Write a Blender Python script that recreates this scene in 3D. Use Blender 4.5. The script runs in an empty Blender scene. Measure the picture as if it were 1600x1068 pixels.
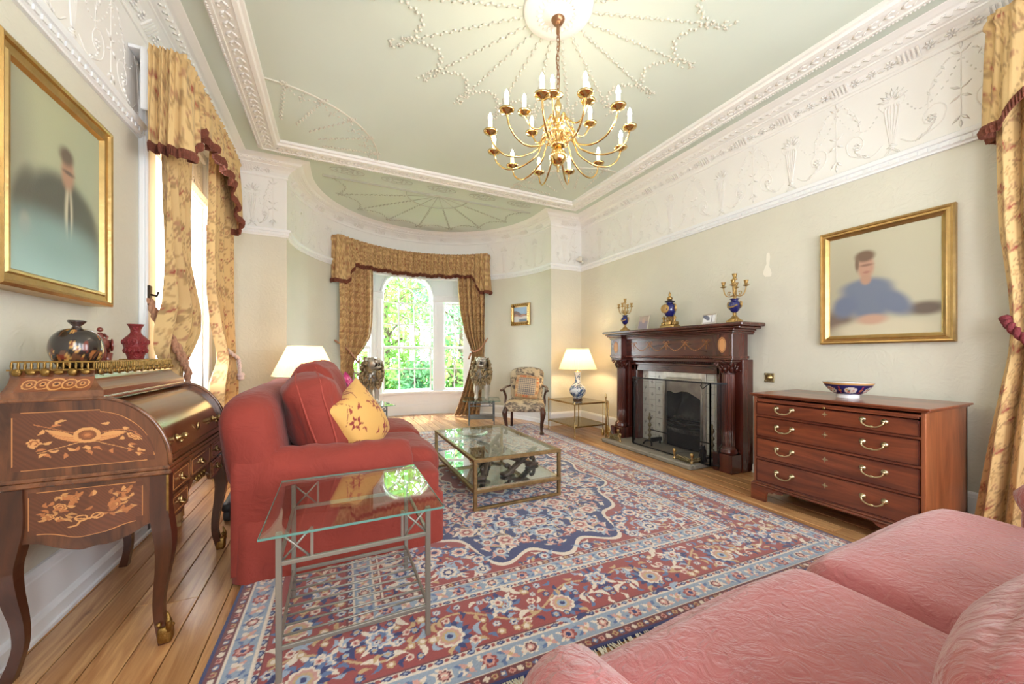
import bpy, math, random
import numpy as np
from mathutils import Vector, Matrix, noise as mnoise
PI = math.pi
random.seed(7)
RNG = np.random.default_rng(11)
SC = bpy.context.scene
COL = SC.collection

# ---------------------------------------------------------------- camera
YAW = math.radians(25.409)
cam_d = bpy.data.cameras.new('camera')
cam = bpy.data.objects.new('camera', cam_d); COL.objects.link(cam)
cam.location = (0, 0, 1.2)
cam.rotation_euler = (PI / 2, 0, -YAW)
cam_d.sensor_width = 36.0
cam_d.lens = 581.06 / 1600 * 36.0
cam_d.shift_y = (552.4 - 534.0) / 1600
cam_d.clip_start = 0.05
SC.camera = cam

# ---------------------------------------------------------------- view, sky, sun, daylight through windows added behind the camera
SC.view_settings.view_transform = 'Standard'
SC.view_settings.look = 'None'
SC.view_settings.exposure = 0.58
SC.view_settings.gamma = 1.0
SC.view_settings.use_curve_mapping = False
wd = bpy.data.worlds.new('sky'); SC.world = wd; wd.use_nodes = True
bg = wd.node_tree.nodes['Background']
bg.inputs[0].default_value = (0.90, 0.955, 1.0, 1)
bg.inputs[1].default_value = 12.0

def area(name, loc, rot, sx, sy, power, col):
    l = bpy.data.lights.new(name, 'AREA'); l.shape = 'RECTANGLE'; l.size = sx; l.size_y = sy
    l.energy = power; l.color = col
    o = bpy.data.objects.new(name, l); o.location = loc; o.rotation_euler = rot; COL.objects.link(o)
    return o
sun_d = bpy.data.lights.new('sun', 'SUN'); sun_d.energy = 7.0; sun_d.angle = 0.02; sun_d.color = (1, .95, .85)
sun = bpy.data.objects.new('sun', sun_d); sun.rotation_euler = (math.radians(-23), 0, math.radians(-14)); COL.objects.link(sun)
def portal(name, loc, rot, sx, sy):
    o = area(name, loc, rot, sx, sy, 1, (1, 1, 1)); o.data.cycles.is_portal = True   # guides sky sampling through a window; gives no light itself
WNX = (.05, 1.36, 2.67)                        # centres of three unseen windows added behind the camera for daylight
WNW, WNZ = .80, (.85, 2.55)
for x_ in WNX: portal('portal_near', (x_, -1.14, 1.7), (PI / 2, 0, 0), WNW, 1.7)
portal('portal_right', (3.89, -.37, 1.7), (0, PI / 2, 0), 1.7, .8)
portal('portal_left', (-1.52, 4.03, 2.0), (0, -PI / 2, 0), 2.1, 1.2)
portal('portal_bay', (1.31, 7.72, 1.65), (-PI / 2, 0, 0), 2.9, 2.6)

# ---------------------------------------------------------------- colour helpers
def lin(v):
    v = v / 255.0
    return v / 12.92 if v <= .04045 else ((v + .055) / 1.055) ** 2.4
def S(r, g, b): return (lin(r), lin(g), lin(b))
def SA(*a): return np.array(S(*a))

# ---------------------------------------------------------------- materials
def _n(nt, t, **kw):
    n = nt.nodes.new(t)
    for k, v in kw.items(): setattr(n, k, v)
    return n
def mat(name, col=(.5, .5, .5), rough=.5, metal=0., attr=None, spec=.5, coat=0., sheen=0., bump=None, var=None,
        emit=None, trans=0., mottle=None):
    """bump=(scale, strength, distortion, stretch) ; var=(scale, amount) ; mottle=(scale, colour2, amount)"""
    m = bpy.data.materials.new(name); m.use_nodes = True
    nt = m.node_tree; b = nt.nodes['Principled BSDF']; L = nt.links.new
    b.inputs['Base Color'].default_value = (*col, 1)
    b.inputs['Roughness'].default_value = rough
    b.inputs['Metallic'].default_value = metal
    b.inputs['Specular IOR Level'].default_value = spec
    b.inputs['Coat Weight'].default_value = coat
    b.inputs['Coat Roughness'].default_value = .12
    b.inputs['Sheen Weight'].default_value = sheen
    b.inputs['Transmission Weight'].default_value = trans
    if emit:
        b.inputs['Emission Color'].default_value = (*emit[0], 1); b.inputs['Emission Strength'].default_value = emit[1]
    src = None
    if attr:
        a = _n(nt, 'ShaderNodeAttribute', attribute_name=attr); src = a.outputs['Color']
    tc = None
    if bump or var or mottle: tc = _n(nt, 'ShaderNodeTexCoord')
    if mottle:
        nz = _n(nt, 'ShaderNodeTexNoise'); nz.inputs['Scale'].default_value = mottle[0]; nz.inputs['Detail'].default_value = 4
        L(tc.outputs['Object'], nz.inputs['Vector'])
        mx = _n(nt, 'ShaderNodeMix', data_type='RGBA')
        rp = _n(nt, 'ShaderNodeMapRange'); rp.inputs[1].default_value = .45; rp.inputs[2].default_value = .65; rp.inputs[4].default_value = mottle[2]
        L(nz.outputs['Fac'], rp.inputs[0]); L(rp.outputs[0], mx.inputs['Factor'])
        if src: L(src, mx.inputs['A'])
        else: mx.inputs['A'].default_value = (*col, 1)
        mx.inputs['B'].default_value = (*mottle[1], 1); src = mx.outputs['Result']
    if var:
        nz = _n(nt, 'ShaderNodeTexNoise'); nz.inputs['Scale'].default_value = var[0]; nz.inputs['Detail'].default_value = 5
        L(tc.outputs['Object'], nz.inputs['Vector'])
        mr = _n(nt, 'ShaderNodeMapRange'); mr.inputs[1].default_value = .3; mr.inputs[2].default_value = .7
        mr.inputs[3].default_value = 1 - var[1]; mr.inputs[4].default_value = 1 + var[1]
        L(nz.outputs['Fac'], mr.inputs[0])
        mx = _n(nt, 'ShaderNodeMix', data_type='RGBA', blend_type='MULTIPLY'); mx.inputs['Factor'].default_value = 1
        if src: L(src, mx.inputs['A'])
        else: mx.inputs['A'].default_value = (*col, 1)
        L(mr.outputs[0], mx.inputs['B']); src = mx.outputs['Result']
    if src: L(src, b.inputs['Base Color'])
    if bump:
        sc, st = bump[0], bump[1]; di = bump[2] if len(bump) > 2 else 0; strch = bump[3] if len(bump) > 3 else (1, 1, 1)
        mp = _n(nt, 'ShaderNodeMapping'); mp.inputs['Scale'].default_value = strch
        nz = _n(nt, 'ShaderNodeTexNoise'); nz.inputs['Scale'].default_value = sc; nz.inputs['Detail'].default_value = 4
        nz.inputs['Distortion'].default_value = di
        L(tc.outputs['Object'], mp.inputs[0]); L(mp.outputs[0], nz.inputs['Vector'])
        bp = _n(nt, 'ShaderNodeBump'); bp.inputs['Strength'].default_value = st; bp.inputs['Distance'].default_value = .01
        L(nz.outputs['Fac'], bp.inputs['Height']); L(bp.outputs[0], b.inputs['Normal'])
    return m
def wood(name, dark, light, axis=1, scale=9, stretch=10, rough=.32, coat=.25, knots=False, rnd=.0, bump=.08):
    m = bpy.data.materials.new(name); m.use_nodes = True
    nt = m.node_tree; b = nt.nodes['Principled BSDF']; L = nt.links.new
    tc = _n(nt, 'ShaderNodeTexCoord'); mp = _n(nt, 'ShaderNodeMapping')
    s = [1.0, 1.0, 1.0]; s[axis] = 1.0 / stretch; mp.inputs['Scale'].default_value = s
    oi = _n(nt, 'ShaderNodeObjectInfo')
    ad = _n(nt, 'ShaderNodeVectorMath', operation='ADD')
    cb = _n(nt, 'ShaderNodeMath', operation='MULTIPLY'); cb.inputs[1].default_value = 37.0
    L(oi.outputs['Random'], cb.inputs[0]); L(tc.outputs['Object'], ad.inputs[0]); L(cb.outputs[0], ad.inputs[1])
    L(ad.outputs[0], mp.inputs[0])
    nz = _n(nt, 'ShaderNodeTexNoise'); nz.inputs['Scale'].default_value = scale; nz.inputs['Detail'].default_value = 6; nz.inputs['Distortion'].default_value = 1.6
    nz.inputs['Roughness'].default_value = .62
    L(mp.outputs[0], nz.inputs['Vector'])
    rp = _n(nt, 'ShaderNodeValToRGB'); rp.color_ramp.elements[0].position = .34; rp.color_ramp.elements[1].position = .66
    rp.color_ramp.elements[0].color = (*dark, 1); rp.color_ramp.elements[1].color = (*light, 1)
    L(nz.outputs['Fac'], rp.inputs[0]); src = rp.outputs[0]
    if knots:
        vo = _n(nt, 'ShaderNodeTexVoronoi'); vo.inputs['Scale'].default_value = 2.6
        mp2 = _n(nt, 'ShaderNodeMapping'); mp2.inputs['Scale'].default_value = (1.6, .8, 1)
        L(ad.outputs[0], mp2.inputs[0]); L(mp2.outputs[0], vo.inputs['Vector'])
        k = _n(nt, 'ShaderNodeMapRange'); k.inputs[1].default_value = .03; k.inputs[2].default_value = .075; k.inputs[3].default_value = .85; k.inputs[4].default_value = 0
        L(vo.outputs['Distance'], k.inputs[0])
        mx = _n(nt, 'ShaderNodeMix', data_type='RGBA'); L(k.outputs[0], mx.inputs['Factor']); L(src, mx.inputs['A'])
        mx.inputs['B'].default_value = (dark[0] * .35, dark[1] * .3, dark[2] * .3, 1); src = mx.outputs['Result']
    if rnd:
        mr = _n(nt, 'ShaderNodeMapRange'); mr.inputs[3].default_value = 1 - rnd; mr.inputs[4].default_value = 1 + rnd
        L(oi.outputs['Random'], mr.inputs[0])
        mx = _n(nt, 'ShaderNodeMix', data_type='RGBA', blend_type='MULTIPLY'); mx.inputs['Factor'].default_value = 1
        L(src, mx.inputs['A']); L(mr.outputs[0], mx.inputs['B']); src = mx.outputs['Result']
    L(src, b.inputs['Base Color']); b.inputs['Roughness'].default_value = rough
    b.inputs['Coat Weight'].default_value = coat; b.inputs['Coat Roughness'].default_value = .15
    if bump:
        bp = _n(nt, 'ShaderNodeBump'); bp.inputs['Strength'].default_value = bump; bp.inputs['Distance'].default_value = .004
        L(nz.outputs['Fac'], bp.inputs['Height']); L(bp.outputs[0], b.inputs['Normal'])
    return m
def thin_glass(name, tint=(.95, 1, .98), gloss=.06, rough=0.0, ior=1.5):
    m = bpy.data.materials.new(name); m.use_nodes = True; nt = m.node_tree; L = nt.links.new
    nt.nodes.remove(nt.nodes['Principled BSDF']); out = nt.nodes['Material Output']
    t = _n(nt, 'ShaderNodeBsdfTransparent'); t.inputs[0].default_value = (*tint, 1)
    g = _n(nt, 'ShaderNodeBsdfGlossy'); g.inputs['Roughness'].default_value = rough
    fc = _n(nt, 'ShaderNodeLayerWeight'); fc.inputs['Blend'].default_value = .5
    lw = _n(nt, 'ShaderNodeMath', operation='POWER'); lw.inputs[1].default_value = 4.0
    L(fc.outputs['Facing'], lw.inputs[0])
    ad = _n(nt, 'ShaderNodeMath', operation='MULTIPLY_ADD', use_clamp=True); ad.inputs[1].default_value = .75; ad.inputs[2].default_value = gloss
    mx = _n(nt, 'ShaderNodeMixShader')
    L(lw.outputs[0], ad.inputs[0]); L(ad.outputs[0], mx.inputs[0]); L(t.outputs[0], mx.inputs[1]); L(g.outputs[0], mx.inputs[2])
    L(mx.outputs[0], out.inputs[0]); return m
def shade_mat(name, col, trl=.55, glow=0):
    m = bpy.data.materials.new(name); m.use_nodes = True; nt = m.node_tree; L = nt.links.new
    nt.nodes.remove(nt.nodes['Principled BSDF']); out = nt.nodes['Material Output']
    d = _n(nt, 'ShaderNodeBsdfDiffuse'); d.inputs[0].default_value = (*col, 1)
    t = _n(nt, 'ShaderNodeBsdfTranslucent'); t.inputs[0].default_value = (*col, 1)
    mx = _n(nt, 'ShaderNodeMixShader'); mx.inputs[0].default_value = trl
    L(d.outputs[0], mx.inputs[1]); L(t.outputs[0], mx.inputs[2]); L(mx.outputs[0], out.inputs[0]); return m

# ---------------------------------------------------------------- object helpers
OFF = {}
def tag(o, label=None, cat=None, group=None, kind=None):
    if label: o['label'] = label
    if cat: o['category'] = cat
    if group: o['group'] = group
    if kind: o['kind'] = kind
    return o
def thing(name, label, cat, loc=(0, 0, 0), group=None, rz=0, local=False):
    """An Empty at the thing's base. Parts are written in world coordinates unless local=True."""
    o = bpy.data.objects.new(name, None); COL.objects.link(o); o.location = loc; o.rotation_euler = (0, 0, rz)
    o.empty_display_size = .1
    OFF[o.name] = Vector((0, 0, 0)) if local else Vector(loc)
    return tag(o, label, cat, group)
def dup(root, loc=None, rz=None, label=None):
    r = root.copy(); COL.objects.link(r)
    if loc is not None: r.location = loc
    if rz is not None: r.rotation_euler = (0, 0, rz)
    if label: r['label'] = label
    for ch in list(root.children):
        c = ch.copy(); COL.objects.link(c); c.parent = r
        for g in list(ch.children):
            d = g.copy(); COL.objects.link(d); d.parent = c
    return r
def link_mesh(name, me, m, parent=None, kind=None):
    o = bpy.data.objects.new(name, me); COL.objects.link(o)
    if m is not None: me.materials.append(m)
    if parent is not None:
        o.parent = parent; off = OFF.get(parent.name, Vector((0, 0, 0))); OFF[o.name] = off
        if off.length: me.transform(Matrix.Translation(-off))
    else:
        n = len(me.vertices); a = np.empty(n * 3, 'f'); me.vertices.foreach_get('co', a); a = a.reshape(-1, 3)
        mn, mx = a.min(0), a.max(0); off = Vector(((mn[0] + mx[0]) / 2, (mn[1] + mx[1]) / 2, mn[2]))
        if kind == 'structure': off = Vector((0, 0, 0))
        me.transform(Matrix.Translation(-off)); o.location = off; OFF[o.name] = off
    if kind: o['kind'] = kind
    return o
class MB:
    def __init__(s): s.v = []; s.f = []; s.sm = []
    def add(s, vs, fs, smooth=False):
        k = len(s.v); s.v += [tuple(p) for p in vs]
        for f in fs: s.f.append(tuple(i + k for i in f)); s.sm.append(smooth)
        return s
    def box(s, x0, x1, y0, y1, z0, z1, b=0.0, M=None):
        if x0 > x1: x0, x1 = x1, x0
        if y0 > y1: y0, y1 = y1, y0
        if z0 > z1: z0, z1 = z1, z0
        b = min(b, (x1 - x0) * .45, (y1 - y0) * .45, (z1 - z0) * .45)
        if b <= 0:
            vs = [(x, y, z) for x in (x0, x1) for y in (y0, y1) for z in (z0, z1)]
            fs = [(0, 1, 3, 2), (4, 6, 7, 5), (0, 4, 5, 1), (2, 3, 7, 6), (0, 2, 6, 4), (1, 5, 7, 3)]
        else:
            vs = []; idx = {}
            X, Y, Z = (x0, x1), (y0, y1), (z0, z1)
            for i in (0, 1):
                for j in (0, 1):
                    for k in (0, 1):
                        sx, sy, sz = (b, -b)[i], (b, -b)[j], (b, -b)[k]
                        idx[i, j, k, 0] = len(vs); vs.append((X[i], Y[j] + sy, Z[k] + sz))
                        idx[i, j, k, 1] = len(vs); vs.append((X[i] + sx, Y[j], Z[k] + sz))
                        idx[i, j, k, 2] = len(vs); vs.append((X[i] + sx, Y[j] + sy, Z[k]))
            fs = []
            for i in (0, 1):
                q = [idx[i, 0, 0, 0], idx[i, 1, 0, 0], idx[i, 1, 1, 0], idx[i, 0, 1, 0]]; fs.append(q if i else q[::-1])
                q = [idx[0, i, 0, 1], idx[1, i, 0, 1], idx[1, i, 1, 1], idx[0, i, 1, 1]]; fs.append(q[::-1] if i else q)
                q = [idx[0, 0, i, 2], idx[1, 0, i, 2], idx[1, 1, i, 2], idx[0, 1, i, 2]]; fs.append(q if i else q[::-1])
            for i in (0, 1):
                for j in (0, 1):
                    q = [idx[i, j, 0, 0], idx[i, j, 1, 0], idx[i, j, 1, 1], idx[i, j, 0, 1]]; fs.append(q if i == j else q[::-1])
                    q = [idx[i, 0, j, 0], idx[i, 1, j, 0], idx[i, 1, j, 2], idx[i, 0, j, 2]]; fs.append(q[::-1] if i == j else q)
                    q = [idx[0, i, j, 1], idx[1, i, j, 1], idx[1, i, j, 2], idx[0, i, j, 2]]; fs.append(q if i == j else q[::-1])
                    for k in (0, 1):
                        q = [idx[i, j, k, 0], idx[i, j, k, 1], idx[i, j, k, 2]]; fs.append(q if (i + j + k) % 2 else q[::-1])
        if M is not None: vs = [M @ Vector(p) for p in vs]
        return s.add(vs, fs)
    def bar(s, p0, p1, w, h=None, up=(0, 0, 1), b=0):
        p0, p1 = Vector(p0), Vector(p1); d = p1 - p0; L = d.length
        if L < 1e-6: return s
        h = h or w; d.normalize(); u = Vector(up)
        if abs(d.dot(u)) > .98: u = Vector((1, 0, 0)) if abs(d.x) < .9 else Vector((0, 1, 0))
        x = d.cross(u).normalized(); u = x.cross(d).normalized()
        M = Matrix(((x.x, d.x, u.x, p0.x), (x.y, d.y, u.y, p0.y), (x.z, d.z, u.z, p0.z), (0, 0, 0, 1)))
        return s.box(-w / 2, w / 2, 0, L, -h / 2, h / 2, b, M)
    def tube(s, pts, r, n=8, caps=True, closed=False, flat=(1, 1), up=None, smooth=True, ph=0):
        P = [Vector(p) for p in pts]; N = len(P)
        rs = r if isinstance(r, (list, tuple)) else [r] * N
        T = []
        for i in range(N):
            if closed: t = P[(i + 1) % N] - P[i - 1]
            else: t = P[min(i + 1, N - 1)] - P[max(i - 1, 0)]
            T.append(t.normalized() if t.length > 1e-9 else Vector((0, 0, 1)))
        u = Vector(up) if up else (Vector((0, 0, 1)) if abs(T[0].z) < .9 else Vector((1, 0, 0)))
        vs = []
        for i in range(N):
            x = T[i].cross(u)
            if x.length < 1e-4: x = T[i].cross(Vector((0.3, 1, .2)))
            x.normalize(); u2 = x.cross(T[i]).normalized()
            if not up: u = u2
            for k in range(n):
                a = 2 * PI * k / n + ph
                vs.append(P[i] + x * (rs[i] * flat[0] * math.cos(a)) + u2 * (rs[i] * flat[1] * math.sin(a)))
        fs = []
        for i in range(N if closed else N - 1):
            j = (i + 1) % N
            for k in range(n):
                fs.append((i * n + k, i * n + (k + 1) % n, j * n + (k + 1) % n, j * n + k))
        if caps and not closed: fs += [tuple(range(n))[::-1], tuple(range((N - 1) * n, N * n))]
        return s.add(vs, fs, smooth)
    def lathe(s, prof, n=24, c=(0, 0, 0), M=None, smooth=True, a0=0, mod=None):
        vs = []; c = Vector(c)
        for r, z in prof:
            for k in range(n):
                a = 2 * PI * k / n + a0; q = r * (mod(a, z) if mod else 1)
                vs.append(Vector((q * math.cos(a), q * math.sin(a), z)))
        if M is not None: vs = [M @ p for p in vs]
        vs = [p + c for p in vs]
        fs = []
        for i in range(len(prof) - 1):
            for k in range(n): fs.append((i * n + k, i * n + (k + 1) % n, (i + 1) * n + (k + 1) % n, (i + 1) * n + k))
        if prof[0][0] > 1e-5: fs.append(tuple(range(n))[::-1])
        if prof[-1][0] > 1e-5: fs.append(tuple(range((len(prof) - 1) * n, len(prof) * n)))
        return s.add(vs, fs, smooth)
    def ell(s, c, r, nu=12, nv=8, M=None, e=1.0):
        if not isinstance(r, (tuple, list)): r = (r, r, r)
        vs = []; fs = []
        pw = lambda t: math.copysign(abs(t) ** e, t)
        for i in range(nv + 1):
            th = PI * i / nv
            for k in range(nu):
                a = 2 * PI * k / nu
                p = Vector((r[0] * pw(math.sin(th)) * pw(math.cos(a)), r[1] * pw(math.sin(th)) * pw(math.sin(a)), -r[2] * pw(math.cos(th))))
                if M is not None: p = M @ p
                vs.append(p + Vector(c))
        for i in range(nv):
            for k in range(nu): fs.append((i * nu + k, i * nu + (k + 1) % nu, (i + 1) * nu + (k + 1) % nu, (i + 1) * nu + k))
        return s.add(vs, fs, True)
    def octa(s, c, d, l, w, h, up):
        """small leaf or bead: 6 vertices, long axis d"""
        c = Vector(c); d = Vector(d).normalized(); u = Vector(up); x = d.cross(u)
        x.normalize(); u = x.cross(d)
        return s.add([c + d * l, c - d * l, c + x * w, c - x * w, c + u * h, c - u * h],
                     [(0, 2, 4), (2, 1, 4), (1, 3, 4), (3, 0, 4), (2, 0, 5), (1, 2, 5), (3, 1, 5), (0, 3, 5)], True)
    def prism(s, poly, f, t0, t1, smooth=False):
        """poly in (u,v); f(u,v,t) -> xyz"""
        n = len(poly); vs = [f(u, v, t0) for u, v in poly] + [f(u, v, t1) for u, v in poly]
        fs = [tuple(range(n))[::-1], tuple(range(n, 2 * n))] + [(i, (i + 1) % n, n + (i + 1) % n, n + i) for i in range(n)]
        return s.add(vs, fs, smooth)
    def surf(s, nu, nv, f, closeu=False, smooth=True, flip=False):
        vs = [f(i / (nu if closeu else nu - 1), j / (nv - 1)) for j in range(nv) for i in range(nu)]
        fs = []
        for j in range(nv - 1):
            for i in range(nu if closeu else nu - 1):
                q = (j * nu + i, j * nu + (i + 1) % nu, (j + 1) * nu + (i + 1) % nu, (j + 1) * nu + i)
                fs.append(q[::-1] if flip else q)
        return s.add(vs, fs, smooth)
    def rbox(s, c, size, r, n=8, bulge=(0, 0, 0), M=None, nf=None):
        """rounded box; bulge swells the middle of each pair of faces; nf(p) optional displacement"""
        hx, hy, hz = size[0] / 2, size[1] / 2, size[2] / 2
        c = Vector(c); vs = []; fs = []; key = {}
        def pt(p):
            k = (round(p[0], 5), round(p[1], 5), round(p[2], 5))
            if k in key: return key[k]
            q = Vector((max(-hx + r, min(hx - r, p[0] * hx)), max(-hy + r, min(hy - r, p[1] * hy)), max(-hz + r, min(hz - r, p[2] * hz))))
            o = Vector((p[0] * hx, p[1] * hy, p[2] * hz))
            d = o - q
            if d.length > 1e-9: o = q + d.normalized() * r
            a, b_, e = p
            o.x += bulge[0] * a * (1 - b_ * b_) * (1 - e * e); o.y += bulge[1] * b_ * (1 - a * a) * (1 - e * e)
            o.z += bulge[2] * e * (1 - a * a) * (1 - b_ * b_)
            if nf: o = nf(o, Vector(p))
            if M is not None: o = M @ o
            key[k] = len(vs); vs.append(o + c); return key[k]
        t = [math.sin(PI / 2 * (-1 + 2 * i / n)) * .55 + (-1 + 2 * i / n) * .45 for i in range(n + 1)]
        for ax in range(3):
            for sg in (-1, 1):
                for i in range(n):
                    for j in range(n):
                        q = []
                        for (a, b_) in ((i, j), (i + 1, j), (i + 1, j + 1), (i, j + 1)):
                            p = [0, 0, 0]; p[ax] = sg; p[(ax + 1) % 3] = t[a]; p[(ax + 2) % 3] = t[b_]
                            q.append(pt(p))
                        fs.append(tuple(q) if sg > 0 else tuple(q[::-1]))
        return s.add(vs, fs, True)
    def obj(s, name, m, parent=None, kind=None, label=None):
        me = bpy.data.meshes.new(name); me.from_pydata([tuple(p) for p in s.v], [], s.f)
        me.polygons.foreach_set('use_smooth', s.sm); me.update()
        o = link_mesh(name, me, m, parent, kind)
        if label: o['label'] = label
        return o
def grid_obj(name, XYZ, colr, m, parent=None, kind=None, smooth=True, flip=False, label=None, closeu=False):
    """XYZ (nv,nu,3) array, colr (nv,nu,3) or None -> mesh grid with colour attribute 'Col'"""
    nv, nu = XYZ.shape[:2]
    co = XYZ.reshape(-1, 3).astype('f')
    idx = np.arange(nv * nu).reshape(nv, nu)
    if closeu: idx = np.concatenate([idx, idx[:, :1]], 1)
    q = np.stack([idx[:-1, :-1], idx[:-1, 1:], idx[1:, 1:], idx[1:, :-1]], -1).reshape(-1, 4)
    if flip: q = q[:, ::-1]
    nf = len(q); me = bpy.data.meshes.new(name)
    me.vertices.add(len(co)); me.vertices.foreach_set('co', co.ravel())
    me.loops.add(nf * 4); me.loops.foreach_set('vertex_index', q.ravel().astype('i'))
    me.polygons.add(nf); me.polygons.foreach_set('loop_start', np.arange(0, nf * 4, 4, dtype='i'))
    me.polygons.foreach_set('use_smooth', np.full(nf, smooth))
    me.update(calc_edges=True); me.validate()
    if colr is not None:
        a = me.color_attributes.new('Col', 'FLOAT_COLOR', 'POINT')
        c4 = np.ones((nv * nu, 4), 'f'); c4[:, :3] = colr.reshape(-1, 3); a.data.foreach_set('color', c4.ravel())
    o = link_mesh(name, me, m, parent, kind)
    if label: o['label'] = label
    return o
def catmull(pts, n=8, closed=False):
    P = [Vector(p) for p in pts]; N = len(P); out = []
    rng = range(N) if closed else range(N - 1)
    for i in rng:
        p0 = P[i - 1] if (closed or i > 0) else P[0] * 2 - P[1]
        p1 = P[i]; p2 = P[(i + 1) % N]
        p3 = P[(i + 2) % N] if (closed or i + 2 < N) else P[-1] * 2 - P[-2]
        for k in range(n):
            t = k / n
            out.append(.5 * ((2 * p1) + (p2 - p0) * t + (2 * p0 - 5 * p1 + 4 * p2 - p3) * t * t + (3 * p1 - p0 - 3 * p2 + p3) * t ** 3))
    if not closed: out.append(P[-1])
    return out
def sweep(mb, path, prof, closed=False, smooth=False):
    """path 2-D (x,y); prof [(offset to the left of travel, z)]"""
    P = [Vector(p) for p in path]; N = len(P); vs = []
    for i in range(N):
        a = P[i] - P[i - 1] if (closed or i > 0) else P[1] - P[0]
        b = P[(i + 1) % N] - P[i] if (closed or i < N - 1) else P[-1] - P[-2]
        a.normalize(); b.normalize()
        na, nb = Vector((-a.y, a.x)), Vector((-b.y, b.x)); m = (na + nb)
        m = m / max(.2, m.length_squared) * 2
        for o, z in prof: vs.append((P[i].x + m.x * o, P[i].y + m.y * o, z))
    k = len(prof); fs = []
    for i in range(N if closed else N - 1):
        j = (i + 1) % N
        for q in range(k - 1): fs.append((i * k + q, j * k + q, j * k + q + 1, i * k + q + 1))
    return mb.add(vs, fs, smooth)

# ---------------------------------------------------------------- pattern canvas (patterns woven or inlaid in a surface)
class Canvas:
    def __init__(s, w, h, ppm, base, wrap=False):
        s.ppm = ppm; s.nx = int(round(w * ppm)); s.ny = int(round(h * ppm)); s.w = w; s.h = h; s.wrap = wrap
        s.a = np.empty((s.ny, s.nx, 3)); s.a[:] = base
    def win(s, x, y, r):
        k = int(r * s.ppm) + 2; cx = int(x * s.ppm); cy = int(y * s.ppm)
        ii = np.arange(cx - k, cx + k + 1); jj = np.arange(cy - k, cy + k + 1)
        X = (ii + .5) / s.ppm - x; Y = (jj + .5) / s.ppm - y
        if s.wrap: return np.mod(ii, s.nx), np.mod(jj, s.ny), X[None, :], Y[:, None]
        a = (ii >= 0) & (ii < s.nx); b = (jj >= 0) & (jj < s.ny)
        return ii[a], jj[b], X[a][None, :], Y[b][:, None]
    def put(s, ii, jj, m, col):
        if len(ii) == 0 or len(jj) == 0: return
        sub = s.a[np.ix_(jj, ii)]; sub[m] = col; s.a[np.ix_(jj, ii)] = sub
    def disc(s, x, y, r, col, ry=None):
        ii, jj, X, Y = s.win(x, y, max(r, ry or r)); s.put(ii, jj, (X / r) ** 2 + (Y / (ry or r)) ** 2 < 1, col)
    def leaf(s, x, y, ln, wd, ang, col, bend=0):
        ii, jj, X, Y = s.win(x, y, ln); c, sn = math.cos(ang), math.sin(ang)
        u = (X * c + Y * sn) / ln; v = (-X * sn + Y * c) + bend * u * u * ln
        s.put(ii, jj, (np.abs(u) < 1) & (np.abs(v) < wd * (1 - u * u) * (1 - .35 * u)), col)
    def ros(s, x, y, r, ang, cols, n=8, amp=.22):
        ii, jj, X, Y = s.win(x, y, r * 1.1); R = np.hypot(X, Y); T = np.arctan2(Y, X) + ang
        for k, col in enumerate(cols):
            f = 1 - k / len(cols); q = amp if k < len(cols) - 1 else 0
            s.put(ii, jj, R < r * f * (1 - q + q * np.abs(np.cos(T * n / 2))), col)
    def line(s, pts, wd, col):
        P = [np.array(p, float) for p in pts]
        for a, b in zip(P[:-1], P[1:]):
            n = max(1, int(np.hypot(*(b - a)) * s.ppm / 1.2))
            for k in range(n + 1):
                q = a + (b - a) * k / n
                s.disc(q[0], q[1], wd, col)
    def sample(s, U, V):
        i = np.floor(U * s.ppm).astype(int); j = np.floor(V * s.ppm).astype(int)
        if s.wrap: i %= s.nx; j %= s.ny
        else: i = np.clip(i, 0, s.nx - 1); j = np.clip(j, 0, s.ny - 1)
        return s.a[j, i]
# ================================================================ ROOM
XL, XR, YF, YN, ZC = -1.18, 3.867, 5.33, -1.12, 3.5
BX, BY, BR = 1.358, 5.33, 1.90
ZR0, ZR1, ZB = 2.625, 2.715, 3.34
M_wall = mat('sage_embossed_wallpaper', S(213, 209, 194), .62, bump=(10, .42, 3.2), var=(2.0, .03))
M_white = mat('white_paint', S(236, 237, 239), .38, bump=(30, .05))
M_plaster = mat('white_plaster', S(238, 235, 231), .6, bump=(40, .08))
M_orn = mat('white_plaster_ornament', S(237, 233, 228), .6)
M_ceil = mat('pale_green_ceiling_paint', S(207, 215, 203), .7, var=(1.5, .02))
M_fan = mat('cream_plaster_relief', S(214, 209, 194), .6)
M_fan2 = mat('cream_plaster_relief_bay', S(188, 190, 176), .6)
M_pine = wood('pine_floorboard', S(160, 107, 65), S(213, 166, 116), axis=1, scale=13, stretch=12, rough=.3, coat=.3, knots=True, rnd=.13)
M_dark = mat('dark_gap', (.012, .008, .006), .9)

def BP(th, r, z):
    a = math.radians(th); return (BX + r * math.cos(a), BY + r * math.sin(a), z)
def rect_wall(mb, f, u0, u1, z0, z1, holes=()):
    """f(u,z)->xyz, rectangular holes (u0,u1,z0,z1)"""
    us = sorted({u0, u1, *[h[0] for h in holes], *[h[1] for h in holes]}); zs = sorted({z0, z1, *[h[2] for h in holes], *[h[3] for h in holes]})
    for a, b in zip(us[:-1], us[1:]):
        for c, d in zip(zs[:-1], zs[1:]):
            if any(h[0] <= a and b <= h[1] and h[2] <= c and d <= h[3] for h in holes): continue
            mb.add([f(a, c), f(b, c), f(b, d), f(a, d)], [(0, 1, 2, 3)])
    return mb
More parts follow.
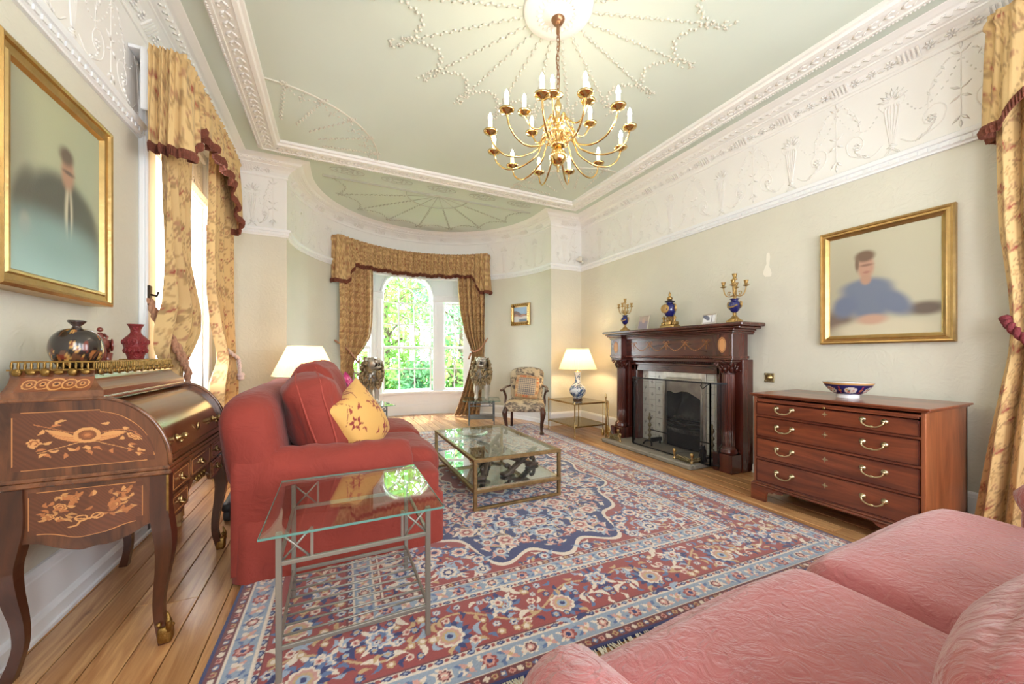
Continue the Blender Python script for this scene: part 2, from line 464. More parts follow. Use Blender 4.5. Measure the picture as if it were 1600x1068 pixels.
# floor
fl = MB().box(-1.4, 4.1, -1.3, 7.8, -.08, -.022).obj('floor', M_dark, kind='structure')
x = -1.24; w = .126
while x < 3.9:
    yend = 7.62 if -.62 < x < 3.34 else 5.34
    js = [YN - .02, random.uniform(.8, 4.4), yend] if yend < 6 else [YN - .02, random.uniform(-.3, 1.6), random.uniform(3.2, 5.6), yend]
    for a, b in zip(js[:-1], js[1:]):
        MB().box(x + .0018, x + w - .0018, a + .001, b - .001, -.022, random.uniform(-.001, 0), .0025).obj('floorboard', M_pine, fl)
    x += w
# walls
WL = (3.45, 4.62, .02, 3.06)     # left window opening y0 y1 z0 z1
WR = (-.77, .03, .85, 2.55)      # window in the right wall, beside the camera
WN = [(x_ - WNW / 2, x_ + WNW / 2, *WNZ) for x_ in WNX]   # openings added in the unseen wall, sized to let daylight in
FPO = (2.88, 3.52, -.01, .98)    # fire opening
rect_wall(MB(), lambda u, z: (XL, u, z), YN, YF, -.02, ZC, [WL]).obj('wall_left', M_wall, kind='structure')
rect_wall(MB(), lambda u, z: (XR, u, z), YN, YF, -.02, ZC, [FPO, WR]).obj('wall_right', M_wall, kind='structure')
rect_wall(MB(), lambda u, z: (u, YN, z), XL, XR, -.02, ZC, WN).obj('wall_near', M_wall, kind='structure')
m = MB(); rect_wall(m, lambda u, z: (u, YF, z), XL, BX - BR, -.02, ZC); rect_wall(m, lambda u, z: (u, YF, z), BX + BR, XR, -.02, ZC)
m.obj('wall_far', M_wall, kind='structure')
TH0, TH1 = 55.0, 128.0
m = MB()
def arcwall(a, b, z0, z1, r=BR, n=24): m.surf(n, 2, lambda u, v: BP(a + (b - a) * u, r, z0 + (z1 - z0) * v))
arcwall(0, TH0, -.02, ZC); arcwall(TH1, 180, -.02, ZC); arcwall(TH0, TH1, 3.06, ZC)
m.obj('wall_bay', M_wall, kind='structure')
ceil = MB().box(-1.5, 4.2, -1.4, 7.6, ZC, ZC + .1).obj('ceiling', M_ceil, kind='structure')

ROOM = [(XR, YN), (XR, YF), (BX + BR, YF)] + [BP(t, BR, 0)[:2] for t in np.linspace(2, 178, 60)] + [(BX - BR, YF), (XL, YF), (XL, YN)]
# picture rail, frieze, cornice, ceiling rib
rail = sweep(MB(), ROOM, [(0, ZR0), (.018, ZR0), (.02, ZR0 + .012), (.03, ZR0 + .02), (.03, ZR0 + .052), (.042, ZR0 + .058), (.046, ZR0 + .07), (.05, ZR0 + .085), (.044, ZR1), (0, ZR1)]).obj('trim_1', M_white, kind='structure')
def walls_map():
    """segments of the room outline: (length, map(s, z, h)) with h the distance off the wall"""
    L = YF - YN
    return {'right': (L, lambda s, z, h=0: (XR - h, YN + s, z), (-1, 0, 0), (0, 1, 0)),
            'left': (L, lambda s, z, h=0: (XL + h, YN + s, z), (1, 0, 0), (0, 1, 0)),
            'stubR': (XR - BX - BR, lambda s, z, h=0: (BX + BR + s, YF - h, z), (0, -1, 0), (1, 0, 0)),
            'stubL': (BX - BR - XL, lambda s, z, h=0: (XL + s, YF - h, z), (0, -1, 0), (1, 0, 0))}
WM = walls_map()
m = MB()
for k, (L, f, nrm, tg) in WM.items():
    for i in range(int(L / .052)):
        s = .03 + i * .052
        p = f(s, ZR0 + .033, .032)
        if nrm[0]: m.box(p[0] - .006, p[0] + .006, p[1] - .017, p[1] + .017, p[2] - .012, p[2] + .012)
        else: m.box(p[0] - .017, p[0] + .017, p[1] - .006, p[1] + .006, p[2] - .012, p[2] + .012)
for i in range(104):
    t = 2 + i * 1.7; a = math.radians(t); M = Matrix.Translation(BP(t, BR - .032, ZR0 + .033)) @ Matrix.Rotation(a, 4, 'Z')
    m.box(-.006, .006, -.017, .017, -.012, .012, 0, M)
m.obj('dentil', M_white, rail, kind='stuff')
frz = sweep(MB(), ROOM, [(.002, ZR1 - .005), (.003, ZB)]).obj('trim_2', M_plaster, kind='structure')
corn = sweep(MB(), ROOM, [(0, ZB - .012), (.014, ZB - .012), (.02, ZB - .004), (.02, ZB + .006), (.012, ZB + .012), (.012, ZB + .02), (.028, ZB + .05), (.06, ZB + .08), (.098, ZB + .098), (.11, ZB + .1), (.112, ZB + .11), (.135, ZB + .112), (.165, ZB + .122), (.185, ZB + .14), (.192, ZB + .142), (.21, ZB + .144), (.235, ZB + .15), (.262, ZB + .156), (.268, ZC)], smooth=False).obj('trim_3', M_plaster, kind='structure')
RIBP = [(-.77, -.68), (3.459, -.68), (3.459, 4.91), (-.77, 4.91)]
rib = sweep(MB(), RIBP, [(0, ZC), (0, ZC - .028), (.02, ZC - .034), (.026, ZC - .048), (.05, ZC - .052), (.054, ZC - .044), (.166, ZC - .044), (.17, ZC - .052), (.2, ZC - .048), (.21, ZC - .03), (.232, ZC - .026), (.235, ZC)], closed=True).obj('trim_4', M_plaster, kind='structure')

# frieze ornament: urns, bead swags, pendants and scrolls
def tubeS(mb, f, pts, r, h=.004, n=4):
    mb.tube([f(s, z, h * .5) for s, z in catmull2(pts)], r * .62, n, caps=False)
def catmull2(pts, n=5): return [(p.x, p.y) for p in [Vector((q[0], q[1])) for q in [(v[0], v[1]) for v in catmull([(a, b, 0) for a, b in pts], n)]]]
def beads(mb, f, nrm, pts, step, l, w, h):
    Q = catmull2(pts, 10); acc = 0; last = Q[0]
    for q in Q[1:]:
        d = math.hypot(q[0] - last[0], q[1] - last[1]); acc += d
        if acc >= step:
            acc = 0; A = Vector(f(*last, .003)); B = Vector(f(*q, .003))
            mb.octa(B, B - A, l, w, h, nrm)
        last = q
def frieze_unit(mb, f, nrm, tg, s0, P, lo, hi):
    z0 = ZR1
    ok = lambda a: lo < a < hi
    if ok(s0 - .06) and ok(s0 + .06):       # urn with a feather fan
        for z, r in ((.06, .02), (.075, .035), (.09, .02)): mb.octa(f(s0, z0 + z, .002), tg, r, .012, .012, nrm)
        prof = [(.1, .012), (.16, .02), (.24, .034), (.32, .046), (.37, .05), (.385, .04), (.40, .046)]
        for k in range(5):
            u = -1 + k * .5
            tubeS(mb, f, [(s0 + u * r * .8, z0 + z) for z, r in prof], .011, .004)
        for k in range(7):
            a = math.radians(90 + (k - 3) * 24); c = (s0 + .055 * math.cos(a), z0 + .42 + .065 * math.sin(a))
            A = Vector(f(s0, z0 + .42)); B = Vector(f(*c, .003)); mb.octa(B, Vector(f(*c)) - A, .042, .011, .01, nrm)
        for sg in (-1, 1):
            tubeS(mb, f, [(s0 + sg * .045, z0 + .36), (s0 + sg * .075, z0 + .41), (s0 + sg * .06, z0 + .445), (s0 + sg * .045, z0 + .42)], .006)
            for k in range(3): mb.octa(f(s0 + sg * (.012 + .012 * k), z0 + .05 - .012 * k, .002), Vector(f(s0 + sg * .3, z0 - .6)) - Vector(f(s0, z0)), .025, .008, .01, nrm)
    for sg in (-1, 1):
        h = P / 2
        if not (ok(s0 + sg * .08) and ok(s0 + sg * h)): continue
        beads(mb, f, nrm, [(s0 + sg * .07, z0 + .38), (s0 + sg * h * .38, z0 + .29), (s0 + sg * h * .55, z0 + .29), (s0 + sg * h * .8, z0 + .38), (s0 + sg * h * .97, z0 + .5)], .028, .010, .006, .006)
        tubeS(mb, f, [(s0 + sg * .05, z0 + .11), (s0 + sg * h * .35, z0 + .06), (s0 + sg * h * .72, z0 + .12), (s0 + sg * h * .8, z0 + .22), (s0 + sg * h * .65, z0 + .27), (s0 + sg * h * .5, z0 + .22), (s0 + sg * h * .5, z0 + .16), (s0 + sg * h * .6, z0 + .14)], .007)
        for t in range(5):
            mb.octa(f(s0 + sg * h * (.42 + .05 * t), z0 + .07 + .012 * t * t * .35, .003), Vector(f(s0 + sg, z0 + 1.1 + t * .1)) - Vector(f(s0, z0)), .03, .009, .01, nrm)
        for t in range(5):
            a = 2 * PI * t / 5; mb.octa(f(s0 + sg * h * .6 + .018 * math.cos(a), z0 + .18 + .018 * math.sin(a), .003), tg, .014, .012, .012, nrm)
        tubeS(mb, f, [(s0 + sg * h * .55, z0 + .25), (s0 + sg * h * .56, z0 + .34), (s0 + sg * h * .65, z0 + .46), (s0 + sg * h * .85, z0 + .54), (s0 + sg * h * .97, z0 + .53)], .005)
        for t in range(6):
            mb.octa(f(s0 + sg * h * (.56 + .05 * t), z0 + .36 + .035 * t, .003), Vector(f(s0 + sg * (1 if t % 2 else -.4), z0 + .9)) - Vector(f(s0, z0)), .022, .007, .008, nrm)
    c = s0 + P / 2
    if ok(c - .05) and ok(c + .05):          # pendant
        tubeS(mb, f, [(c, z0 + .55), (c, z0 + .3), (c, z0 + .1)], .007)
        for z, a in ((.54, 40), (.54, 140), (.12, -50), (.12, -130), (.3, 35), (.3, 145), (.26, -35), (.26, -145), (.09, -90), (.57, 90)):
            d = (math.cos(math.radians(a)), math.sin(math.radians(a)))
            mb.octa(f(c + d[0] * .03, z0 + z + d[1] * .03, .003), Vector(f(c + d[0], z0 + d[1])) - Vector(f(c, z0)), .034, .01, .01, nrm)
m = MB()
for s0 in [1.33 - YN + .70 * k for k in range(-3, 6)]: frieze_unit(m, WM['right'][1], WM['right'][2], WM['right'][3], s0, .70, .06, WM['right'][0] - .06)
for s0 in [2.6 - YN + .70 * k for k in range(-2, 4)]: frieze_unit(m, WM['left'][1], WM['left'][2], WM['left'][3], s0, .70, .06, WM['left'][0] - .06)
for k in ('stubL', 'stubR'):
    frieze_unit(m, WM[k][1], WM[k][2], WM[k][3], WM[k][0] * (.45 if k == 'stubL' else .42), .42, .02, WM[k][0] - .02)
for t0 in (14, 36, 140, 160):
    nrm = (-math.cos(math.radians(t0)), -math.sin(math.radians(t0)), 0)
    frieze_unit(m, lambda s, z, h=0, t0=t0: BP(t0 + math.degrees(s / BR), BR - h, z), nrm, (-nrm[1], nrm[0], 0), 0, .70, -.4, .4)
m.obj('urn_and_swag', M_orn, frz, kind='stuff')
# cornice ornament: fluted blocks with flowers between, leaf row above
m = MB()
def corn_pt(f, s, off, z): return f(s, z, off)
def corn_orn(mb, f, nrm, tg, lo, hi, P=.42, ph=0):
    up = Vector(nrm) * .75 + Vector((0, 0, -.65)); up.normalize()
    s = lo + ph
    while s < hi:
        for k in range(5):
            q = s - .05 + k * .025
            if lo + .1 < q < hi - .1: mb.bar(f(q, ZB + .03, .02), f(q, ZB + .085, .075), .012, .012)
        for k in (1, 2, 3):
            q = s + P * k / 4
            if lo + .1 < q < hi - .1:
                for t in range(6):
                    a = 2 * PI * t / 6
                    c = Vector(f(q + .02 * math.cos(a), ZB + .06 + .016 * math.sin(a), .046 + .014 * math.sin(a)))
                    mb.octa(c, Vector(f(q + math.cos(a), 0)) - Vector(f(q, 0)) + Vector((0, 0, math.sin(a))), .018, .01, .01, up)
                for sg in (-1, 1): mb.octa(f(q + sg * .055, ZB + .055 + .012 * sg, .042), tg, .022, .007, .008, up)
        s += P
    s = lo + .05
    while s < hi - .05:
        mb.octa(f(s, ZB + .123, .155), Vector(tg) + Vector(nrm) * .5, .034, .014, .012, up)
        mb.octa(f(s + .03, ZB + .13, .17), Vector(tg) - Vector(nrm) * .4, .024, .01, .01, up)
        s += .06
for k, (L, f, nrm, tg) in WM.items(): corn_orn(m, f, nrm, tg, .02, L - .02, .42, .22)
for i in range(14):
    t0 = 8 + i * 12.6; nrm = (-math.cos(math.radians(t0)), -math.sin(math.radians(t0)), 0)
    corn_orn(m, lambda s, z, h=0, t0=t0: BP(t0 + math.degrees(s / BR), BR - h, z), nrm, (-nrm[1], nrm[0], 0), -.205, .205, .42, .2)
m.obj('cornice_flower', M_orn, corn, kind='stuff')
# guilloche on the ceiling rib
m = MB()
def rib_line(a, b):
    a, b = Vector(a), Vector(b); d = (b - a); n = int(d.length / .085); x = d.normalized(); y = Vector((-x.y, x.x, 0))
    for i in range(n):
        c = a + d * ((i + .5) / n); c.z = ZC - .044
        for sg in (-1, 1):
            m.octa(c + y * .02 * sg, x + y * .7 * sg, .04, .012, .012, (0, 0, 1)); m.octa(c + x * .03 + y * .026 * sg, x - y * .9 * sg, .024, .009, .01, (0, 0, 1))
        for q in range(4): m.octa(c + y * .09 + x * (.02 * q - .03) + Vector((0, 0, -.004)), y, .012, .008, .008, (0, 0, 1))
i_ = .11
rib_line((-.77 + i_, -.5, 0), (-.77 + i_, 4.8, 0)); rib_line((3.459 - i_, 4.8, 0), (3.459 - i_, -.5, 0)); rib_line((-.6, 4.91 - i_, 0), (3.3, 4.91 - i_, 0))
m.obj('guilloche', M_orn, rib, kind='stuff')

# ceiling relief
def rope(mb, pts, w=.014, step=.032, z=ZC - .004, zig=True):
    P = [Vector((p[0], p[1], z)) for p in pts]; acc = 0; side = 1
    for a, b in zip(P[:-1], P[1:]):
        d = (b - a).length; n = max(1, int(d / step)); x = (b - a).normalized(); y = Vector((-x.y, x.x, 0))
        for i in range(n):
            c = a + (b - a) * ((i + .5) / n); side = -side
            mb.octa(c + y * w * .35 * side, x + y * (.45 * side if zig else 0), step * .62, w * .6, w * .6, (0, 0, 1))
RC = Vector((1.345, 2.114, 0))
def pol(c, r, deg): return (c[0] + r * math.cos(math.radians(deg)), c[1] + r * math.sin(math.radians(deg)))
m = MB()
for k in range(20):
    a = -2 + 18 * k
    rope(m, [pol(RC, .24, a), pol(RC, 1.07, a)], .017, .036)
    for r in (1.1, 1.14, 1.19, 1.23):
        for t in range(5): m.octa((*pol(RC, r + random.uniform(-.02, .02), a + random.uniform(-1.8, 1.8)), ZC - .004), (random.uniform(-1, 1), random.uniform(-1, 1), 0), .018, .008, .010, (0, 0, 1))
    q = [pol(RC, 1.07 - .15 * math.sin(PI * t), a + 18 * t) for t in np.linspace(0, 1, 9)]
    rope(m, q, .026, .024)
m.obj('trim_5', M_fan, kind='structure')
rs = MB().lathe([(.001, -.07), (.05, -.068), (.06, -.05), (.09, -.045), (.1, -.03), (.15, -.036), (.165, -.026), (.185, -.03), (.2, -.018), (.222, -.022), (.235, 0)][::-1], 48, (RC.x, RC.y, ZC), mod=lambda a, z: 1)
for k in range(24):
    a = 15 * k; rs.octa((*pol(RC, .125, a), ZC - .034), (math.cos(math.radians(a)), math.sin(math.radians(a)), 0), .03, .012, .012, (0, 0, 1))
rs.obj('trim_6', M_plaster, kind='structure')
m = MB()                                       # quarter fans in the ceiling corners
for cx, cy, sx, sy in ((-.55, 4.68, 1, -1), (3.2, 4.68, -1, -1)):
    a0 = math.degrees(math.atan2(0, sx)); arc = lambda t: (cx + sx * math.sin(math.radians(t)) * 1.0, cy + sy * math.cos(math.radians(t)) * 1.0)
    m.tube([(*arc(t), ZC - .003) for t in np.linspace(0, 90, 24)], .009, 5, caps=False)
    for i in range(5):
        t = 9 + 18 * i; e = arc(t)
        rope(m, [e, (cx + (e[0] - cx) * .42, cy + (e[1] - cy) * .42)], .02, .03)
        for q in range(8): m.octa((e[0] + random.uniform(-.03, .03), e[1] + random.uniform(-.03, .03), ZC - .004), (random.uniform(-1, 1), random.uniform(-1, 1), 0), .02, .012, .012, (0, 0, 1))
        e2 = arc(t - 9); rope(m, [e2, (cx + (e2[0] - cx) * .82, cy + (e2[1] - cy) * .82)], .014, .03)
        A, B = arc(t), arc(min(90, t + 18)); C_ = (cx + ((A[0] + B[0]) / 2 - cx) * .8, cy + ((A[1] + B[1]) / 2 - cy) * .8)
        rope(m, [(A[0] * (1 - s) ** 2 + 2 * C_[0] * s * (1 - s) + B[0] * s * s, A[1] * (1 - s) ** 2 + 2 * C_[1] * s * (1 - s) + B[1] * s * s) for s in np.linspace(0, 1, 9)], .018, .026)
m.obj('trim_7', M_fan, kind='structure')
m = MB()                                       # half-round fan in the bay ceiling
FC = (1.36, 5.36)
m.box(-.15, 2.87, 5.335, 5.375, ZC - .012, ZC, .004); m.box(-.15, 2.87, 5.348, 5.362, ZC - .02, ZC - .012)
m.tube([(*pol(FC, .45, t), ZC - .003) for t in np.linspace(0, 180, 40)], .009, 5, caps=False)
for i in range(7):
    a = 22.5 * (i + 1); rope(m, [pol(FC, .47, a), pol(FC, 1.42, a)], .022, .035); m.tube([(*pol(FC, .03, a), ZC - .002), (*pol(FC, .45, a), ZC - .002)], .005, 4)
    for q in range(8): m.octa((pol(FC, 1.42, a)[0] + random.uniform(-.04, .04), pol(FC, 1.42, a)[1] + random.uniform(-.04, .04), ZC - .004), (random.uniform(-1, 1), random.uniform(-1, 1), 0), .022, .012, .012, (0, 0, 1))
for i in range(8):
    a = 22.5 * i; rope(m, [pol(FC, 1.42 - .16 * math.sin(PI * t), a + 22.5 * t) for t in np.linspace(0, 1, 9)], .02, .028)
for i in range(5):
    cx = .14 + .605 * i
    for r in (.2, .07): m.tube([(cx + r * math.cos(t), 5.125 + r * .38 * math.sin(t), ZC - .002) for t in np.linspace(0, 2 * PI, 24, endpoint=False)], .006, 4, closed=True)
    for t in range(12): m.octa((cx + .13 * math.cos(t * PI / 6), 5.125 + .05 * math.sin(t * PI / 6), ZC - .002), (math.cos(t * PI / 6), .5 * math.sin(t * PI / 6), 0), .022, .008, .008, (0, 0, 1))
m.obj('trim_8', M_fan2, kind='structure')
# skirting boards
SK = [(0, .275), (.012, .275), (.022, .262), (.026, .245), (.03, .24), (.03, .09), (.042, .082), (.05, .07), (.05, .02), (.06, .016), (.06, 0)]
sweep(MB(), [(XL, YF), (XL, WL[1] + .12)], SK).obj('baseboard_left_far', M_white, kind='structure')
sweep(MB(), [(XL, WL[0] - .12), (XL, YN)], SK).obj('baseboard_left', M_white, kind='structure')
sweep(MB(), [(XR, YN), (XR, 2.36)], SK).obj('baseboard_right', M_white, kind='structure')
sweep(MB(), [(XR, 4.22), (XR, YF), (BX + BR, YF)] + [BP(t, BR, 0)[:2] for t in np.linspace(2, TH0, 20)], [(o * .6, z * .8) for o, z in SK]).obj('baseboard_far_right', M_white, kind='structure')
sweep(MB(), [BP(t, BR, 0)[:2] for t in np.linspace(TH1, 178, 20)] + [(BX - BR, YF), (XL, YF)], [(o * .6, z * .8) for o, z in SK]).obj('baseboard_far_left', M_white, kind='structure')

# ---------------------------------------------------------------- bay window
def cbox(mb, t0, t1, r0, r1, z0, z1, n=None):
    n = n or max(2, int(abs(t1 - t0) / 2.5) + 1)
    vs = []; fs = []
    for i in range(n):
        t = t0 + (t1 - t0) * i / (n - 1)
        vs += [BP(t, r0, z0), BP(t, r1, z0), BP(t, r1, z1), BP(t, r0, z1)]
    for i in range(n - 1):
        a, b = i * 4, i * 4 + 4
        for k in range(4): fs.append((a + k, a + (k + 1) % 4, b + (k + 1) % 4, b + k))
    fs += [(0, 1, 2, 3), (n * 4 - 1, n * 4 - 2, n * 4 - 3, n * 4 - 4)]
    return mb.add(vs, fs)
M_pane = thin_glass('window_pane_glass', (1, 1, 1), .03)
win = bpy.data.objects.new('window_1', None); COL.objects.link(win); win['kind'] = 'structure'
RW, TC = 2.20, 92.0
TA = lambda s: TC - math.degrees(s / RW)       # s metres to the right of the window's centre
m = MB()
for t in (TH0, TH1):
    m.surf(2, 2, lambda u, v, t=t: BP(t, 1.9 + .36 * u, 3.06 * v - .01))
m.surf(20, 2, lambda u, v: BP(TH0 + (TH1 - TH0) * u, 1.9 + .36 * v, 3.06))
cbox(m, TH0, TH1, 2.20, 2.26, -.01, .42, 24); cbox(m, TH0, TH1, 2.165, 2.2, -.01, .17, 24); cbox(m, TH0, TH1, 2.18, 2.2, .17, .19, 24)
m.obj('panelling', M_white, win)
for t0, t1 in ((57, 78), (80, 104), (106, 126)):
    m = MB()
    for q in ((t0, t1, .23, .245), (t0, t1, .375, .39), (t0, t0 + .5, .23, .39), (t1 - .5, t1, .23, .39)): cbox(m, q[0], q[1], 2.188, 2.201, q[2], q[3])
    m.obj('panel_moulding', M_white, win)
m = MB(); cbox(m, TH0, TH1, 2.12, 2.24, .42, .455, 24); m.obj('window_sill', M_white, win)
HS = .478; ZS = 2.31
for sg in (-1, 1):
    a, b = TA(sg * (HS + .03)), TA(sg * (HS + .24))
    m = MB(); cbox(m, a, b, 2.15, 2.27, .455, 2.24)
    mid = (a + b) / 2
    for q in (-.9, 0, .9): cbox(m, mid + q - .3, mid + q + .3, 2.138, 2.15, .5, 2.2)
    m.obj('pilaster', M_white, win)
    out = TH0 if sg > 0 else TH1
    m = MB(); cbox(m, TA(sg * (HS + .02)), out, 2.10, 2.27, 2.24, 2.28); cbox(m, TA(sg * (HS + .02)), out, 2.13, 2.27, 2.28, 2.35); cbox(m, TA(sg * (HS + .02)), out, 2.09, 2.27, 2.35, 2.375)
    m.obj('entablature', M_white, win)
    e = TA(sg * (HS + .24 + .43)); m = MB(); cbox(m, e, out, 2.14, 2.27, .455, 2.24); m.obj('side_jamb', M_white, win)
    m = MB()
    for k in range(3): 
        t = TA(sg * (HS + .14 + .14 * k)); cbox(m, t - .35, t + .35, 2.176, 2.19, 2.4, 2.95)
    cbox(m, TA(sg * (HS + .10)), out, 2.17, 2.19, 2.95, 2.99)
    m.obj('panel_moulding', M_white, win)
m = MB()                                        # wall above the lights with the arched head cut out
N = 48; sR = 1.42
def top_z(s):
    return ZS + math.sqrt(max(0, (HS + .035) ** 2 - s * s)) if abs(s) < HS + .035 else 2.36
ss = list(np.linspace(-1.36, -HS - .0351, 8)) + list(np.linspace(-HS - .035, HS + .035, 40)) + list(np.linspace(HS + .0351, 1.40, 8))
vs = []; fs = []
for s in ss: vs += [BP(TA(s), 2.19, top_z(s)), BP(TA(s), 2.19, 3.08)]
for i in range(len(ss) - 1): fs.append((2 * i, 2 * i + 2, 2 * i + 3, 2 * i + 1))
m.add(vs, fs); m.obj('window_head', M_white, win)
archp = lambda r, n=28, a0=0, a1=180: [(r * math.cos(math.radians(t)), ZS + r * math.sin(math.radians(t))) for t in np.linspace(a0, a1, n)]
m = MB(); m.tube([BP(TA(s), 2.185, z) for s, z in [(HS + .035, 2.24)] + archp(HS + .035) + [(-HS - .035, 2.24)]], .028, 8, flat=(1, 1)); m.obj('arch_moulding', M_white, win)
m = MB(); m.tube([BP(TA(s), 2.2, z) for s, z in [(HS + .09, 2.375)] + archp(HS + .09, 28, 8, 172) + [(-HS - .09, 2.375)]], .014, 6); m.obj('arch_moulding', M_white, win)
# sashes
def sash(s0, s1, z0, z1, r, cols, rows, arch=False, bw=.012):
    m = MB(); st = .032
    for s in (s0, s1 - st): cbox(m, TA(s), TA(s + st), r - .02, r + .02, z0, z1, 3)
    cbox(m, TA(s0), TA(s1), r - .02, r + .02, z0, z0 + .045)
    if not arch: cbox(m, TA(s0), TA(s1), r - .02, r + .02, z1 - .035, z1)
    m.obj('sash_frame', M_white, win)
    a, b = s0 + st, s1 - st; zb = z0 + .045; zt = z1 if arch else z1 - .035
    for c in range(1, cols):
        s = a + (b - a) * c / cols; m = MB(); cbox(m, TA(s - bw), TA(s + bw), r - .012, r + .012, zb, zt, 2); m.obj('glazing_bar', M_white, win)
    for k in range(1, rows + (1 if arch else 0)):
        z = zb + (zt - zb) * k / rows; m = MB(); cbox(m, TA(a), TA(b), r - .011, r + .011, z - bw, z + bw); m.obj('glazing_bar', M_white, win)
    for c in range(cols):
        for k in range(rows):
            m = MB(); q = (b - a) / cols; h = (zt - zb) / rows
            cbox(m, TA(a + q * c + bw), TA(a + q * (c + 1) - bw), r + .002, r + .005, zb + h * k + bw, zb + h * (k + 1) - bw, 4); m.obj('pane', M_pane, win)
sash(-HS, HS, .46, 1.33, 2.20, 3, 2)
sash(-HS, HS, 1.31, 2.20, 2.235, 3, 2, arch=True)
m = MB(); m.tube([BP(TA(s), 2.235, z) for s, z in [(HS - .02, 2.2)] + archp(HS - .02) + [(-HS + .02, 2.2)]], .022, 6); m.obj('arched_sash_frame', M_white, win)
ri = .155
for t in (33, 90, 147):
    c, s_ = math.cos(math.radians(t)), math.sin(math.radians(t)); m = MB()
    m.bar(BP(TA(ri * c), 2.235, ZS + .02 + ri * s_), BP(TA((HS - .02) * c), 2.235, ZS + (HS - .02) * s_), .024, .024); m.obj('glazing_bar', M_white, win)
m = MB(); m.tube([BP(TA(s), 2.235, z + .02) for s, z in [(ri, 2.2)] + archp(ri, 18) + [(-ri, 2.2)]], .012, 6); m.obj('glazing_bar', M_white, win)
for t0, t1 in ((3, 32), (34, 89), (91, 146), (148, 177)):
    m = MB(); m.surf(10, 4, lambda u, v: BP(TA((ri + (HS - .04 - ri) * v) * math.cos(math.radians(t0 + (t1 - t0) * u))), 2.24, ZS + .01 + (ri + (HS - .04 - ri) * v) * math.sin(math.radians(t0 + (t1 - t0) * u)))); m.obj('pane', M_pane, win)
m = MB(); m.surf(14, 4, lambda u, v: BP(TA(ri * v * math.cos(PI * u)), 2.24, ZS + ri * v * math.sin(PI * u) + .01)); m.obj('pane', M_pane, win)
for s0, s1 in ((HS + .24, HS + .67), (-HS - .67, -HS - .24)):
    sash(s0, s1, .46, 1.33, 2.20, 2, 2); sash(s0, s1, 1.31, 2.22, 2.235, 2, 2)

# ---------------------------------------------------------------- left window
w2 = bpy.data.objects.new('window_2', None); COL.objects.link(w2); w2['kind'] = 'structure'
y0, y1, z0, z1 = WL
m = MB(); m.box(XL - .3, XL, y0 - .002, y0 + .03, 0, z1); m.box(XL - .3, XL, y1 - .03, y1 + .002, 0, z1); m.box(XL - .3, XL, y0, y1, z1 - .03, z1); m.obj('window_reveal', M_white, w2)
for a, b in ((y0 - .17, y0 + .01), (y1 - .01, y1 + .17)):
    m = MB(); m.box(XL, XL + .035, a, b, 0, z1 + .1, .008); m.box(XL + .03, XL + .05, a, a + .04, 0, z1 + .1, .008); m.obj('architrave', M_white, w2)
m = MB(); m.box(XL, XL + .035, y0 - .17, y1 + .17, z1, z1 + .14, .008); m.obj('architrave', M_white, w2)
m = MB(); m.box(XL - .29, XL - .25, y0 + .03, y1 - .03, 0, 1.0)
for k in range(4):
    a = y0 + .08 + k * .27; m.box(XL - .25, XL - .235, a, a + .2, .3, .9, .006)
m.obj('panelling', M_white, w2)
m = MB(); m.box(XL - .3, XL - .2, y0 + .02, y1 - .02, 1.0, 1.035, .006); m.obj('window_sill', M_white, w2)
for za, zb, xs in ((1.035, 2.05, XL - .25), (2.02, 3.03, XL - .29)):
    m = MB()
    for a in (y0 + .03, y1 - .07): m.box(xs - .02, xs + .02, a, a + .04, za, zb)
    for a in (za, zb - .04): m.box(xs - .02, xs + .02, y0 + .03, y1 - .03, a, a + .04)
    m.obj('sash_frame', M_white, w2)
    for k in (1, 2):
        yy = y0 + .05 + (y1 - y0 - .1) * k / 3; MB().box(xs - .012, xs + .012, yy - .011, yy + .011, za + .04, zb - .04).obj('glazing_bar', M_white, w2)
        zz = za + .04 + (zb - za - .08) * k / 3; MB().box(xs - .012, xs + .012, y0 + .07, y1 - .07, zz - .011, zz + .011).obj('glazing_bar', M_white, w2)
    for i in range(3):
        for k in range(3):
            h = (zb - za - .08) / 3; q = (y1 - y0 - .1) / 3
            MB().box(xs + .002, xs + .005, y0 + .05 + q * i + .011, y0 + .05 + q * (i + 1) - .011, za + .04 + h * k + .011, za + .04 + h * (k + 1) - .011).obj('pane', M_pane, w2)

# window beside the camera, and those added behind it for daylight (frame and mullions)
for nm, f, (a, b, c, d), nx_ in [('window_3', lambda u, z, t: (XR + t, u, z), WR, 2)] + [('window_%d' % (4 + i_), lambda u, z, t: (u, YN - t, z), q_, 2) for i_, q_ in enumerate(WN)]:
    w3 = bpy.data.objects.new(nm, None); COL.objects.link(w3); w3['kind'] = 'structure'
    def bx4(u0, u1, z0, z1, t0=0, t1=.06):
        p, q = f(u0, z0, t0), f(u1, z1, t1); return MB().box(p[0], q[0], p[1], q[1], p[2], q[2])
    for q in ((a, a + .05, c, d), (b - .05, b, c, d), (a + .05, b - .05, c, c + .05), (a + .05, b - .05, d - .05, d)): bx4(*q).obj('window_frame', M_white, w3)
    for k in range(1, nx_): u = a + (b - a) * k / nx_; bx4(u - .025, u + .025, c + .05, d - .05).obj('mullion', M_white, w3)
    bx4(a, b, c - .03, c, -.04, .06).obj('window_sill', M_white, w3)

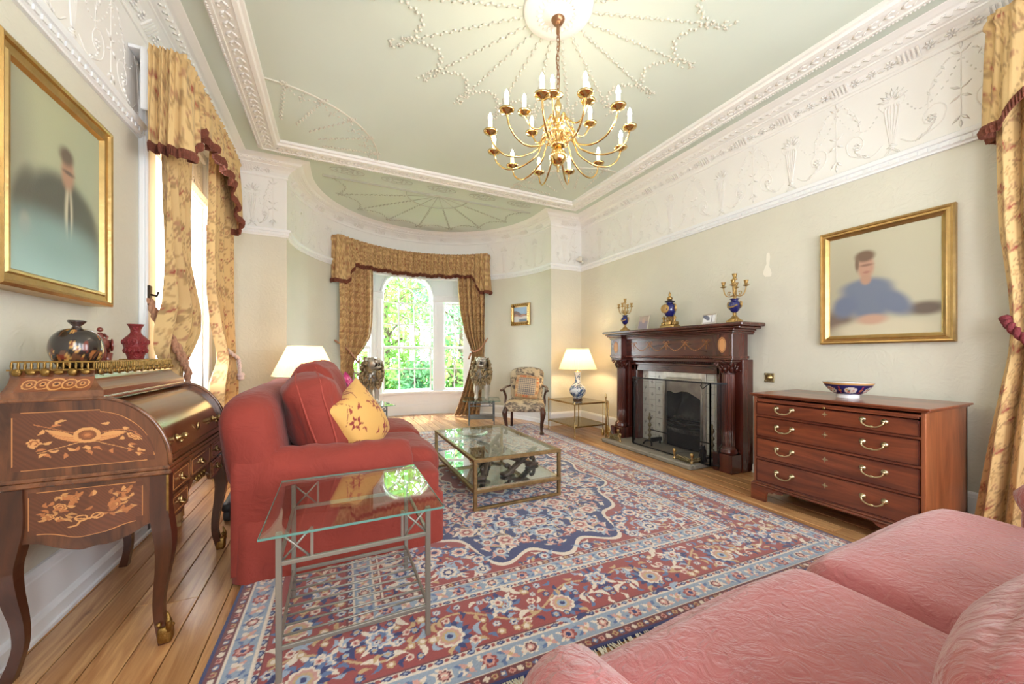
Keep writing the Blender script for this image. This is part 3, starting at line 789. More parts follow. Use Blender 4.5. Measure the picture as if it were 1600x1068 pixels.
# ---------------------------------------------------------------- garden outside the bay
M_lawn = mat('lawn', S(120, 170, 70), .9, var=(3, .3))
MB().box(-12, 16, 8.2, 40, -.75, -.7).obj('lawn', M_lawn, kind='structure')
def leaf_mat(name, a):
    m = bpy.data.materials.new(name); m.use_nodes = True; nt = m.node_tree; L = nt.links.new
    nt.nodes.remove(nt.nodes['Principled BSDF']); d = _n(nt, 'ShaderNodeBsdfDiffuse'); t = _n(nt, 'ShaderNodeBsdfTranslucent'); mx = _n(nt, 'ShaderNodeMixShader')
    tc = _n(nt, 'ShaderNodeTexCoord'); nz = _n(nt, 'ShaderNodeTexNoise'); nz.inputs['Scale'].default_value = 1.3; nz.inputs['Detail'].default_value = 3
    rp = _n(nt, 'ShaderNodeValToRGB'); rp.color_ramp.elements[0].position = .35; rp.color_ramp.elements[1].position = .65
    rp.color_ramp.elements[0].color = (a[0] * .5, a[1] * .6, a[2] * .6, 1); rp.color_ramp.elements[1].color = (a[0] * 1.3, a[1] * 1.1, a[2], 1)
    L(tc.outputs['Object'], nz.inputs['Vector']); L(nz.outputs['Fac'], rp.inputs[0])
    for q in (d, t): L(rp.outputs[0], q.inputs[0])
    mx.inputs[0].default_value = .45
    L(d.outputs[0], mx.inputs[1]); L(t.outputs[0], mx.inputs[2]); L(mx.outputs[0], nt.nodes['Material Output'].inputs[0]); return m
M_leafA = leaf_mat('leaf_green', S(132, 176, 96)); M_leafB = leaf_mat('leaf_blue_green', S(112, 166, 120))
M_bark = mat('bark', S(95, 80, 66), .9, bump=(20, .5))
def tree(x, y, h, r, n, M, label, seed):
    rg = np.random.default_rng(seed); t = thing('tree', label, 'tree', (x, y, -.7))
    m = MB(); m.tube([(x, y, -.7), (x + .05, y, h * .35), (x - .05, y + .1, h * .8)], [.11, .08, .03], 8)
    m.obj('trunk', M_bark, t)
    m = MB()
    for k in range(9):
        a = rg.uniform(0, 2 * PI); z = rg.uniform(.15, .75) * h; e = Vector((x + r * .85 * math.cos(a), y + r * .6 * math.sin(a), z + rg.uniform(.2, .8)))
        m.tube([(x, y, z - .2), ((x + e.x) / 2, (y + e.y) / 2, (z + e.z) / 2 + .1), e], [.035, .022, .008], 5)
    m.obj('branch', M_bark, t)
    C0 = np.stack([rg.normal(x, r * .42, n // 30), rg.normal(y, r * .35, n // 30), rg.uniform(-.5, h, n // 30)], 1)
    c = np.repeat(C0, 30, 0) + rg.normal(0, .16, (n // 30 * 30, 3)); k = len(c)
    d = rg.normal(size=(k, 3)); d /= np.linalg.norm(d, axis=1)[:, None]; e = np.cross(d, rg.normal(size=(k, 3))); e /= np.linalg.norm(e, axis=1)[:, None]
    s = rg.uniform(.05, .10, (k, 1))
    V = np.stack([c - d * s, c + e * s * .5, c + d * s, c - e * s * .5], 1).reshape(-1, 3)
    me = bpy.data.meshes.new('foliage'); me.from_pydata(V.tolist(), [], np.arange(k * 4).reshape(-1, 4).tolist())
    link_mesh('foliage', me, M, t, 'stuff')
tree(1.3, 11.2, 4.6, 1.9, 6000, M_leafA, 'broad green tree straight behind the arched bay window', 1)
tree(3.4, 10.8, 4.2, 1.6, 5200, M_leafB, 'bluish green tree behind the right side light of the bay', 2)
tree(.2, 13.4, 5.6, 2.2, 6000, M_leafB, 'taller tree in the distance left behind the arched window', 3)
tree(2.6, 14.2, 5.8, 2.4, 6000, M_leafA, 'tall far tree filling the gap right of the arched window', 4)
tree(-1.0, 10.6, 4.0, 1.4, 4000, M_leafA, 'green tree outside the left end of the bay window', 5)
for i, (x, y, lb) in enumerate(((.5, 9.8, 'low bright shrub under the arched window outside'), (1.9, 9.9, 'low leafy shrub outside right of the window centre'), (3.0, 9.6, 'low shrub outside the right side light'))):
    tree(x, y, 1.0, .75, 2000, (M_leafA, M_leafB, M_leafA)[i], lb, 20 + i)
# ================================================================ RUG
def build_rug():
    ppm = 250; W, Ln = 3.42, 4.56; HX, HY = W / 2, Ln / 2
    NAVY, RED, CREAM, PINK, LBL, MBL, OCH, DRED = SA(18, 34, 98), SA(146, 52, 50), SA(220, 204, 188), SA(204, 148, 136), SA(150, 164, 186), SA(82, 106, 150), SA(190, 156, 112), SA(104, 36, 44)
    c = Canvas(HX, HY, ppm, RED)             # one quarter; (0,0) is the rug's centre
    x = (np.arange(c.nx) + .5) / ppm; y = (np.arange(c.ny) + .5) / ppm
    X, Y = np.meshgrid(x, y); D = np.minimum(HX - X, HY - Y)
    rg = random.Random(5)
    F = .66                                   # depth of all borders
    a, b = HX - F - .03, HY - F - .05
    th = np.arctan2(Y / b, X / a); R = ((X / a) ** 1.9 + (Y / b) ** 1.9) ** (1 / 1.9)
    edge = 1.0 + .045 * np.cos(th * 16) - .03 * np.cos(th * 8)
    c.a[R < edge + .022] = CREAM; c.a[R < edge] = NAVY
    def flower(px, py, r, base):
        k = rg.random()
        if base == 'n':
            sets = ([CREAM, PINK, RED, CREAM], [PINK, CREAM, MBL, OCH], [LBL, CREAM, RED, PINK], [RED, PINK, CREAM, NAVY], [CREAM, LBL, PINK, RED])
        elif base == 'r':
            sets = ([NAVY, LBL, CREAM, RED], [CREAM, LBL, NAVY, PINK], [MBL, CREAM, PINK, NAVY], [CREAM, PINK, MBL, OCH], [LBL, CREAM, NAVY, CREAM])
        else:
            sets = ([RED, PINK, NAVY], [CREAM, PINK, RED], [CREAM, OCH, MBL], [MBL, CREAM, RED])
        c.ros(px, py, r, rg.random() * 6, rg.choice(sets), rg.choice((6, 8, 8, 10)), .24)
    def inner(px, py):
        d = min(HX - px, HY - py)
        if d < F: return 'b'
        t = math.atan2(py / b, px / a); r = ((max(px, 0) / a) ** 1.9 + (max(py, 0) / b) ** 1.9) ** (1 / 1.9)
        e = 1.0 + .045 * math.cos(t * 16) - .03 * math.cos(t * 8)
        return 'n' if r < e - .04 else ('r' if r > e + .05 else 'x')
    # vines in the field
    for k in range(95):
        px, py = rg.uniform(0, HX - F), rg.uniform(0, HY - F); z = inner(px, py)
        if z not in 'nr': continue
        r0 = rg.uniform(.05, .16); s0 = rg.uniform(0, 6); dr = rg.choice((-1, 1)); P = []
        for t in np.linspace(0, 1, 16):
            q = (px + r0 * (1 - .7 * t) * math.cos(s0 + dr * t * 4.4), py + r0 * (1 - .7 * t) * math.sin(s0 + dr * t * 4.4))
            if inner(*q) != z: break
            P.append(q)
        if len(P) > 3: c.line(P, .0045, OCH if z == 'n' else CREAM)
    # flowers and leaves in the field, spaced
    pts = []
    for rad, tries in ((.066, 240), (.046, 560), (.030, 1300), (.019, 3000)):
        for _ in range(tries):
            px, py = rg.uniform(0, HX - F), rg.uniform(0, HY - F); z = inner(px, py)
            if z not in 'nr' or inner(px + rad * .8, py) not in z or inner(px, py + rad * .8) not in z: continue
            if any((px - q[0]) ** 2 + (py - q[1]) ** 2 < ((rad + q[2]) * 1.0) ** 2 for q in pts): continue
            pts.append((px, py, rad))
            if rad > .03:
                if rad > .045:
                    for q in range(5):
                        an = rg.random() * 6.28; c.leaf(px + rad * 1.15 * math.cos(an), py + rad * 1.15 * math.sin(an), .036, .011, an + .6, rg.choice((PINK, CREAM, LBL) if z == 'n' else (CREAM, LBL, NAVY)), .5)
                flower(px, py, rad, z)
            else:
                for q in range(rg.choice((1, 2, 3))):
                    c.leaf(px + rg.uniform(-.008, .008), py + rg.uniform(-.008, .008), rad * 1.25, rad * .42, rg.random() * 6.28, rg.choice((PINK, CREAM, LBL, RED) if z == 'n' else (CREAM, LBL, NAVY, OCH, MBL)), rg.uniform(-.7, .7))
    # medallion at the centre
    M = ((X / .36) ** 2 + (Y / .52) ** 2) ** .5; tm = np.arctan2(Y / .52, X / .36); em = 1 + .07 * np.cos(tm * 12)
    c.a[M < em + .05] = CREAM; c.a[M < em] = RED; c.a[(M < .42 * em)] = MBL; c.a[M < .36 * em] = NAVY
    for k in range(46):
        an = rg.uniform(0, PI / 2); q = rg.choice((.2, .56, .7, .86)); flower(.36 * q * math.cos(an), .52 * q * math.sin(an), rg.choice((.022, .03)), 'r' if q > .4 else 'n')
    # borders
    def band(d0, d1, col): c.a[(D >= d0) & (D < d1)] = col
    band(0, .02, NAVY); band(.02, .062, DRED); band(.062, .069, CREAM); band(.069, .163, LBL * .86); band(.163, .170, CREAM); band(.170, .197, CREAM * .92); band(.197, .203, DRED)
    band(.203, .495, RED); band(.495, .501, DRED); band(.501, .527, CREAM * .92); band(.527, .534, CREAM); band(.534, .618, LBL * .86); band(.618, .624, CREAM); band(.624, F - .006, DRED); band(F - .006, F, CREAM)
    def run(d, step, fn):
        for side in (0, 1):
            Lh = (HX if side else HY); off = d; n = int((Lh - d) / step); st = (Lh - d) / max(1, n)
            for i in range(n + 1):
                t = i * st
                p = (t, HY - off) if side else (HX - off, t)
                fn(p[0], p[1], i, 0 if side else PI / 2)
    for d in (.041, .639): run(d, .034, lambda px, py, i, an: c.ros(px, py, .014, i, [(MBL, OCH, CREAM, PINK)[i % 4], (CREAM, RED)[i % 2]], 4, .3))
    def guard(px, py, i, an):
        if i % 2 == 0: c.ros(px, py, .036, .4, [RED, PINK, NAVY] if i % 4 == 0 else [CREAM, DRED, PINK, CREAM], 8, .25)
        else:
            for q in range(4): c.leaf(px + .017 * math.cos(an + q * PI / 2 + .78), py + .017 * math.sin(an + q * PI / 2 + .78), .022, .011, an + q * PI / 2 + .78, (CREAM, PINK)[q % 2])
            c.disc(px, py, .008, OCH)
        for q in range(3): c.ros(px + rg.uniform(-.04, .04), py + rg.uniform(-.04, .04), .008, 0, [rg.choice((CREAM, PINK, MBL))], 4, .3)
        for sg in (-1, 1):
            c.leaf(px + math.cos(an) * .036 + sg * .02 * math.sin(an), py + math.sin(an) * .036 + sg * .02 * math.cos(an), .018, .007, an + sg * .6, (MBL, CREAM)[(i + sg) % 2])
    for d in (.116, .576): run(d, .085, guard)
    def bead(px, py, i, an):
        if i % 2 == 0: c.leaf(px, py, .021, .0105, an, NAVY); c.leaf(px, py, .010, .0045, an, LBL)
        else: c.ros(px, py, .0095, 0, [RED], 4, .3)
    for d in (.1835, .514): run(d, .0315, bead)
    # main border
    def vine(px, py, i, an):
        c.disc(px, py, .0055, OCH)
    for side in (0, 1):
        Lh = HX if side else HY; P = []
        for t in np.arange(0, Lh - .22, .01):
            o = .349 + .075 * math.sin(t / .31 * PI); P.append((t, HY - o) if side else (HX - o, t))
        c.line(P, .006, OCH)
    def pal(px, py, i, an):
        nx, ny = (0, 1) if abs(an) < .1 else (1, 0)
        s = 1 if i % 2 else -1; px += nx * .05 * s; py += ny * .05 * s
        if i % 2:
            for q in range(9):
                aq = an + PI + (q - 4) * .36; c.leaf(px + .062 * math.cos(aq), py + .062 * math.sin(aq), .04, .017, aq, NAVY if q % 2 else MBL)
            c.ros(px, py, .062, .2, [CREAM, PINK * .9, OCH, LBL, NAVY], 10, .15)
        else:
            c.ros(px, py, .074, .1, [MBL, CREAM, LBL, RED, OCH], 8, .28)
            for q in range(8): c.leaf(px + .078 * math.cos(q * .785), py + .078 * math.sin(q * .785), .026, .011, q * .785, (NAVY, CREAM)[q % 2])
        for q in range(4):
            aq = rg.random() * 6.28; c.leaf(px + .115 * math.cos(aq), py + .115 * math.sin(aq), .045, .014, aq + 1.2, rg.choice((CREAM, LBL, NAVY)), .6)
    run(.349, .235, pal)
    small = []
    for _ in range(5200):
        px, py = rg.uniform(0, HX), rg.uniform(0, HY); d = min(HX - px, HY - py)
        if not (.222 < d < .478) or any((px - q[0]) ** 2 + (py - q[1]) ** 2 < .0011 for q in small): continue
        if np.abs(c.a[min(c.ny - 1, int(py * ppm)), min(c.nx - 1, int(px * ppm))] - RED).sum() > .01: continue
        small.append((px, py))
        if rg.random() < .5: c.ros(px, py, rg.uniform(.016, .026), rg.random(), rg.choice(([CREAM, PINK, RED], [LBL, CREAM, NAVY], [NAVY, LBL, OCH], [OCH, CREAM])), 6, .3)
        else: c.leaf(px, py, .028, .010, rg.random() * 6, rg.choice((CREAM, LBL, MBL, OCH, NAVY)), .6)
    # sample onto the mesh
    xs = np.linspace(-HX, HX, 690); ys = np.concatenate([np.linspace(-HY, 0, 570)[:-1], np.linspace(0, HY, 340)])
    U, V = np.meshgrid(xs, ys); colr = c.sample(np.minimum(np.abs(U), HX - .003), np.minimum(np.abs(V), HY - .003))
    rn = np.random.default_rng(3).uniform(.88, 1.08, U.shape + (1,)); colr = colr * rn
    NL, NR, FL, FR = np.array([-.46, 1.27]), np.array([2.95, 1.12]), np.array([-.37, 5.80]), np.array([3.03, 5.66])
    s = ((U + HX) / W)[..., None]; t = ((V + HY) / Ln)[..., None]
    P = (NL * (1 - s) + NR * s) * (1 - t) + (FL * (1 - s) + FR * s) * t
    Z = np.full(U.shape, .011); e = np.minimum(np.minimum(U + HX, HX - U), np.minimum(V + HY, HY - V)); Z[e < 1e-6] = .001
    XYZ = np.concatenate([P, Z[..., None]], -1)
    root = thing('persian_rug', 'large red and navy floral oriental rug covering the wooden floor', 'rug', (1.28, 3.45, 0))
    grid_obj('pile', XYZ, colr, mat('rug_wool', attr='Col', rough=.85, sheen=.4, bump=(420, .25)), root, smooth=False)
    m = MB(); rgr = random.Random(2)
    for i in range(420):
        u = rgr.random(); p = NL * (1 - u) + NR * u; an = rgr.uniform(-.5, .5); l = rgr.uniform(.03, .06)
        m.tube([(p[0], p[1] + .004, .008), (p[0] + math.sin(an) * l * .6, p[1] - l * .6, .007), (p[0] + math.sin(an * 1.6) * l, p[1] - l, .003)], [.003, .003, .002], 3)
    m.obj('fringe', mat('rug_fringe_cotton', S(222, 214, 200), .9), root, kind='stuff')
build_rug()

# ================================================================ CURTAINS
def floral_canvas(size, base, seed, dens=1.0, reds=S(150, 70, 52), tans=(S(184, 148, 96), S(160, 128, 84), S(172, 128, 90))):
    c = Canvas(size, size, 420, base, wrap=True); rg = random.Random(seed)
    n = int(9 * dens)
    for i in range(n):
        x, y = (i % 3 + .5 + rg.uniform(-.25, .25)) * size / 3, (i // 3 + .5 + rg.uniform(-.25, .25)) * size / 3
        P = [(x + .16 * size * math.sin(t * 2.2 + i), y + (t - .5) * .5 * size) for t in np.linspace(0, 1, 16)]
        c.line(P, .0035, tans[1])
        for k in range(7):
            q = P[2 * k + 1]; a = rg.random() * 6.28
            c.leaf(q[0] + .03 * math.cos(a), q[1] + .03 * math.sin(a), .035, .012, a, tans[k % 3], .5)
            c.leaf(q[0] + .03 * math.cos(a), q[1] + .03 * math.sin(a), .024, .006, a, base, .5)
        k = i % 3
        if k == 0:
            for q in range(9):
                a = PI / 2 + (q - 4) * .34; c.leaf(x + .04 * math.cos(a), y + .04 * math.sin(a), .042, .010, a, reds if q % 4 == 1 else tans[q % 3])
            c.disc(x, y, .014, tans[1])
        elif k == 1:
            c.ros(x, y, .06, rg.random(), [tans[1], base, tans[0], tans[2], base, tans[1]], 7, .3)
        else:
            for q in range(5):
                a = rg.random() * 6.28; c.leaf(x + .035 * math.cos(a), y + .035 * math.sin(a), .04, .015, a + .5, tans[q % 3], .6)
        fx, fy = x + rg.uniform(-.1, .1), y + rg.uniform(-.1, .1)
        for q in range(3): c.disc(fx + q * .022, fy + .01 * (q % 2), .008, reds); c.line([(fx + q * .022, fy), (fx + .02, fy - .035)], .002, tans[1])
    return c
GOLD = np.array(S(208, 174, 120))
FAB = floral_canvas(.62, GOLD, 4)
FAB2 = floral_canvas(.34, np.array(S(212, 176, 124)), 9, reds=S(150, 92, 62), tans=(S(184, 148, 98), S(168, 132, 86), S(176, 132, 92)))
M_cur = mat('gold_floral_curtain_fabric', attr='Col', rough=.75, sheen=.15, bump=(160, .12, 0, (1, 1, .15)))
M_fringe = mat('russet_fringe', S(122, 66, 48), .85, bump=(260, .8, 0, (1, 1, .06)), var=(80, .25))
M_rope = mat('twisted_cord_pink_gold', S(190, 140, 110), .7, bump=(120, .8, 1.5), var=(60, .2))
M_lining = mat('pale_curtain_lining', S(226, 220, 206), .8)
def curtain(name, parent, rows, mp, npl, fab, width, nu=150, nv=200, seed=0, label=None):
    """rows: (z, s_left, s_right, pleat depth); mp(s, depth, z) arrays -> xyz"""
    R_ = np.array(rows)[::-1]; zz = np.linspace(R_[0, 0], R_[-1, 0], nv)
    sm = lambda k: np.interp(zz, R_[:, 0], R_[:, k])
    def smooth(a):
        for _ in range(6): a = np.concatenate([a[:1], (a[:-2] + 2 * a[1:-1] + a[2:]) / 4, a[-1:]])
        return a
    sl, sr, am = smooth(sm(1)), smooth(sm(2)), smooth(sm(3))
    u = np.linspace(0, 1, nu); U, Zg = np.meshgrid(u, zz)
    rg = np.random.default_rng(seed); ph = rg.uniform(0, 6, 3)
    wob = .06 * np.sin(Zg * 1.7 + ph[0]) + .04 * np.sin(Zg * 3.1 + U * 5 + ph[1])
    k = U * npl * 2 * PI + wob * 6
    S_ = sl[:, None] + (sr - sl)[:, None] * (U + .25 / npl / 2 / PI * np.sin(2 * k))
    Dp = am[:, None] * (np.sin(k) + .35 * np.sin(1.7 * k + ph[2]) + .15 * np.sin(5.3 * U + 4 * Zg))
    XYZ = np.stack(mp(S_, Dp, Zg), -1)
    colr = fab.sample(U * width + seed * .13, Zg + seed * .07)
    return grid_obj(name, XYZ, colr, M_cur, parent, label=label)
def cord(mb, pts, r):
    P = catmull(pts, 10)
    for ph in (0, PI):
        Q = []
        for i, p in enumerate(P):
            t = (P[min(i + 1, len(P) - 1)] - P[max(i - 1, 0)]).normalized(); x = t.cross(Vector((.3, .2, 1))).normalized(); y = t.cross(x)
            a = i * .9 + ph; Q.append(p + x * r * .6 * math.cos(a) + y * r * .6 * math.sin(a))
        mb.tube(Q, r * .75, 6)
def pelmet(root, path, ztop, zbot, fab, npl, width, amp, up_flip=False, nv=24, nu=260, seed=0):
    """path(u)-> (x,y), outward normal ; zbot(u)"""
    u = np.linspace(0, 1, nu); v = np.linspace(0, 1, nv); XYZ = np.zeros((nv, nu, 3)); colr = np.zeros((nv, nu, 3))
    rg = np.random.default_rng(seed); jit = rg.uniform(-.6, .6, nu); jit = np.convolve(jit, np.ones(9) / 9, 'same')
    frg = MB(); bot = []
    for i, a in enumerate(u):
        (x, y), (nx, ny) = path(a); zb = zbot(a)
        k = a * npl * 2 * PI + jit[i] * 5
        for j, b in enumerate(v):
            z = ztop + (zb - ztop) * b
            d = amp * (.35 + .65 * b) * (.5 + .5 * math.sin(k)) + .012 * math.sin(k * 2.3 + 3 * b) * (1 - .4 * b) + (.014 if .05 < b < .13 else 0)
            XYZ[j, i] = (x + nx * d, y + ny * d, z)
        bot.append(XYZ[-1, i].copy())
    U, V = np.meshgrid(u, v)
    colr = fab.sample(U * width, ztop - V * .62 + seed * .2)
    grid_obj('pelmet_fabric', XYZ, colr, M_cur, root)
    N = len(bot); vs = []; fs = []
    for i, p in enumerate(bot):
        (x, y), (nx, ny) = path(u[i]); q = .007 if i % 2 else -.004
        vs += [(p[0] + nx * .006, p[1] + ny * .006, p[2] + .014), (p[0] + nx * (.014 + q), p[1] + ny * (.014 + q), p[2] - .012), (p[0] + nx * (.006 + q), p[1] + ny * (.006 + q), p[2] - .05), (p[0] - nx * .006, p[1] - ny * .006, p[2] - .048), (p[0] - nx * .006, p[1] - ny * .006, p[2] + .01)]
    for i in range(N - 1):
        for k in range(4): fs.append((i * 5 + k, i * 5 + k + 1, i * 5 + 5 + k + 1, i * 5 + 5 + k))
    MB().add(vs, fs).obj('fringe', M_fringe, root)
# --- left window
cl = thing('curtain', 'gold floral curtain nearest the desk, pulled back by a cord at the left window', 'curtain', (-1.08, 3.45, 0), 'curtains')
mpL = lambda x0: (lambda s, d, z: (x0 + d, s, z))
curtain('drape', cl, [(3.12, 3.22, 3.72, .02), (2.5, 3.20, 3.72, .03), (1.9, 3.24, 3.76, .035), (1.55, 3.26, 4.02, .05), (1.38, 3.16, 3.98, .06), (1.22, 3.13, 3.76, .05), (1.08, 3.26, 3.50, .035), (.9, 3.24, 3.50, .04), (.02, 3.16, 3.56, .05)], mpL(-1.03), 4, FAB, 1.25, seed=1)
m = MB(); cord(m, [(-1.13, 3.30, 1.57), (-1.08, 3.27, 1.42), (-1.0, 3.27, 1.27), (-.96, 3.33, 1.13), (-.955, 3.42, 1.06), (-.98, 3.5, 1.08)], .016); cord(m, [(-1.13, 3.31, 1.57), (-1.06, 3.29, 1.40), (-.97, 3.29, 1.24), (-.95, 3.36, 1.10), (-.955, 3.40, .95), (-.955, 3.40, .84)], .016)
m.obj('tieback_cord', M_rope, cl)
m = MB(); m.box(-1.145, -1.12, 3.285, 3.325, 1.52, 1.66, .006); m.tube([(-1.13, 3.305, 1.6), (-1.09, 3.30, 1.59), (-1.08, 3.30, 1.62)], .008, 6); m.obj('holdback_hook', mat('dark_bronze', S(70, 58, 48), .4, .8), cl)
c2 = thing('curtain', 'gold floral curtain in the far left corner with a pale knotted tassel', 'curtain', (-1.0, 4.5, 0), 'curtains')
curtain('drape', c2, [(3.12, 4.10, 4.86, .02), (2.6, 4.10, 4.86, .025), (2.1, 4.0, 4.86, .03), (1.75, 4.02, 4.86, .035), (1.45, 4.2, 4.85, .04), (1.22, 4.42, 4.80, .045), (1.12, 4.45, 4.78, .045), (.9, 4.2, 4.84, .06), (.6, 4.16, 4.88, .05), (.02, 4.22, 4.92, .05)], mpL(-.99), 5, FAB, 1.5, seed=2)
m = MB(); cord(m, [(-1.14, 4.86, 1.35), (-.98, 4.8, 1.2), (-.91, 4.66, 1.16), (-.9, 4.55, 1.17), (-.95, 4.44, 1.24)], .016)
m.obj('tieback_cord', mat('pale_pink_cord', S(216, 196, 188), .8, bump=(120, .6)), c2)
m = MB(); cord(m, [(-.895, 4.62, 1.16), (-.885, 4.63, 1.08), (-.885, 4.63, 1.0)], .014)
for dy, dz in ((0, .97), (-.04, .985), (.04, .985), (-.02, .95), (.02, .95)): m.ell((-.875, 4.63 + dy, dz), (.028, .03, .024), 10, 6)
m.obj('knotted_tassel', mat('pale_pink_tassel', S(222, 206, 206), .85, bump=(90, .5)), c2)
pl = thing('pelmet', 'tall gathered gold floral pelmet with russet fringe over the left window', 'pelmet', (-1.0, 3.9, 2.5), 'pelmets')
def pathL(u):
    a, b, c_ = .17, .83, 1.0                      # return, front, return
    if u < .16: t = u / .16; return ((-1.065 + .135 * t, 3.12), (0, -1))
    if u < .20: t = (u - .16) / .04 * PI / 2; return ((-.93 + .04 * math.sin(t), 3.16 - .04 * math.cos(t)), (math.sin(t), -math.cos(t)))
    if u < .86: t = (u - .20) / .66; return ((-.89, 3.16 + 1.42 * t), (1, 0))
    if u < .90: t = (u - .86) / .04 * PI / 2; return ((-.93 + .04 * math.cos(t), 4.58 + .04 * math.sin(t)), (math.cos(t), math.sin(t)))
    t = (u - .90) / .10; return ((-.93 - .24 * t, 4.62), (0, 1))
def zbL(u):
    t = (u - .2) / .66
    if t < 0: return 2.52
    if t > 1: return 2.46
    return 2.52 + .30 * min(1, max(0, (t - .02) / .12)) * (1 - max(0, (t - .78) / .22)) - .05 * max(0, t - .78) / .22 + .02 * math.sin(t * 40)
pelmet(pl, pathL, 3.16, zbL, FAB, 17, 3.0, .045, seed=1)
m = MB(); m.box(-1.175, -.96, 3.14, 4.60, 3.13, 3.15); m.box(-1.115, -1.07, 3.127, 3.145, 2.75, 3.14, .004); m.obj('pelmet_board', M_white, pl)
# --- bay window
def mpB(r): return lambda s, d, z: (BX + (r - d) * np.cos(np.radians(s)), BY + (r - d) * np.sin(np.radians(s)), z)
c3 = thing('curtain', 'gold floral curtain on the left of the bay window behind the roaring lion', 'curtain', (-.02, 6.42, 0), 'curtains')
curtain('drape', c3, [(3.0, 137, 115.5, .03), (2.4, 137, 115.5, .04), (1.8, 137, 115.5, .045), (1.5, 137, 116.5, .05), (1.3, 136.5, 121, .05), (1.14, 136, 126, .045), (1.02, 136, 129, .04), (.7, 136, 127, .045), (.02, 136, 126, .05)], mpB(1.76), 6, FAB2, 1.9, seed=3, nu=120, nv=160)
m = MB(); cord(m, [BP(137.5, 1.86, 1.42), BP(134, 1.70, 1.27), BP(130, 1.66, 1.12), BP(127, 1.67, 1.05), BP(125, 1.74, 1.1)], .013); m.obj('tieback_cord', M_rope, c3)
c4 = thing('curtain', 'gold floral curtain on the right of the bay window trailing behind a silver lion', 'curtain', (2.65, 6.55, 0), 'curtains')
curtain('drape', c4, [(3.0, 64.5, 46.5, .03), (2.4, 64.0, 46.5, .04), (2.0, 62.5, 46.5, .045), (1.6, 59.5, 47, .05), (1.35, 56.2, 47, .05), (1.2, 54.8, 47.3, .045), (1.0, 55.8, 47.5, .04), (.6, 59.5, 48.5, .05), (.25, 63.5, 49.5, .06), (.02, 66.5, 50.5, .07)], mpB(1.76), 6, FAB2, 1.9, seed=4, nu=120, nv=160)
m = MB(); cord(m, [BP(46, 1.86, 1.5), BP(48, 1.7, 1.32), BP(52, 1.66, 1.24), BP(55.5, 1.7, 1.28)], .013)
for q in range(4): m.ell(BP(55 + .4 * q, 1.66, 1.2 - .03 * q), (.022, .022, .02), 8, 5)
m.obj('tieback_cord', M_rope, c4)
pb = thing('pelmet', 'curved gathered gold pelmet with russet fringe over the bay window', 'pelmet', (1.36, 6.9, 2.4), 'pelmets')
def pathB(u):
    if u < .05: t = u / .05; p = BP(137.4, 1.9 - .16 * t, 0); a = math.radians(137.4); return ((p[0], p[1]), (-math.sin(a), math.cos(a)))
    if u > .95: t = (u - .95) / .05; p = BP(45.4, 1.74 + .16 * t, 0); a = math.radians(45.4); return ((p[0], p[1]), (math.sin(a), -math.cos(a)))
    t = 137.4 - 92 * (u - .05) / .9; a = math.radians(t); p = BP(t, 1.74, 0); return ((p[0], p[1]), (-math.cos(a), -math.sin(a)))
def zbB(u):
    e = min(u, 1 - u) / .17
    k = min(1, max(0, (e - .45) / .45)); k = k * k * (3 - 2 * k)
    return 2.38 + .31 * k + .012 * math.sin(u * 60)
pelmet(pb, pathB, 3.10, zbB, FAB2, 34, 3.6, .065, seed=2, nu=520, nv=20)
m = MB(); m.surf(30, 2, lambda u, v: BP(137 - 91 * u, 1.75 + .14 * v, 3.085)); m.obj('pelmet_board', M_white, pb)
# --- right wall, near the camera
c5 = thing('curtain', 'gold floral curtain at the right edge held by a dark red rope', 'curtain', (3.7, .6, 0), 'curtains')
curtain('drape', c5, [(3.2, .80, .2, .03), (2.5, .80, .2, .035), (2.0, .79, .22, .035), (1.6, .755, .28, .04), (1.37, .745, .34, .04), (1.2, .755, .34, .04), (.8, .81, .3, .045), (.4, .855, .26, .05), (.02, .90, .24, .055)], lambda s, d, z: (3.72 - d, s, z), 5, FAB, 1.5, seed=5, nu=170, nv=260)
m = MB(); cord(m, [(3.83, .77, 1.42), (3.72, .76, 1.41), (3.66, .73, 1.36), (3.63, .66, 1.27), (3.62, .55, 1.2), (3.63, .4, 1.18)], .02); m.ell((3.70, .757, 1.415), (.03, .03, .022), 10, 6); m.obj('tieback_rope', mat('dark_red_rope', S(122, 42, 50), .7, bump=(110, .7, 1)), c5)
p5 = thing('pelmet', 'gold floral pelmet corner with brown fringe at the top right edge', 'pelmet', (3.7, .5, 2.5), 'pelmets')
def pathR(u):
    if u < .1: t = u / .1; return ((3.86 - .2 * t, .80), (0, 1))
    if u < .14: t = (u - .1) / .04 * PI / 2; return ((3.66 - .04 * math.sin(t), .76 + .04 * math.cos(t)), (-math.sin(t), math.cos(t)))
    return ((3.62, .76 - 1.5 * (u - .14) / .86), (-1, 0))
def zbR(u):
    if u < .14: return 2.60
    t = (u - .14) / .86; return 2.60 + .3 * min(1, t / .14) + .015 * math.sin(t * 50)
pelmet(p5, pathR, 3.28, zbR, FAB, 13, 2.4, .04, seed=3, nu=300, nv=30)
m = MB(); m.box(3.66, 3.865, -.66, .79, 3.26, 3.285); m.obj('pelmet_board', M_white, p5)
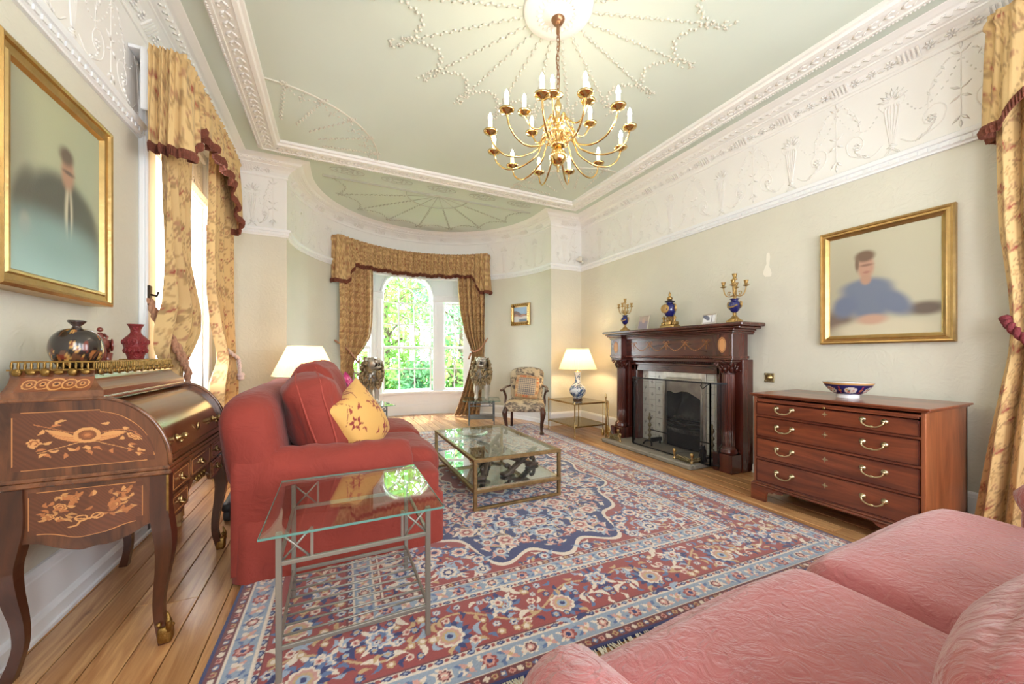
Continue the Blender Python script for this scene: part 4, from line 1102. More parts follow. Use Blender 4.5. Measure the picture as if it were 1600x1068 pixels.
# ================================================================ FURNITURE ON THE LEFT
M_mahog = wood('mahogany', S(84, 36, 22), S(146, 76, 46), axis=1, scale=7, stretch=9, rough=.3, coat=.4)
M_mahog_side = wood('mahogany_side', S(104, 52, 30), S(160, 92, 56), axis=2, scale=6, stretch=7, rough=.32, coat=.4)
M_dmahog = wood('dark_mahogany', S(58, 22, 18), S(96, 42, 32), axis=2, scale=7, stretch=9, rough=.25, coat=.5)
M_dmahogH = wood('dark_mahogany_crosswise', S(58, 22, 18), S(98, 44, 32), axis=1, scale=7, stretch=9, rough=.25, coat=.5)
M_walnut = wood('walnut_veneer', S(66, 36, 22), S(118, 70, 42), axis=2, scale=10, stretch=8, rough=.3, coat=.4)
M_walnutY = wood('walnut_veneer_lengthwise', S(78, 44, 27), S(134, 82, 50), axis=1, scale=9, stretch=8, rough=.16, coat=.7)
M_dleg = wood('dark_stained_leg', S(46, 22, 14), S(84, 44, 26), axis=2, scale=8, stretch=6, rough=.3, coat=.35)
M_brass = mat('brass', S(190, 162, 112), .28, 1.0, var=(40, .1))
M_gilt = mat('gilt', S(190, 158, 104), .36, 1.0, bump=(60, .15), var=(14, .12))
M_giltd = mat('dull_gilt_bronze', S(150, 118, 66), .4, 1.0, bump=(90, .4), var=(30, .25))
M_inlay = mat('marquetry_inlay', attr='Col', rough=.28, coat=.4)
M_red = mat('brick_red_loose_cover', S(142, 52, 40), .85, sheen=.1, bump=(8, 1.0, 1.6), var=(5, .09))
M_redp = mat('red_piping', S(166, 70, 58), .85)
M_glass = thin_glass('table_glass', (.93, .985, .96), .07)
M_glassedge = mat('green_glass_edge', S(120, 170, 160), .15, trans=.4)
M_steel = mat('grey_painted_metal', S(150, 146, 138), .4, .65, bump=(80, .1))

# ---------------------------------------------------------------- red sofa
sofa = thing('sofa', 'large brick red loose-covered sofa with a skirt, seen from its near arm', 'sofa', (.05, 3.35, 0))
def wrinkle(amp, sc, seed=0):
    o = Vector((seed * 3.1, seed * 1.7, 0))
    return lambda p, q: p + Vector((mnoise.noise(p * sc + o), mnoise.noise(p * sc + o + Vector((9, 0, 0))), mnoise.noise(p * sc + o + Vector((0, 9, 0))))) * amp
m = MB(); m.rbox((.085, 3.35, .25), (1.07, 2.0, .42), .05, 14, nf=wrinkle(.012, 5)); m.obj('seat_base', M_red, sofa)
SY0, SY1 = 2.335, 4.36
for yc, nm in ((SY0 + .13, 'arm'), (SY1 - .13, 'arm')):
    m = MB()
    # scroll arm: rolled top over a flat side
    prof = [(.128, .05), (.128, .30), (.125, .42), (.135, .50)] + [(.135 * math.cos(math.radians(a)), .535 + .125 * math.sin(math.radians(a))) for a in range(0, 181, 15)] + [(-.135, .50), (-.125, .42), (-.128, .30), (-.128, .05)]
    xs = list(np.linspace(-.485, .36, 30)) + [.405, .42]
    N = len(prof)
    vs = []
    for i, x in enumerate(xs):
        k = 1 - (.25 if i == len(xs) - 1 else .06 if i == len(xs) - 2 else 0)
        lift = .05 * max(0, -x) ** 1.0
        for (d, z) in prof:
            zc = .4; zz = zc + (z - zc) * (k if z > .4 else 1); bow = 0
            p = Vector((x + .02 * (z > .45) * (x > .3), yc + d * k, zz + (lift if z > .42 else 0)))
            n_ = mnoise.noise(p * 6) * .010 + .004 * math.sin(p.x * 34 + 9 * mnoise.noise(p * 3)); vs.append((p.x, p.y + n_, p.z + n_))
    fs = [(i * N + k, i * N + k + 1, (i + 1) * N + k + 1, (i + 1) * N + k) for i in range(len(xs) - 1) for k in range(N - 1)]
    fs += [tuple(range((len(xs) - 1) * N, len(xs) * N)), tuple(range(N))[::-1]]
    m.add(vs, fs, True); m.obj('arm', M_red, sofa)
# back: a raked, round-cornered slab
m = MB()
def backp(p, q):
    x, y, z = p
    zz = z + .5; t = max(0, min(1, (zz - .3) / .65))
    rake = -.10 * t; e = abs(y) / 1.0
    drop = -.10 * max(0, (e - .72) / .28) ** 2 * (1 if q.z > 0 else 0)
    return Vector((x + rake + mnoise.noise(p * 4) * .012, y, z + drop + mnoise.noise(p * 3) * .01))
m.rbox((-.345, 3.347, .5), (.26, 1.99, .95), .11, 16, nf=backp); m.obj('backrest', M_red, sofa)
# skirt
m = MB(); path = [(-.44, SY0), (.60, SY0), (.62, SY0 + .02), (.62, SY1 - .02), (.6, SY1), (-.44, SY1), (-.47, SY1 - .03), (-.47, SY0 + .03)]
Q = []
for i in range(len(path)):
    a, b = Vector(path[i]), Vector(path[(i + 1) % len(path)]); n = max(1, int((b - a).length / .03))
    for k in range(n): Q.append((a + (b - a) * k / n, Vector(((b - a).y, -(b - a).x)).normalized()))
vs = []; zs = [.345, .31, .24, .16, .08, .012]; N = len(Q)
for j, z in enumerate(zs):
    for i, (p, nn) in enumerate(Q):
        d = -.05 if j == 0 else .003 * j + (.008 * j / 5) * math.sin(i * .9 + mnoise.noise(Vector((i * .13, 0, 0))) * 4) + .012 * mnoise.noise(Vector((i * .06, z * 2, 3)))
        vs.append((p.x + nn.x * d, p.y + nn.y * d, z))
fs = [(j * N + i, (j + 1) * N + i, (j + 1) * N + (i + 1) % N, j * N + (i + 1) % N) for j in range(5) for i in range(N)]
m.add(vs, fs, True); m.obj('skirt', M_red, sofa)
for i in range(2):
    yc = 2.98 + .74 * i
    m = MB(); m.rbox((.235, yc, .415), (.88, .735, .22), .085, 16, bulge=(.05, .01, .045), nf=wrinkle(.03, 3.6, i)); m.obj('seat_cushion', M_red, sofa)
m = MB()
m.tube([(-.40 + .012 * k, SY0 + .262 + 0.0, .46 + .03 * math.sin(k * .25)) for k in range(0, 60)], .005, 5)
m.obj('piping', M_redp, sofa)
# loose back cushions
def boxcushion(name, label, c, size, M, matl, seed, piping=True, bulge=(.05, .02, .03), group=None):
    t = thing(name, label, 'cushion', c, group, local=True)
    m = MB(); m.rbox((0, 0, 0), size, min(size) * .36, 14, bulge=bulge, M=M, nf=wrinkle(.04, 4.2, seed)); m.obj('cover', matl, t)
    if piping:
        for sx in (-1, 1):
            P = []
            for k in range(40):
                a = 2 * PI * k / 40; ca, sa = math.cos(a), math.sin(a); e = .4
                yb, zb3 = math.copysign(abs(ca) ** e, ca), math.copysign(abs(sa) ** e, sa); P.append(M @ wrinkle(.04, 4.2, seed)(Vector((sx * size[0] * .2, yb * (size[1] / 2 + .85 * bulge[1] * (1 - zb3 ** 2) + .002), zb3 * (size[2] / 2 + .85 * bulge[2] * (1 - yb ** 2) + .002))), None))
            mm = MB(); mm.tube(P, .006, 5, closed=True); mm.obj('piping', M_redp, t)
    return t
Rm = lambda ax, ay, az: Matrix.Rotation(math.radians(az), 4, 'Z') @ Matrix.Rotation(math.radians(ay), 4, 'Y') @ Matrix.Rotation(math.radians(ax), 4, 'X')
boxcushion('back_cushion', 'plump brick red back cushion with piped seams at the near end of the sofa', (-.115, 2.86, .79), (.27, .60, .52), Rm(0, -16, 6), M_red, 1, group='red sofa back cushions')
boxcushion('back_cushion', 'taller brick red back cushion behind the first one on the sofa', (-.10, 3.42, .85), (.26, .62, .54), Rm(4, -15, -4), M_red, 2, group='red sofa back cushions')
boxcushion('back_cushion', 'brick red back cushion at the far end of the sofa', (-.12, 3.93, .76), (.24, .50, .46), Rm(0, -14, 0), M_red, 3, group='red sofa back cushions')
def pillow(name, label, c, w, h, th, M, canv, matl, seed=0, nu=70, nv=70, scale=1.0):
    u = np.linspace(-1, 1, nu); U, V = np.meshgrid(u, np.linspace(-1, 1, nv))
    f = np.clip((1 - U ** 2) * (1 - V ** 2), 0, 1) ** .42
    pinch = 1 - .10 * (1 - U ** 2 * V ** 2) * (np.maximum(np.abs(U), np.abs(V)) ** 2)
    t = thing(name, label, 'cushion', c, local=True)
    for sg in (1, -1):
        rn = .012 * np.sin(3 * U + 2 * V + seed) * f
        P = np.stack([sg * f * th / 2 + rn, U * pinch * w / 2, V * pinch * h / 2], -1).reshape(-1, 3)
        P = np.array([list(M @ Vector(p)) for p in P]).reshape(nv, nu, 3)
        grid_obj('cover_front' if sg > 0 else 'cover_back', P, canv.sample((U + 1) * w / 2 * scale, (V + 1) * h / 2 * scale), matl, t, flip=sg < 0)
    return t
cy = Canvas(.6, .6, 300, SA(222, 172, 96)); rg = random.Random(3)
for k in range(9):
    x, y = .08 + .22 * (k % 3) + rg.uniform(-.02, .02), .08 + .22 * (k // 3) + rg.uniform(-.02, .02); a = rg.random() * 6
    cy.line([(x + .1 * math.cos(a + t * 2) - .06, y + .22 * (t - .5)) for t in np.linspace(0, 1, 14)], .0022, SA(150, 74, 58))
    for q in range(6):
        b = a + q * 1.05; cy.leaf(x + .03 * math.cos(b), y + .03 * math.sin(b), .021, .009, b + .4, SA(142, 48, 44), .4)
    for q in range(4): cy.leaf(x + rg.uniform(-.1, .1), y + rg.uniform(-.1, .1), .024, .008, rg.random() * 6, SA(150, 56, 48), .6)
M_pil = mat('printed_cushion_cotton', attr='Col', rough=.8, sheen=.1, bump=(14, .25, 1))
pillow('throw_pillow', 'yellow cushion with dark red leaf sprigs standing on its corner on the sofa', (.165, 2.74, .775), .43, .43, .20, Rm(42, 0, 0), cy, M_pil, 1) if False else None
pillow('throw_pillow', 'yellow cushion with dark red leaf sprigs leaning on the red back cushion', (.150, 2.77, .735), .46, .48, .25, Rm(0, -20, -38) @ Matrix.Rotation(math.radians(24), 4, 'X'), cy, M_pil, 1)
cp = Canvas(.5, .5, 200, SA(168, 30, 96)); 
for k in range(26):
    x, y = rg.uniform(0, .5), rg.uniform(0, .5); cp.ros(x, y, rg.uniform(.03, .055), rg.random(), [SA(206, 70, 130), SA(228, 150, 176), SA(150, 20, 60)], 6, .3)
    cp.leaf(rg.uniform(0, .5), rg.uniform(0, .5), .03, .012, rg.random() * 6, SA(96, 30, 70))
pillow('throw_pillow', 'magenta patterned cushion peeping out behind the yellow cushion', (.14, 3.98, .77), .36, .40, .16, Rm(0, -14, -25) @ Matrix.Rotation(math.radians(40), 4, 'X'), cp, M_pil, 2, 40, 40)
cg = Canvas(.5, .5, 200, SA(46, 66, 58))
for k in range(40): cg.leaf(rg.uniform(0, .5), rg.uniform(0, .5), .04, .016, rg.random() * 6, (SA(70, 92, 70), SA(30, 46, 50), SA(96, 110, 80))[k % 3])
pillow('throw_pillow', 'dark green cushion between the red and yellow cushions', (.10, 3.58, .72), .36, .32, .17, Rm(0, -12, -22), cg, M_pil, 3, 40, 40)

# ---------------------------------------------------------------- castor behind the sofa
t = thing('castor_stand', 'dark grey castor foot showing behind the red sofa', 'castor', (-.70, 3.42, 0))
m = MB(); M_ = Matrix.Translation((-.70, 3.30, .045)) @ Matrix.Rotation(PI / 2, 4, 'Y')
M_cast = mat('dark_grey_plastic', S(52, 54, 58), .5)
m.lathe([(.0, -.02), (.04, -.02), (.045, -.012), (.045, .012), (.04, .02), (0, .02)], 18, M=M_); m.obj('wheel', M_cast, t)
m = MB(); m.rbox((-.70, 3.32, .10), (.07, .13, .07), .03, 6); m.bar((-.70, 3.32, .11), (-.70, 3.62, .17), .05, .04, b=.01); m.tube([(-.70, 3.62, .15), (-.70, 3.62, .55)], .02, 10); m.obj('fork', M_cast, t)
m = MB(); m.lathe([(0, .55), (.12, .55), (.13, .57), (.12, .6), (0, .61)], 20, (-.70, 3.62, 0)); m.obj('top_plate', M_cast, t)

# ---------------------------------------------------------------- cylinder bureau
DX0, DX1, DY0, DY1 = -1.10, -.625, 2.0, 2.87
desk = thing('cylinder_bureau', 'inlaid walnut roll-top bureau on cabriole legs under the left portrait', 'desk', (-.86, 2.43, 0))
for (x, sx) in ((-1.065, -1), (-.655, 1)):
    for (y, sy) in ((2.03, -1), (2.84, 1)):
        m = MB(); pts = []; rs = []
        for z, o, r in ((.70, 0, .034), (.56, .0, .036), (.47, .012, .037), (.40, .018, .034), (.30, .008, .027), (.2, -.006, .022), (.12, -.008, .020), (.06, .002, .020), (.02, .012, .022), (0, .016, .022)):
            pts.append((x + sx * o, y + sy * o * .6, z)); rs.append(r * 1.15)
        P = catmull(pts, 3); R_ = list(np.interp(np.linspace(0, 1, len(P)), np.linspace(0, 1, len(rs)), rs))
        m.tube(P, R_, 4, ph=PI / 4, up=(0, 1, 0), smooth=False); leg = m.obj('leg', M_dleg, desk)
        if sx > 0:
            mm = MB(); mm.rbox((x + .016, y + sy * .008, .035), (.048, .044, .07), .012, 4); mm.tube([(x + .03, y + sy * .02, .05), (x + .032, y + sy * .024, .09), (x + .024, y + sy * .02, .13)], [.012, .01, .003], 6)
            for k in range(4): mm.ell((x + .016 + .022 * math.cos(k * 1.57 + .7), y + sy * .01 + .022 * math.sin(k * 1.57 + .7), .06 + .012 * k), .01, 6, 4)
            mm.obj('gilt_foot', M_giltd, leg)
            mm = MB(); mm.bar((x + .028, y + sy * .026, .46), (x + .028, y + sy * .026, .70), .008, .008); mm.obj('brass_edge_strip', M_giltd, leg)
# carcass: side aprons with shaped lower edges
def apron_poly():
    lo = [(-.43 / 2 * 1.0, .50), (-.14, .49), (-.09, .465), (-.03, .445), (0, .448), (.02, .452), (.06, .452), (.12, .475), (.17, .505), (.2, .50)]
    P = [(-.215, .705)] + [(p.x, p.y) for p in [Vector((a, b)) for a, b in [(q.x, q.y) for q in catmull([(a, b, 0) for a, b in lo], 4)]]] + [(.215, .705)]
    return P
cxm = (DX0 + DX1) / 2
for y0_, y1_ in ((DY0 + .012, DY0 + .03), (DY1 - .03, DY1 - .012)):
    m = MB(); m.prism(apron_poly(), lambda u, v, t: (cxm + u, t, v), y0_, y1_); m.obj('side_panel', M_walnut, desk)
m = MB(); m.box(DX0 + .01, DX0 + .03, DY0 + .03, DY1 - .03, .5, .7); m.obj('back_panel', M_walnut, desk)
m = MB(); fr = [(-.40, .50), (-.24, .48), (-.17, .53), (-.08, .57), (0, .565), (.08, .57), (.17, .53), (.24, .48), (.40, .50)]
m.prism([(-.4, .705)] + [(p.x, p.y) for p in catmull([(a, b, 0) for a, b in fr], 4)] + [(.4, .705)], lambda u, v, t: (t, 2.435 + u, v), DX1 - .03, DX1 - .012); m.obj('front_apron', M_walnut, desk)
# inlaid panels (flat marquetry in the veneer)
def marquetry(kind):
    c = Canvas(.42, .30, 620, SA(98, 54, 33)); W_, H_ = .42, .30
    y, x = np.mgrid[0:c.ny, 0:c.nx] / 620.0
    n = np.sin((x * .8 + y * .6) * 420 + 6 * np.sin(x * 31 + y * 17)) * .5 + .5
    c.a *= (.86 + .24 * n)[..., None]
    half = x > .21; c.a[half] *= 1.15
    pale, mid, dk = SA(206, 146, 88), SA(182, 112, 64), SA(146, 84, 46); rg = random.Random(8 if kind else 4)
    if kind == 0:
        for (fx, fy, r) in ((.11, .185, .026), (.07, .12, .022), (.16, .235, .018), (.31, .16, .028)):
            c.ros(fx, fy, r, .3, [mid if fx > .3 else pale, dk, pale, dk], 6, .25)
        for k in range(80):
            fx, fy = rg.uniform(.04, .38), rg.uniform(.09, .27)
            if abs(fx - .21) < .05 and fy < .16: continue
            c.leaf(fx, fy, .019, .0075, rg.random() * 6, (pale, mid, mid)[k % 3] * rg.uniform(.75, 1.0), .4)
        c.line([(.14, .06), (.17, .075), (.18, .095), (.21, .105), (.24, .11), (.26, .125)], .004, pale)
        for sg in (-1, 1): c.line([(.215, .105)] + [(.215 + sg * (.03 + .022 * math.cos(t)), .115 + .016 * math.sin(t)) for t in np.linspace(PI if sg > 0 else 0, (PI if sg > 0 else 0) + 6.2, 18)], .0035, pale)
    else:
        for sg in (-1, 1):
            for q in range(6): c.leaf(.21 + sg * (.05 + .006 * q), .16 + .007 * q - .012, .05, .011, (.35 if sg > 0 else PI - .35) + .03 * q * sg, pale if q % 2 else mid * 1.05)
            c.line([(.21 + sg * .02, .13), (.21 + sg * .14, .085)], .0018, pale); c.line([(.21 - sg * .02, .17), (.21 - sg * .15, .235)], .0018, mid)
        c.ros(.21, .165, .042, .39, [pale, dk * .7, pale * .95], 8, .05); c.ros(.21, .165, .018, 0, [dk, mid], 6, .2)
        for (fx, fy, r) in ((.06, .14, .022), (.35, .19, .022)): c.ros(fx, fy, r, .2, [pale, dk, pale], 6, .3)
        for k in range(44):
            fx, fy = rg.uniform(.05, .38), rg.uniform(.06, .25)
            if abs(fx - .21) < .1 and .1 < fy < .22: continue
            c.leaf(fx, fy, .016, .0065, rg.random() * 6, (pale, mid)[k % 2], .4)
    return c
def panel_obj(c, f, top, bot, u0, u1, parent, nu=200, nv=130):
    """f(u,z): veneer panel between curves bot(u) and top(u) with a pale line set round it"""
    u = np.linspace(u0, u1, nu); v = np.linspace(0, 1, nv); U, V = np.meshgrid(u, v)
    B = np.array([bot(a) for a in u]); T = np.array([top(a) for a in u]); Z = B[None] + (T - B)[None] * V
    XYZ = np.stack(f(U, Z), -1); col = c.sample((U - u0) / (u1 - u0) * c.w * .999, V * c.h * .999)
    e = np.minimum(np.minimum(U - u0, u1 - U), np.minimum(Z - B[None], T[None] - Z)); col[e < .0028] = SA(196, 132, 76)
    notch = (np.minimum(U - u0, u1 - U) < .022) & (np.minimum(Z - B[None], T[None] - Z) < .018)
    col[notch] = SA(92, 50, 30)
    return grid_obj('inlaid_panel', XYZ, col, M_inlay, parent)
bw = lambda u: .525 - .03 * math.exp(-((u + .03) / .06) ** 2) - .018 * math.exp(-((u - .05) / .05) ** 2)
panel_obj(marquetry(0), lambda U, Z: (cxm + U, np.full(U.shape, DY0 + .0112), Z), lambda u: .683, bw, -.165, .155, desk)
# middle moulding and roll-top case
m = MB(); m.box(DX0 - .0, DX1 + .012, DY0 - .008, DY1 + .008, .703, .722, .005); m.box(DX0, DX1 + .006, DY0 - .003, DY1 + .003, .722, .738, .004); m.obj('waist_moulding', M_walnutY, desk)
arc = lambda r, n=18: [(-.85 + (r) * .228 * math.cos(t), .742 + r * .283 * math.sin(t)) for t in np.linspace(0, PI / 2, n)]
for y0_, y1_ in ((DY0 + .004, DY0 + .03), (DY1 - .03, DY1 - .004)):
    m = MB(); m.prism([(DX0 + .005, .738), (-.62, .738)] + arc(1.0) + [(DX0 + .005, 1.025)], lambda u, v, t: (u, t, v), y0_, y1_); m.obj('end_panel', M_walnut, desk)
    m = MB(); m.tube([(a, y1_ if y0_ > 2.4 else y0_ + .002, b) for a, b in arc(1.012)], .008, 6); m.obj('edge_bead', M_walnutY, desk)
topc = lambda u: .995 if u < -.83 + .0 else .742 + .235 * math.sqrt(max(0, 1 - ((u + .85) / .19) ** 2)) + .012 if u > -.85 else .995
panel_obj(marquetry(1), lambda U, Z: (U, np.full(U.shape, DY0 + .0032), Z), lambda u: max(.80, topc(u) - .012), lambda u: .768, DX0 + .035, -.668, desk)
m = MB(); m.surf(24, 30, lambda u, v: ((lambda a: (-.85 + .214 * math.cos(a), DY0 + .03 + (DY1 - DY0 - .06) * v, .742 + .268 * math.sin(a)))(PI / 2 * u))); m.box(-1.09, -.85, DY0 + .03, DY1 - .03, 1.0, 1.012); lid = m.obj('roll_top', M_walnutY, desk)
m = MB(); m.box(-.636, -.63, DY0 + .05, DY1 - .05, .742, .765); m.obj('lid_rail', M_walnutY, lid)
for yy in (2.16, 2.70):
    m = MB(); a = .30; cx_, cz_ = -.85 + .216 * math.cos(a), .742 + .27 * math.sin(a)
    m.lathe([(.016, 0), (.018, .004), (.008, .008), (.007, .022), (.013, .03), (.014, .036), (.006, .042), (0, .043)], 10, M=Matrix.Translation((cx_, yy, cz_)) @ Matrix.Rotation(PI / 2 - a, 4, 'Y'))
    for sg in (-1, 1): m.ell((cx_ + .02, yy + sg * .014, cz_ + .012 * sg), (.008, .012, .008), 8, 5)
    m.obj('gilt_handle', M_brass, lid)
m = MB(); m.ell((-.85 + .222 * math.cos(.32), 2.43, .742 + .275 * math.sin(.32)), (.005, .012, .020), 10, 6); m.obj('escutcheon', M_brass, lid)
# gallery plinth
def flare(t): return .0 if t < .18 else .0 + .045 * (1 - (1 - (t - .18) / .82) ** 2)
m = MB(); PR = [(0, 1.025), (0, 1.045)] + [(flare(t), 1.045 + .075 * t) for t in np.linspace(.18, 1, 8)] + [(.043, 1.12), (.043, 1.135)]
vs = []
for d, z in PR:
    vs += [(-1.095, DY0 + .008 + d, z), (-.822 - d, DY0 + .008 + d, z), (-.822 - d, DY1 - .008 - d, z), (-1.095, DY1 - .008 - d, z)]
fs = [(4 * i + k, 4 * i + (k + 1) % 4, 4 * i + 4 + (k + 1) % 4, 4 * i + 4 + k) for i in range(len(PR) - 1) for k in range(4)] + [(4 * len(PR) - 4, 4 * len(PR) - 3, 4 * len(PR) - 2, 4 * len(PR) - 1)]
m.add(vs, fs); m.box(-1.1, -.81, DY0, DY1, 1.02, 1.034, .004); m.obj('top_plinth', M_walnutY, desk)
co = Canvas(.2, .06, 700, SA(132, 74, 44)); 
for k in range(5):
    x, r = .028 + .036 * k, (.02, .022, .026, .022, .02)[k]; co.ros(x, .03, r, 0, [SA(206, 146, 88), SA(132, 74, 44)], 40, 0); co.ros(x, .03, r * .55, 0, [SA(196, 134, 80), SA(110, 60, 36)], 6, .2)
    co.ros(x, .03, r * .99, 0, [SA(206, 146, 88)], 40, 0); co.ros(x, .03, r * .8, 0, [SA(136, 78, 46)], 40, 0); co.ros(x, .03, r * .45, 0, [SA(200, 140, 84), SA(90, 50, 34)], 6, .2)
U, V = np.meshgrid(np.linspace(0, 1, 160), np.linspace(0, 1, 50)); zz = 1.058 + .052 * V; tt = (zz - 1.045) / .075; dd = .045 * (1 - (1 - np.clip((tt - .18) / .82, 0, 1)) ** 2)
grid_obj('inlaid_frieze', np.stack([-1.065 + .20 * U, DY0 + .0065 + dd, zz], -1), co.sample(U * .1999, V * .0599), M_inlay, desk)
gz = 1.135
m = MB(); m.box(-1.1, -.862, DY0 + .044, DY1 - .044, gz, gz + .006)
per = [(-1.09, DY0 + .052), (-.868, DY0 + .052), (-.868, DY1 - .052), (-1.09, DY1 - .052)]
for a, b in zip(per[:-1], per[1:]):
    m.bar((*a, gz + .034), (*b, gz + .034), .006, .006); n = int((Vector(b) - Vector(a)).length / .016)
    for k in range(n + 1): 
        p = Vector(a) + (Vector(b) - Vector(a)) * k / n; m.tube([(p.x, p.y, gz + .006), (p.x, p.y, gz + .018), (p.x, p.y, gz + .033)], [.0035, .005, .003], 5, caps=False)
m.obj('brass_gallery', M_giltd, desk)
m = MB()
for a, b in zip(per[:-1], per[1:]):
    d = (Vector(b) - Vector(a)); n = int(d.length / .034); nn = Vector((d.y, -d.x)).normalized()
    for k in range(n):
        p = Vector(a) + d * (k + .5) / n + nn * .013; m.ell((p.x, p.y, gz - .006), (.006 + .009 * abs(d.normalized().x), .006 + .009 * abs(d.normalized().y), .010 if k % 2 else .015), 8, 5)
m.obj('gilt_swag_mount', M_giltd, desk)
# drawers in the front
for i, (ya, yb, za, zb) in enumerate(((2.05, 2.27, .60, .695), (2.28, 2.59, .60, .695), (2.60, 2.82, .60, .695), (2.05, 2.25, .50, .59), (2.62, 2.82, .50, .59))):
    m = MB(); m.box(DX1 - .014, DX1 - .003, ya, yb, za, zb, .003); dr = m.obj('drawer', M_walnutY, desk)
    m = MB()
    for q in ((ya + .015, yb - .015, za + .012, za + .015), (ya + .015, yb - .015, zb - .015, zb - .012), (ya + .015, ya + .018, za + .012, zb - .012), (yb - .018, yb - .015, za + .012, zb - .012)): m.box(DX1 - .0035, DX1 - .002, *q)
    m.obj('inlaid_line', mat('pale_inlay', S(190, 128, 74), .3) if i == 0 else bpy.data.materials['pale_inlay'], dr)
    m = MB(); yc, zc = (ya + yb) / 2, (za + zb) / 2; m.ell((DX1, yc, zc), (.006, .012, .02), 10, 6); m.tube([(DX1, yc - .02, zc), (DX1 + .016, yc - .01, zc - .012), (DX1 + .016, yc + .01, zc - .012), (DX1, yc + .02, zc)], .004, 6); m.obj('gilt_handle', M_brass, dr)
m = MB()
for k in range(7): m.ell((DX1 - .006, 2.435 + (k - 3) * .022, .575 - .012 * (k % 2)), (.008, .016, .012), 8, 5)
m.obj('gilt_mount', M_giltd, desk)

# ---------------------------------------------------------------- things on the bureau
GZ = gz + .0065
cj = Canvas(1.2, .4, 160, SA(40, 30, 26)); rg = random.Random(6)
for k in range(60):
    col = (SA(150, 92, 48), SA(176, 130, 70), SA(96, 60, 40), SA(120, 50, 36), SA(62, 62, 46))[k % 5]
    cj.leaf(rg.uniform(0, 1.2), rg.uniform(0, .4), rg.uniform(.02, .05), rg.uniform(.01, .022), rg.random() * 3, col, .5); 
    if k % 3 == 0: cj.ros(rg.uniform(0, 1.2), rg.uniform(0, .4), .022, 0, [SA(196, 150, 80), SA(120, 60, 40)], 6, .3)
def lathe_col(name, prof, c, canv, matl, parent=None, n=96, sub=4):
    P = catmull([(r, 0, z) for r, z in prof], sub); th = np.linspace(0, 2 * PI, n, endpoint=False)
    R_ = np.array([max(0, p.x) for p in P]); Z = np.array([p.z for p in P])
    XYZ = np.stack([c[0] + R_[:, None] * np.cos(th)[None], c[1] + R_[:, None] * np.sin(th)[None], c[2] + np.repeat(Z[:, None], n, 1)], -1)
    t = np.cumsum(np.r_[0, np.hypot(np.diff(R_), np.diff(Z))]); t /= t[-1]
    col = canv.sample(np.repeat((th / (2 * PI) * canv.w * .999)[None], len(P), 0), np.repeat((t * canv.h * .999)[:, None], n, 1)) if canv is not None else None
    return grid_obj(name, XYZ, col, matl, parent, closeu=True)
M_lac = mat('painted_lacquer', attr='Col', rough=.22, coat=.6)
jar = thing('lacquer_jar', 'round dark lacquer jar painted with gold and brown figures on the bureau', 'jar', (-.965, 2.16, GZ))
lathe_col('body', [(.0, 0), (.034, .0), (.056, .014), (.074, .05), (.078, .085), (.071, .122), (.05, .15), (.024, .162), (.0, .163)], (-.965, 2.16, GZ), cj, M_lac, jar)
m = MB(); m.lathe([(.022, .159), (.014, .166), (.012, .172), (.024, .186), (.028, .192), (.025, .196), (0, .197)], 24, (-.965, 2.16, GZ)); m.obj('lid', mat('dark_lacquer', S(58, 40, 34), .25, coat=.5), jar)
M_rosew = mat('carved_reddish_wood', S(112, 44, 34), .3, coat=.4, bump=(40, .25))
el = thing('elephant_carving', 'reddish carved wooden elephant with a rider behind the lacquer jar', 'carving', (-.975, 2.345, GZ), local=True, rz=math.radians(-62))
m = MB()
m.ell((0, 0, .085), (.062, .038, .042), 16, 10); m.ell((.06, 0, .10), (.032, .028, .034), 12, 8)
m.tube([(.085, 0, .095), (.104, 0, .07), (.108, 0, .04), (.10, 0, .018), (.112, 0, .008)], [.016, .013, .010, .008, .006], 8)
for sy in (-1, 1):
    m.ell((.052, sy * .034, .098), (.024, .006, .03), 10, 6)
    for x, h in ((.04, .06), (-.038, .06)): m.tube([(x, sy * .02, h), (x + .004, sy * .021, .03), (x, sy * .021, 0)], [.02, .014, .016], 8)
    m.tube([(.085, sy * .014, .08), (.105, sy * .02, .066), (.118, sy * .02, .07)], [.005, .004, .001], 6)
m.tube([(-.06, 0, .1), (-.074, 0, .07), (-.07, 0, .03)], [.006, .004, .006], 6)
m.obj('body', M_rosew, el)
m = MB(); m.tube([(.02, 0, .115), (.022, 0, .14), (.024, 0, .155)], [.016, .014, .008], 8); m.ell((.025, 0, .168), .011, 10, 8)
for sy in (-1, 1): m.tube([(.022, sy * .012, .148), (.034, sy * .022, .134), (.044, sy * .014, .122)], [.006, .005, .004], 6); m.tube([(.02, sy * .01, .12), (.035, sy * .03, .115), (.042, sy * .034, .095)], [.008, .007, .005], 6)
m.obj('rider', M_rosew, el)
M_cin = mat('carved_cinnabar', S(128, 30, 32), .42, bump=(70, 1.0, 1.5), coat=.2)
vz = thing('carved_vase', 'small deep red carved vase at the far end of the bureau top', 'vase', (-.95, 2.62, GZ))
m = MB(); P = catmull([(r, 0, z) for r, z in ((.03, 0), (.033, .01), (.028, .02), (.038, .06), (.048, .105), (.046, .135), (.030, .155), (.021, .168), (.022, .188), (.034, .214))], 4)
m.lathe([(p.x, p.z) for p in P] + [(.028, .212), (.017, .18), (0, .178)], 28, (-.95, 2.62, GZ)); m.obj('body', M_cin, vz)
m = MB()
for k in range(14):
    a = k * 2 * PI / 14
    for z, r in ((.12, .0475), (.075, .042)): m.ell((-.95 + r * math.cos(a), 2.62 + r * math.sin(a), GZ + z), (.008, .008, .014), 6, 4)
m.obj('relief', M_cin, vz)

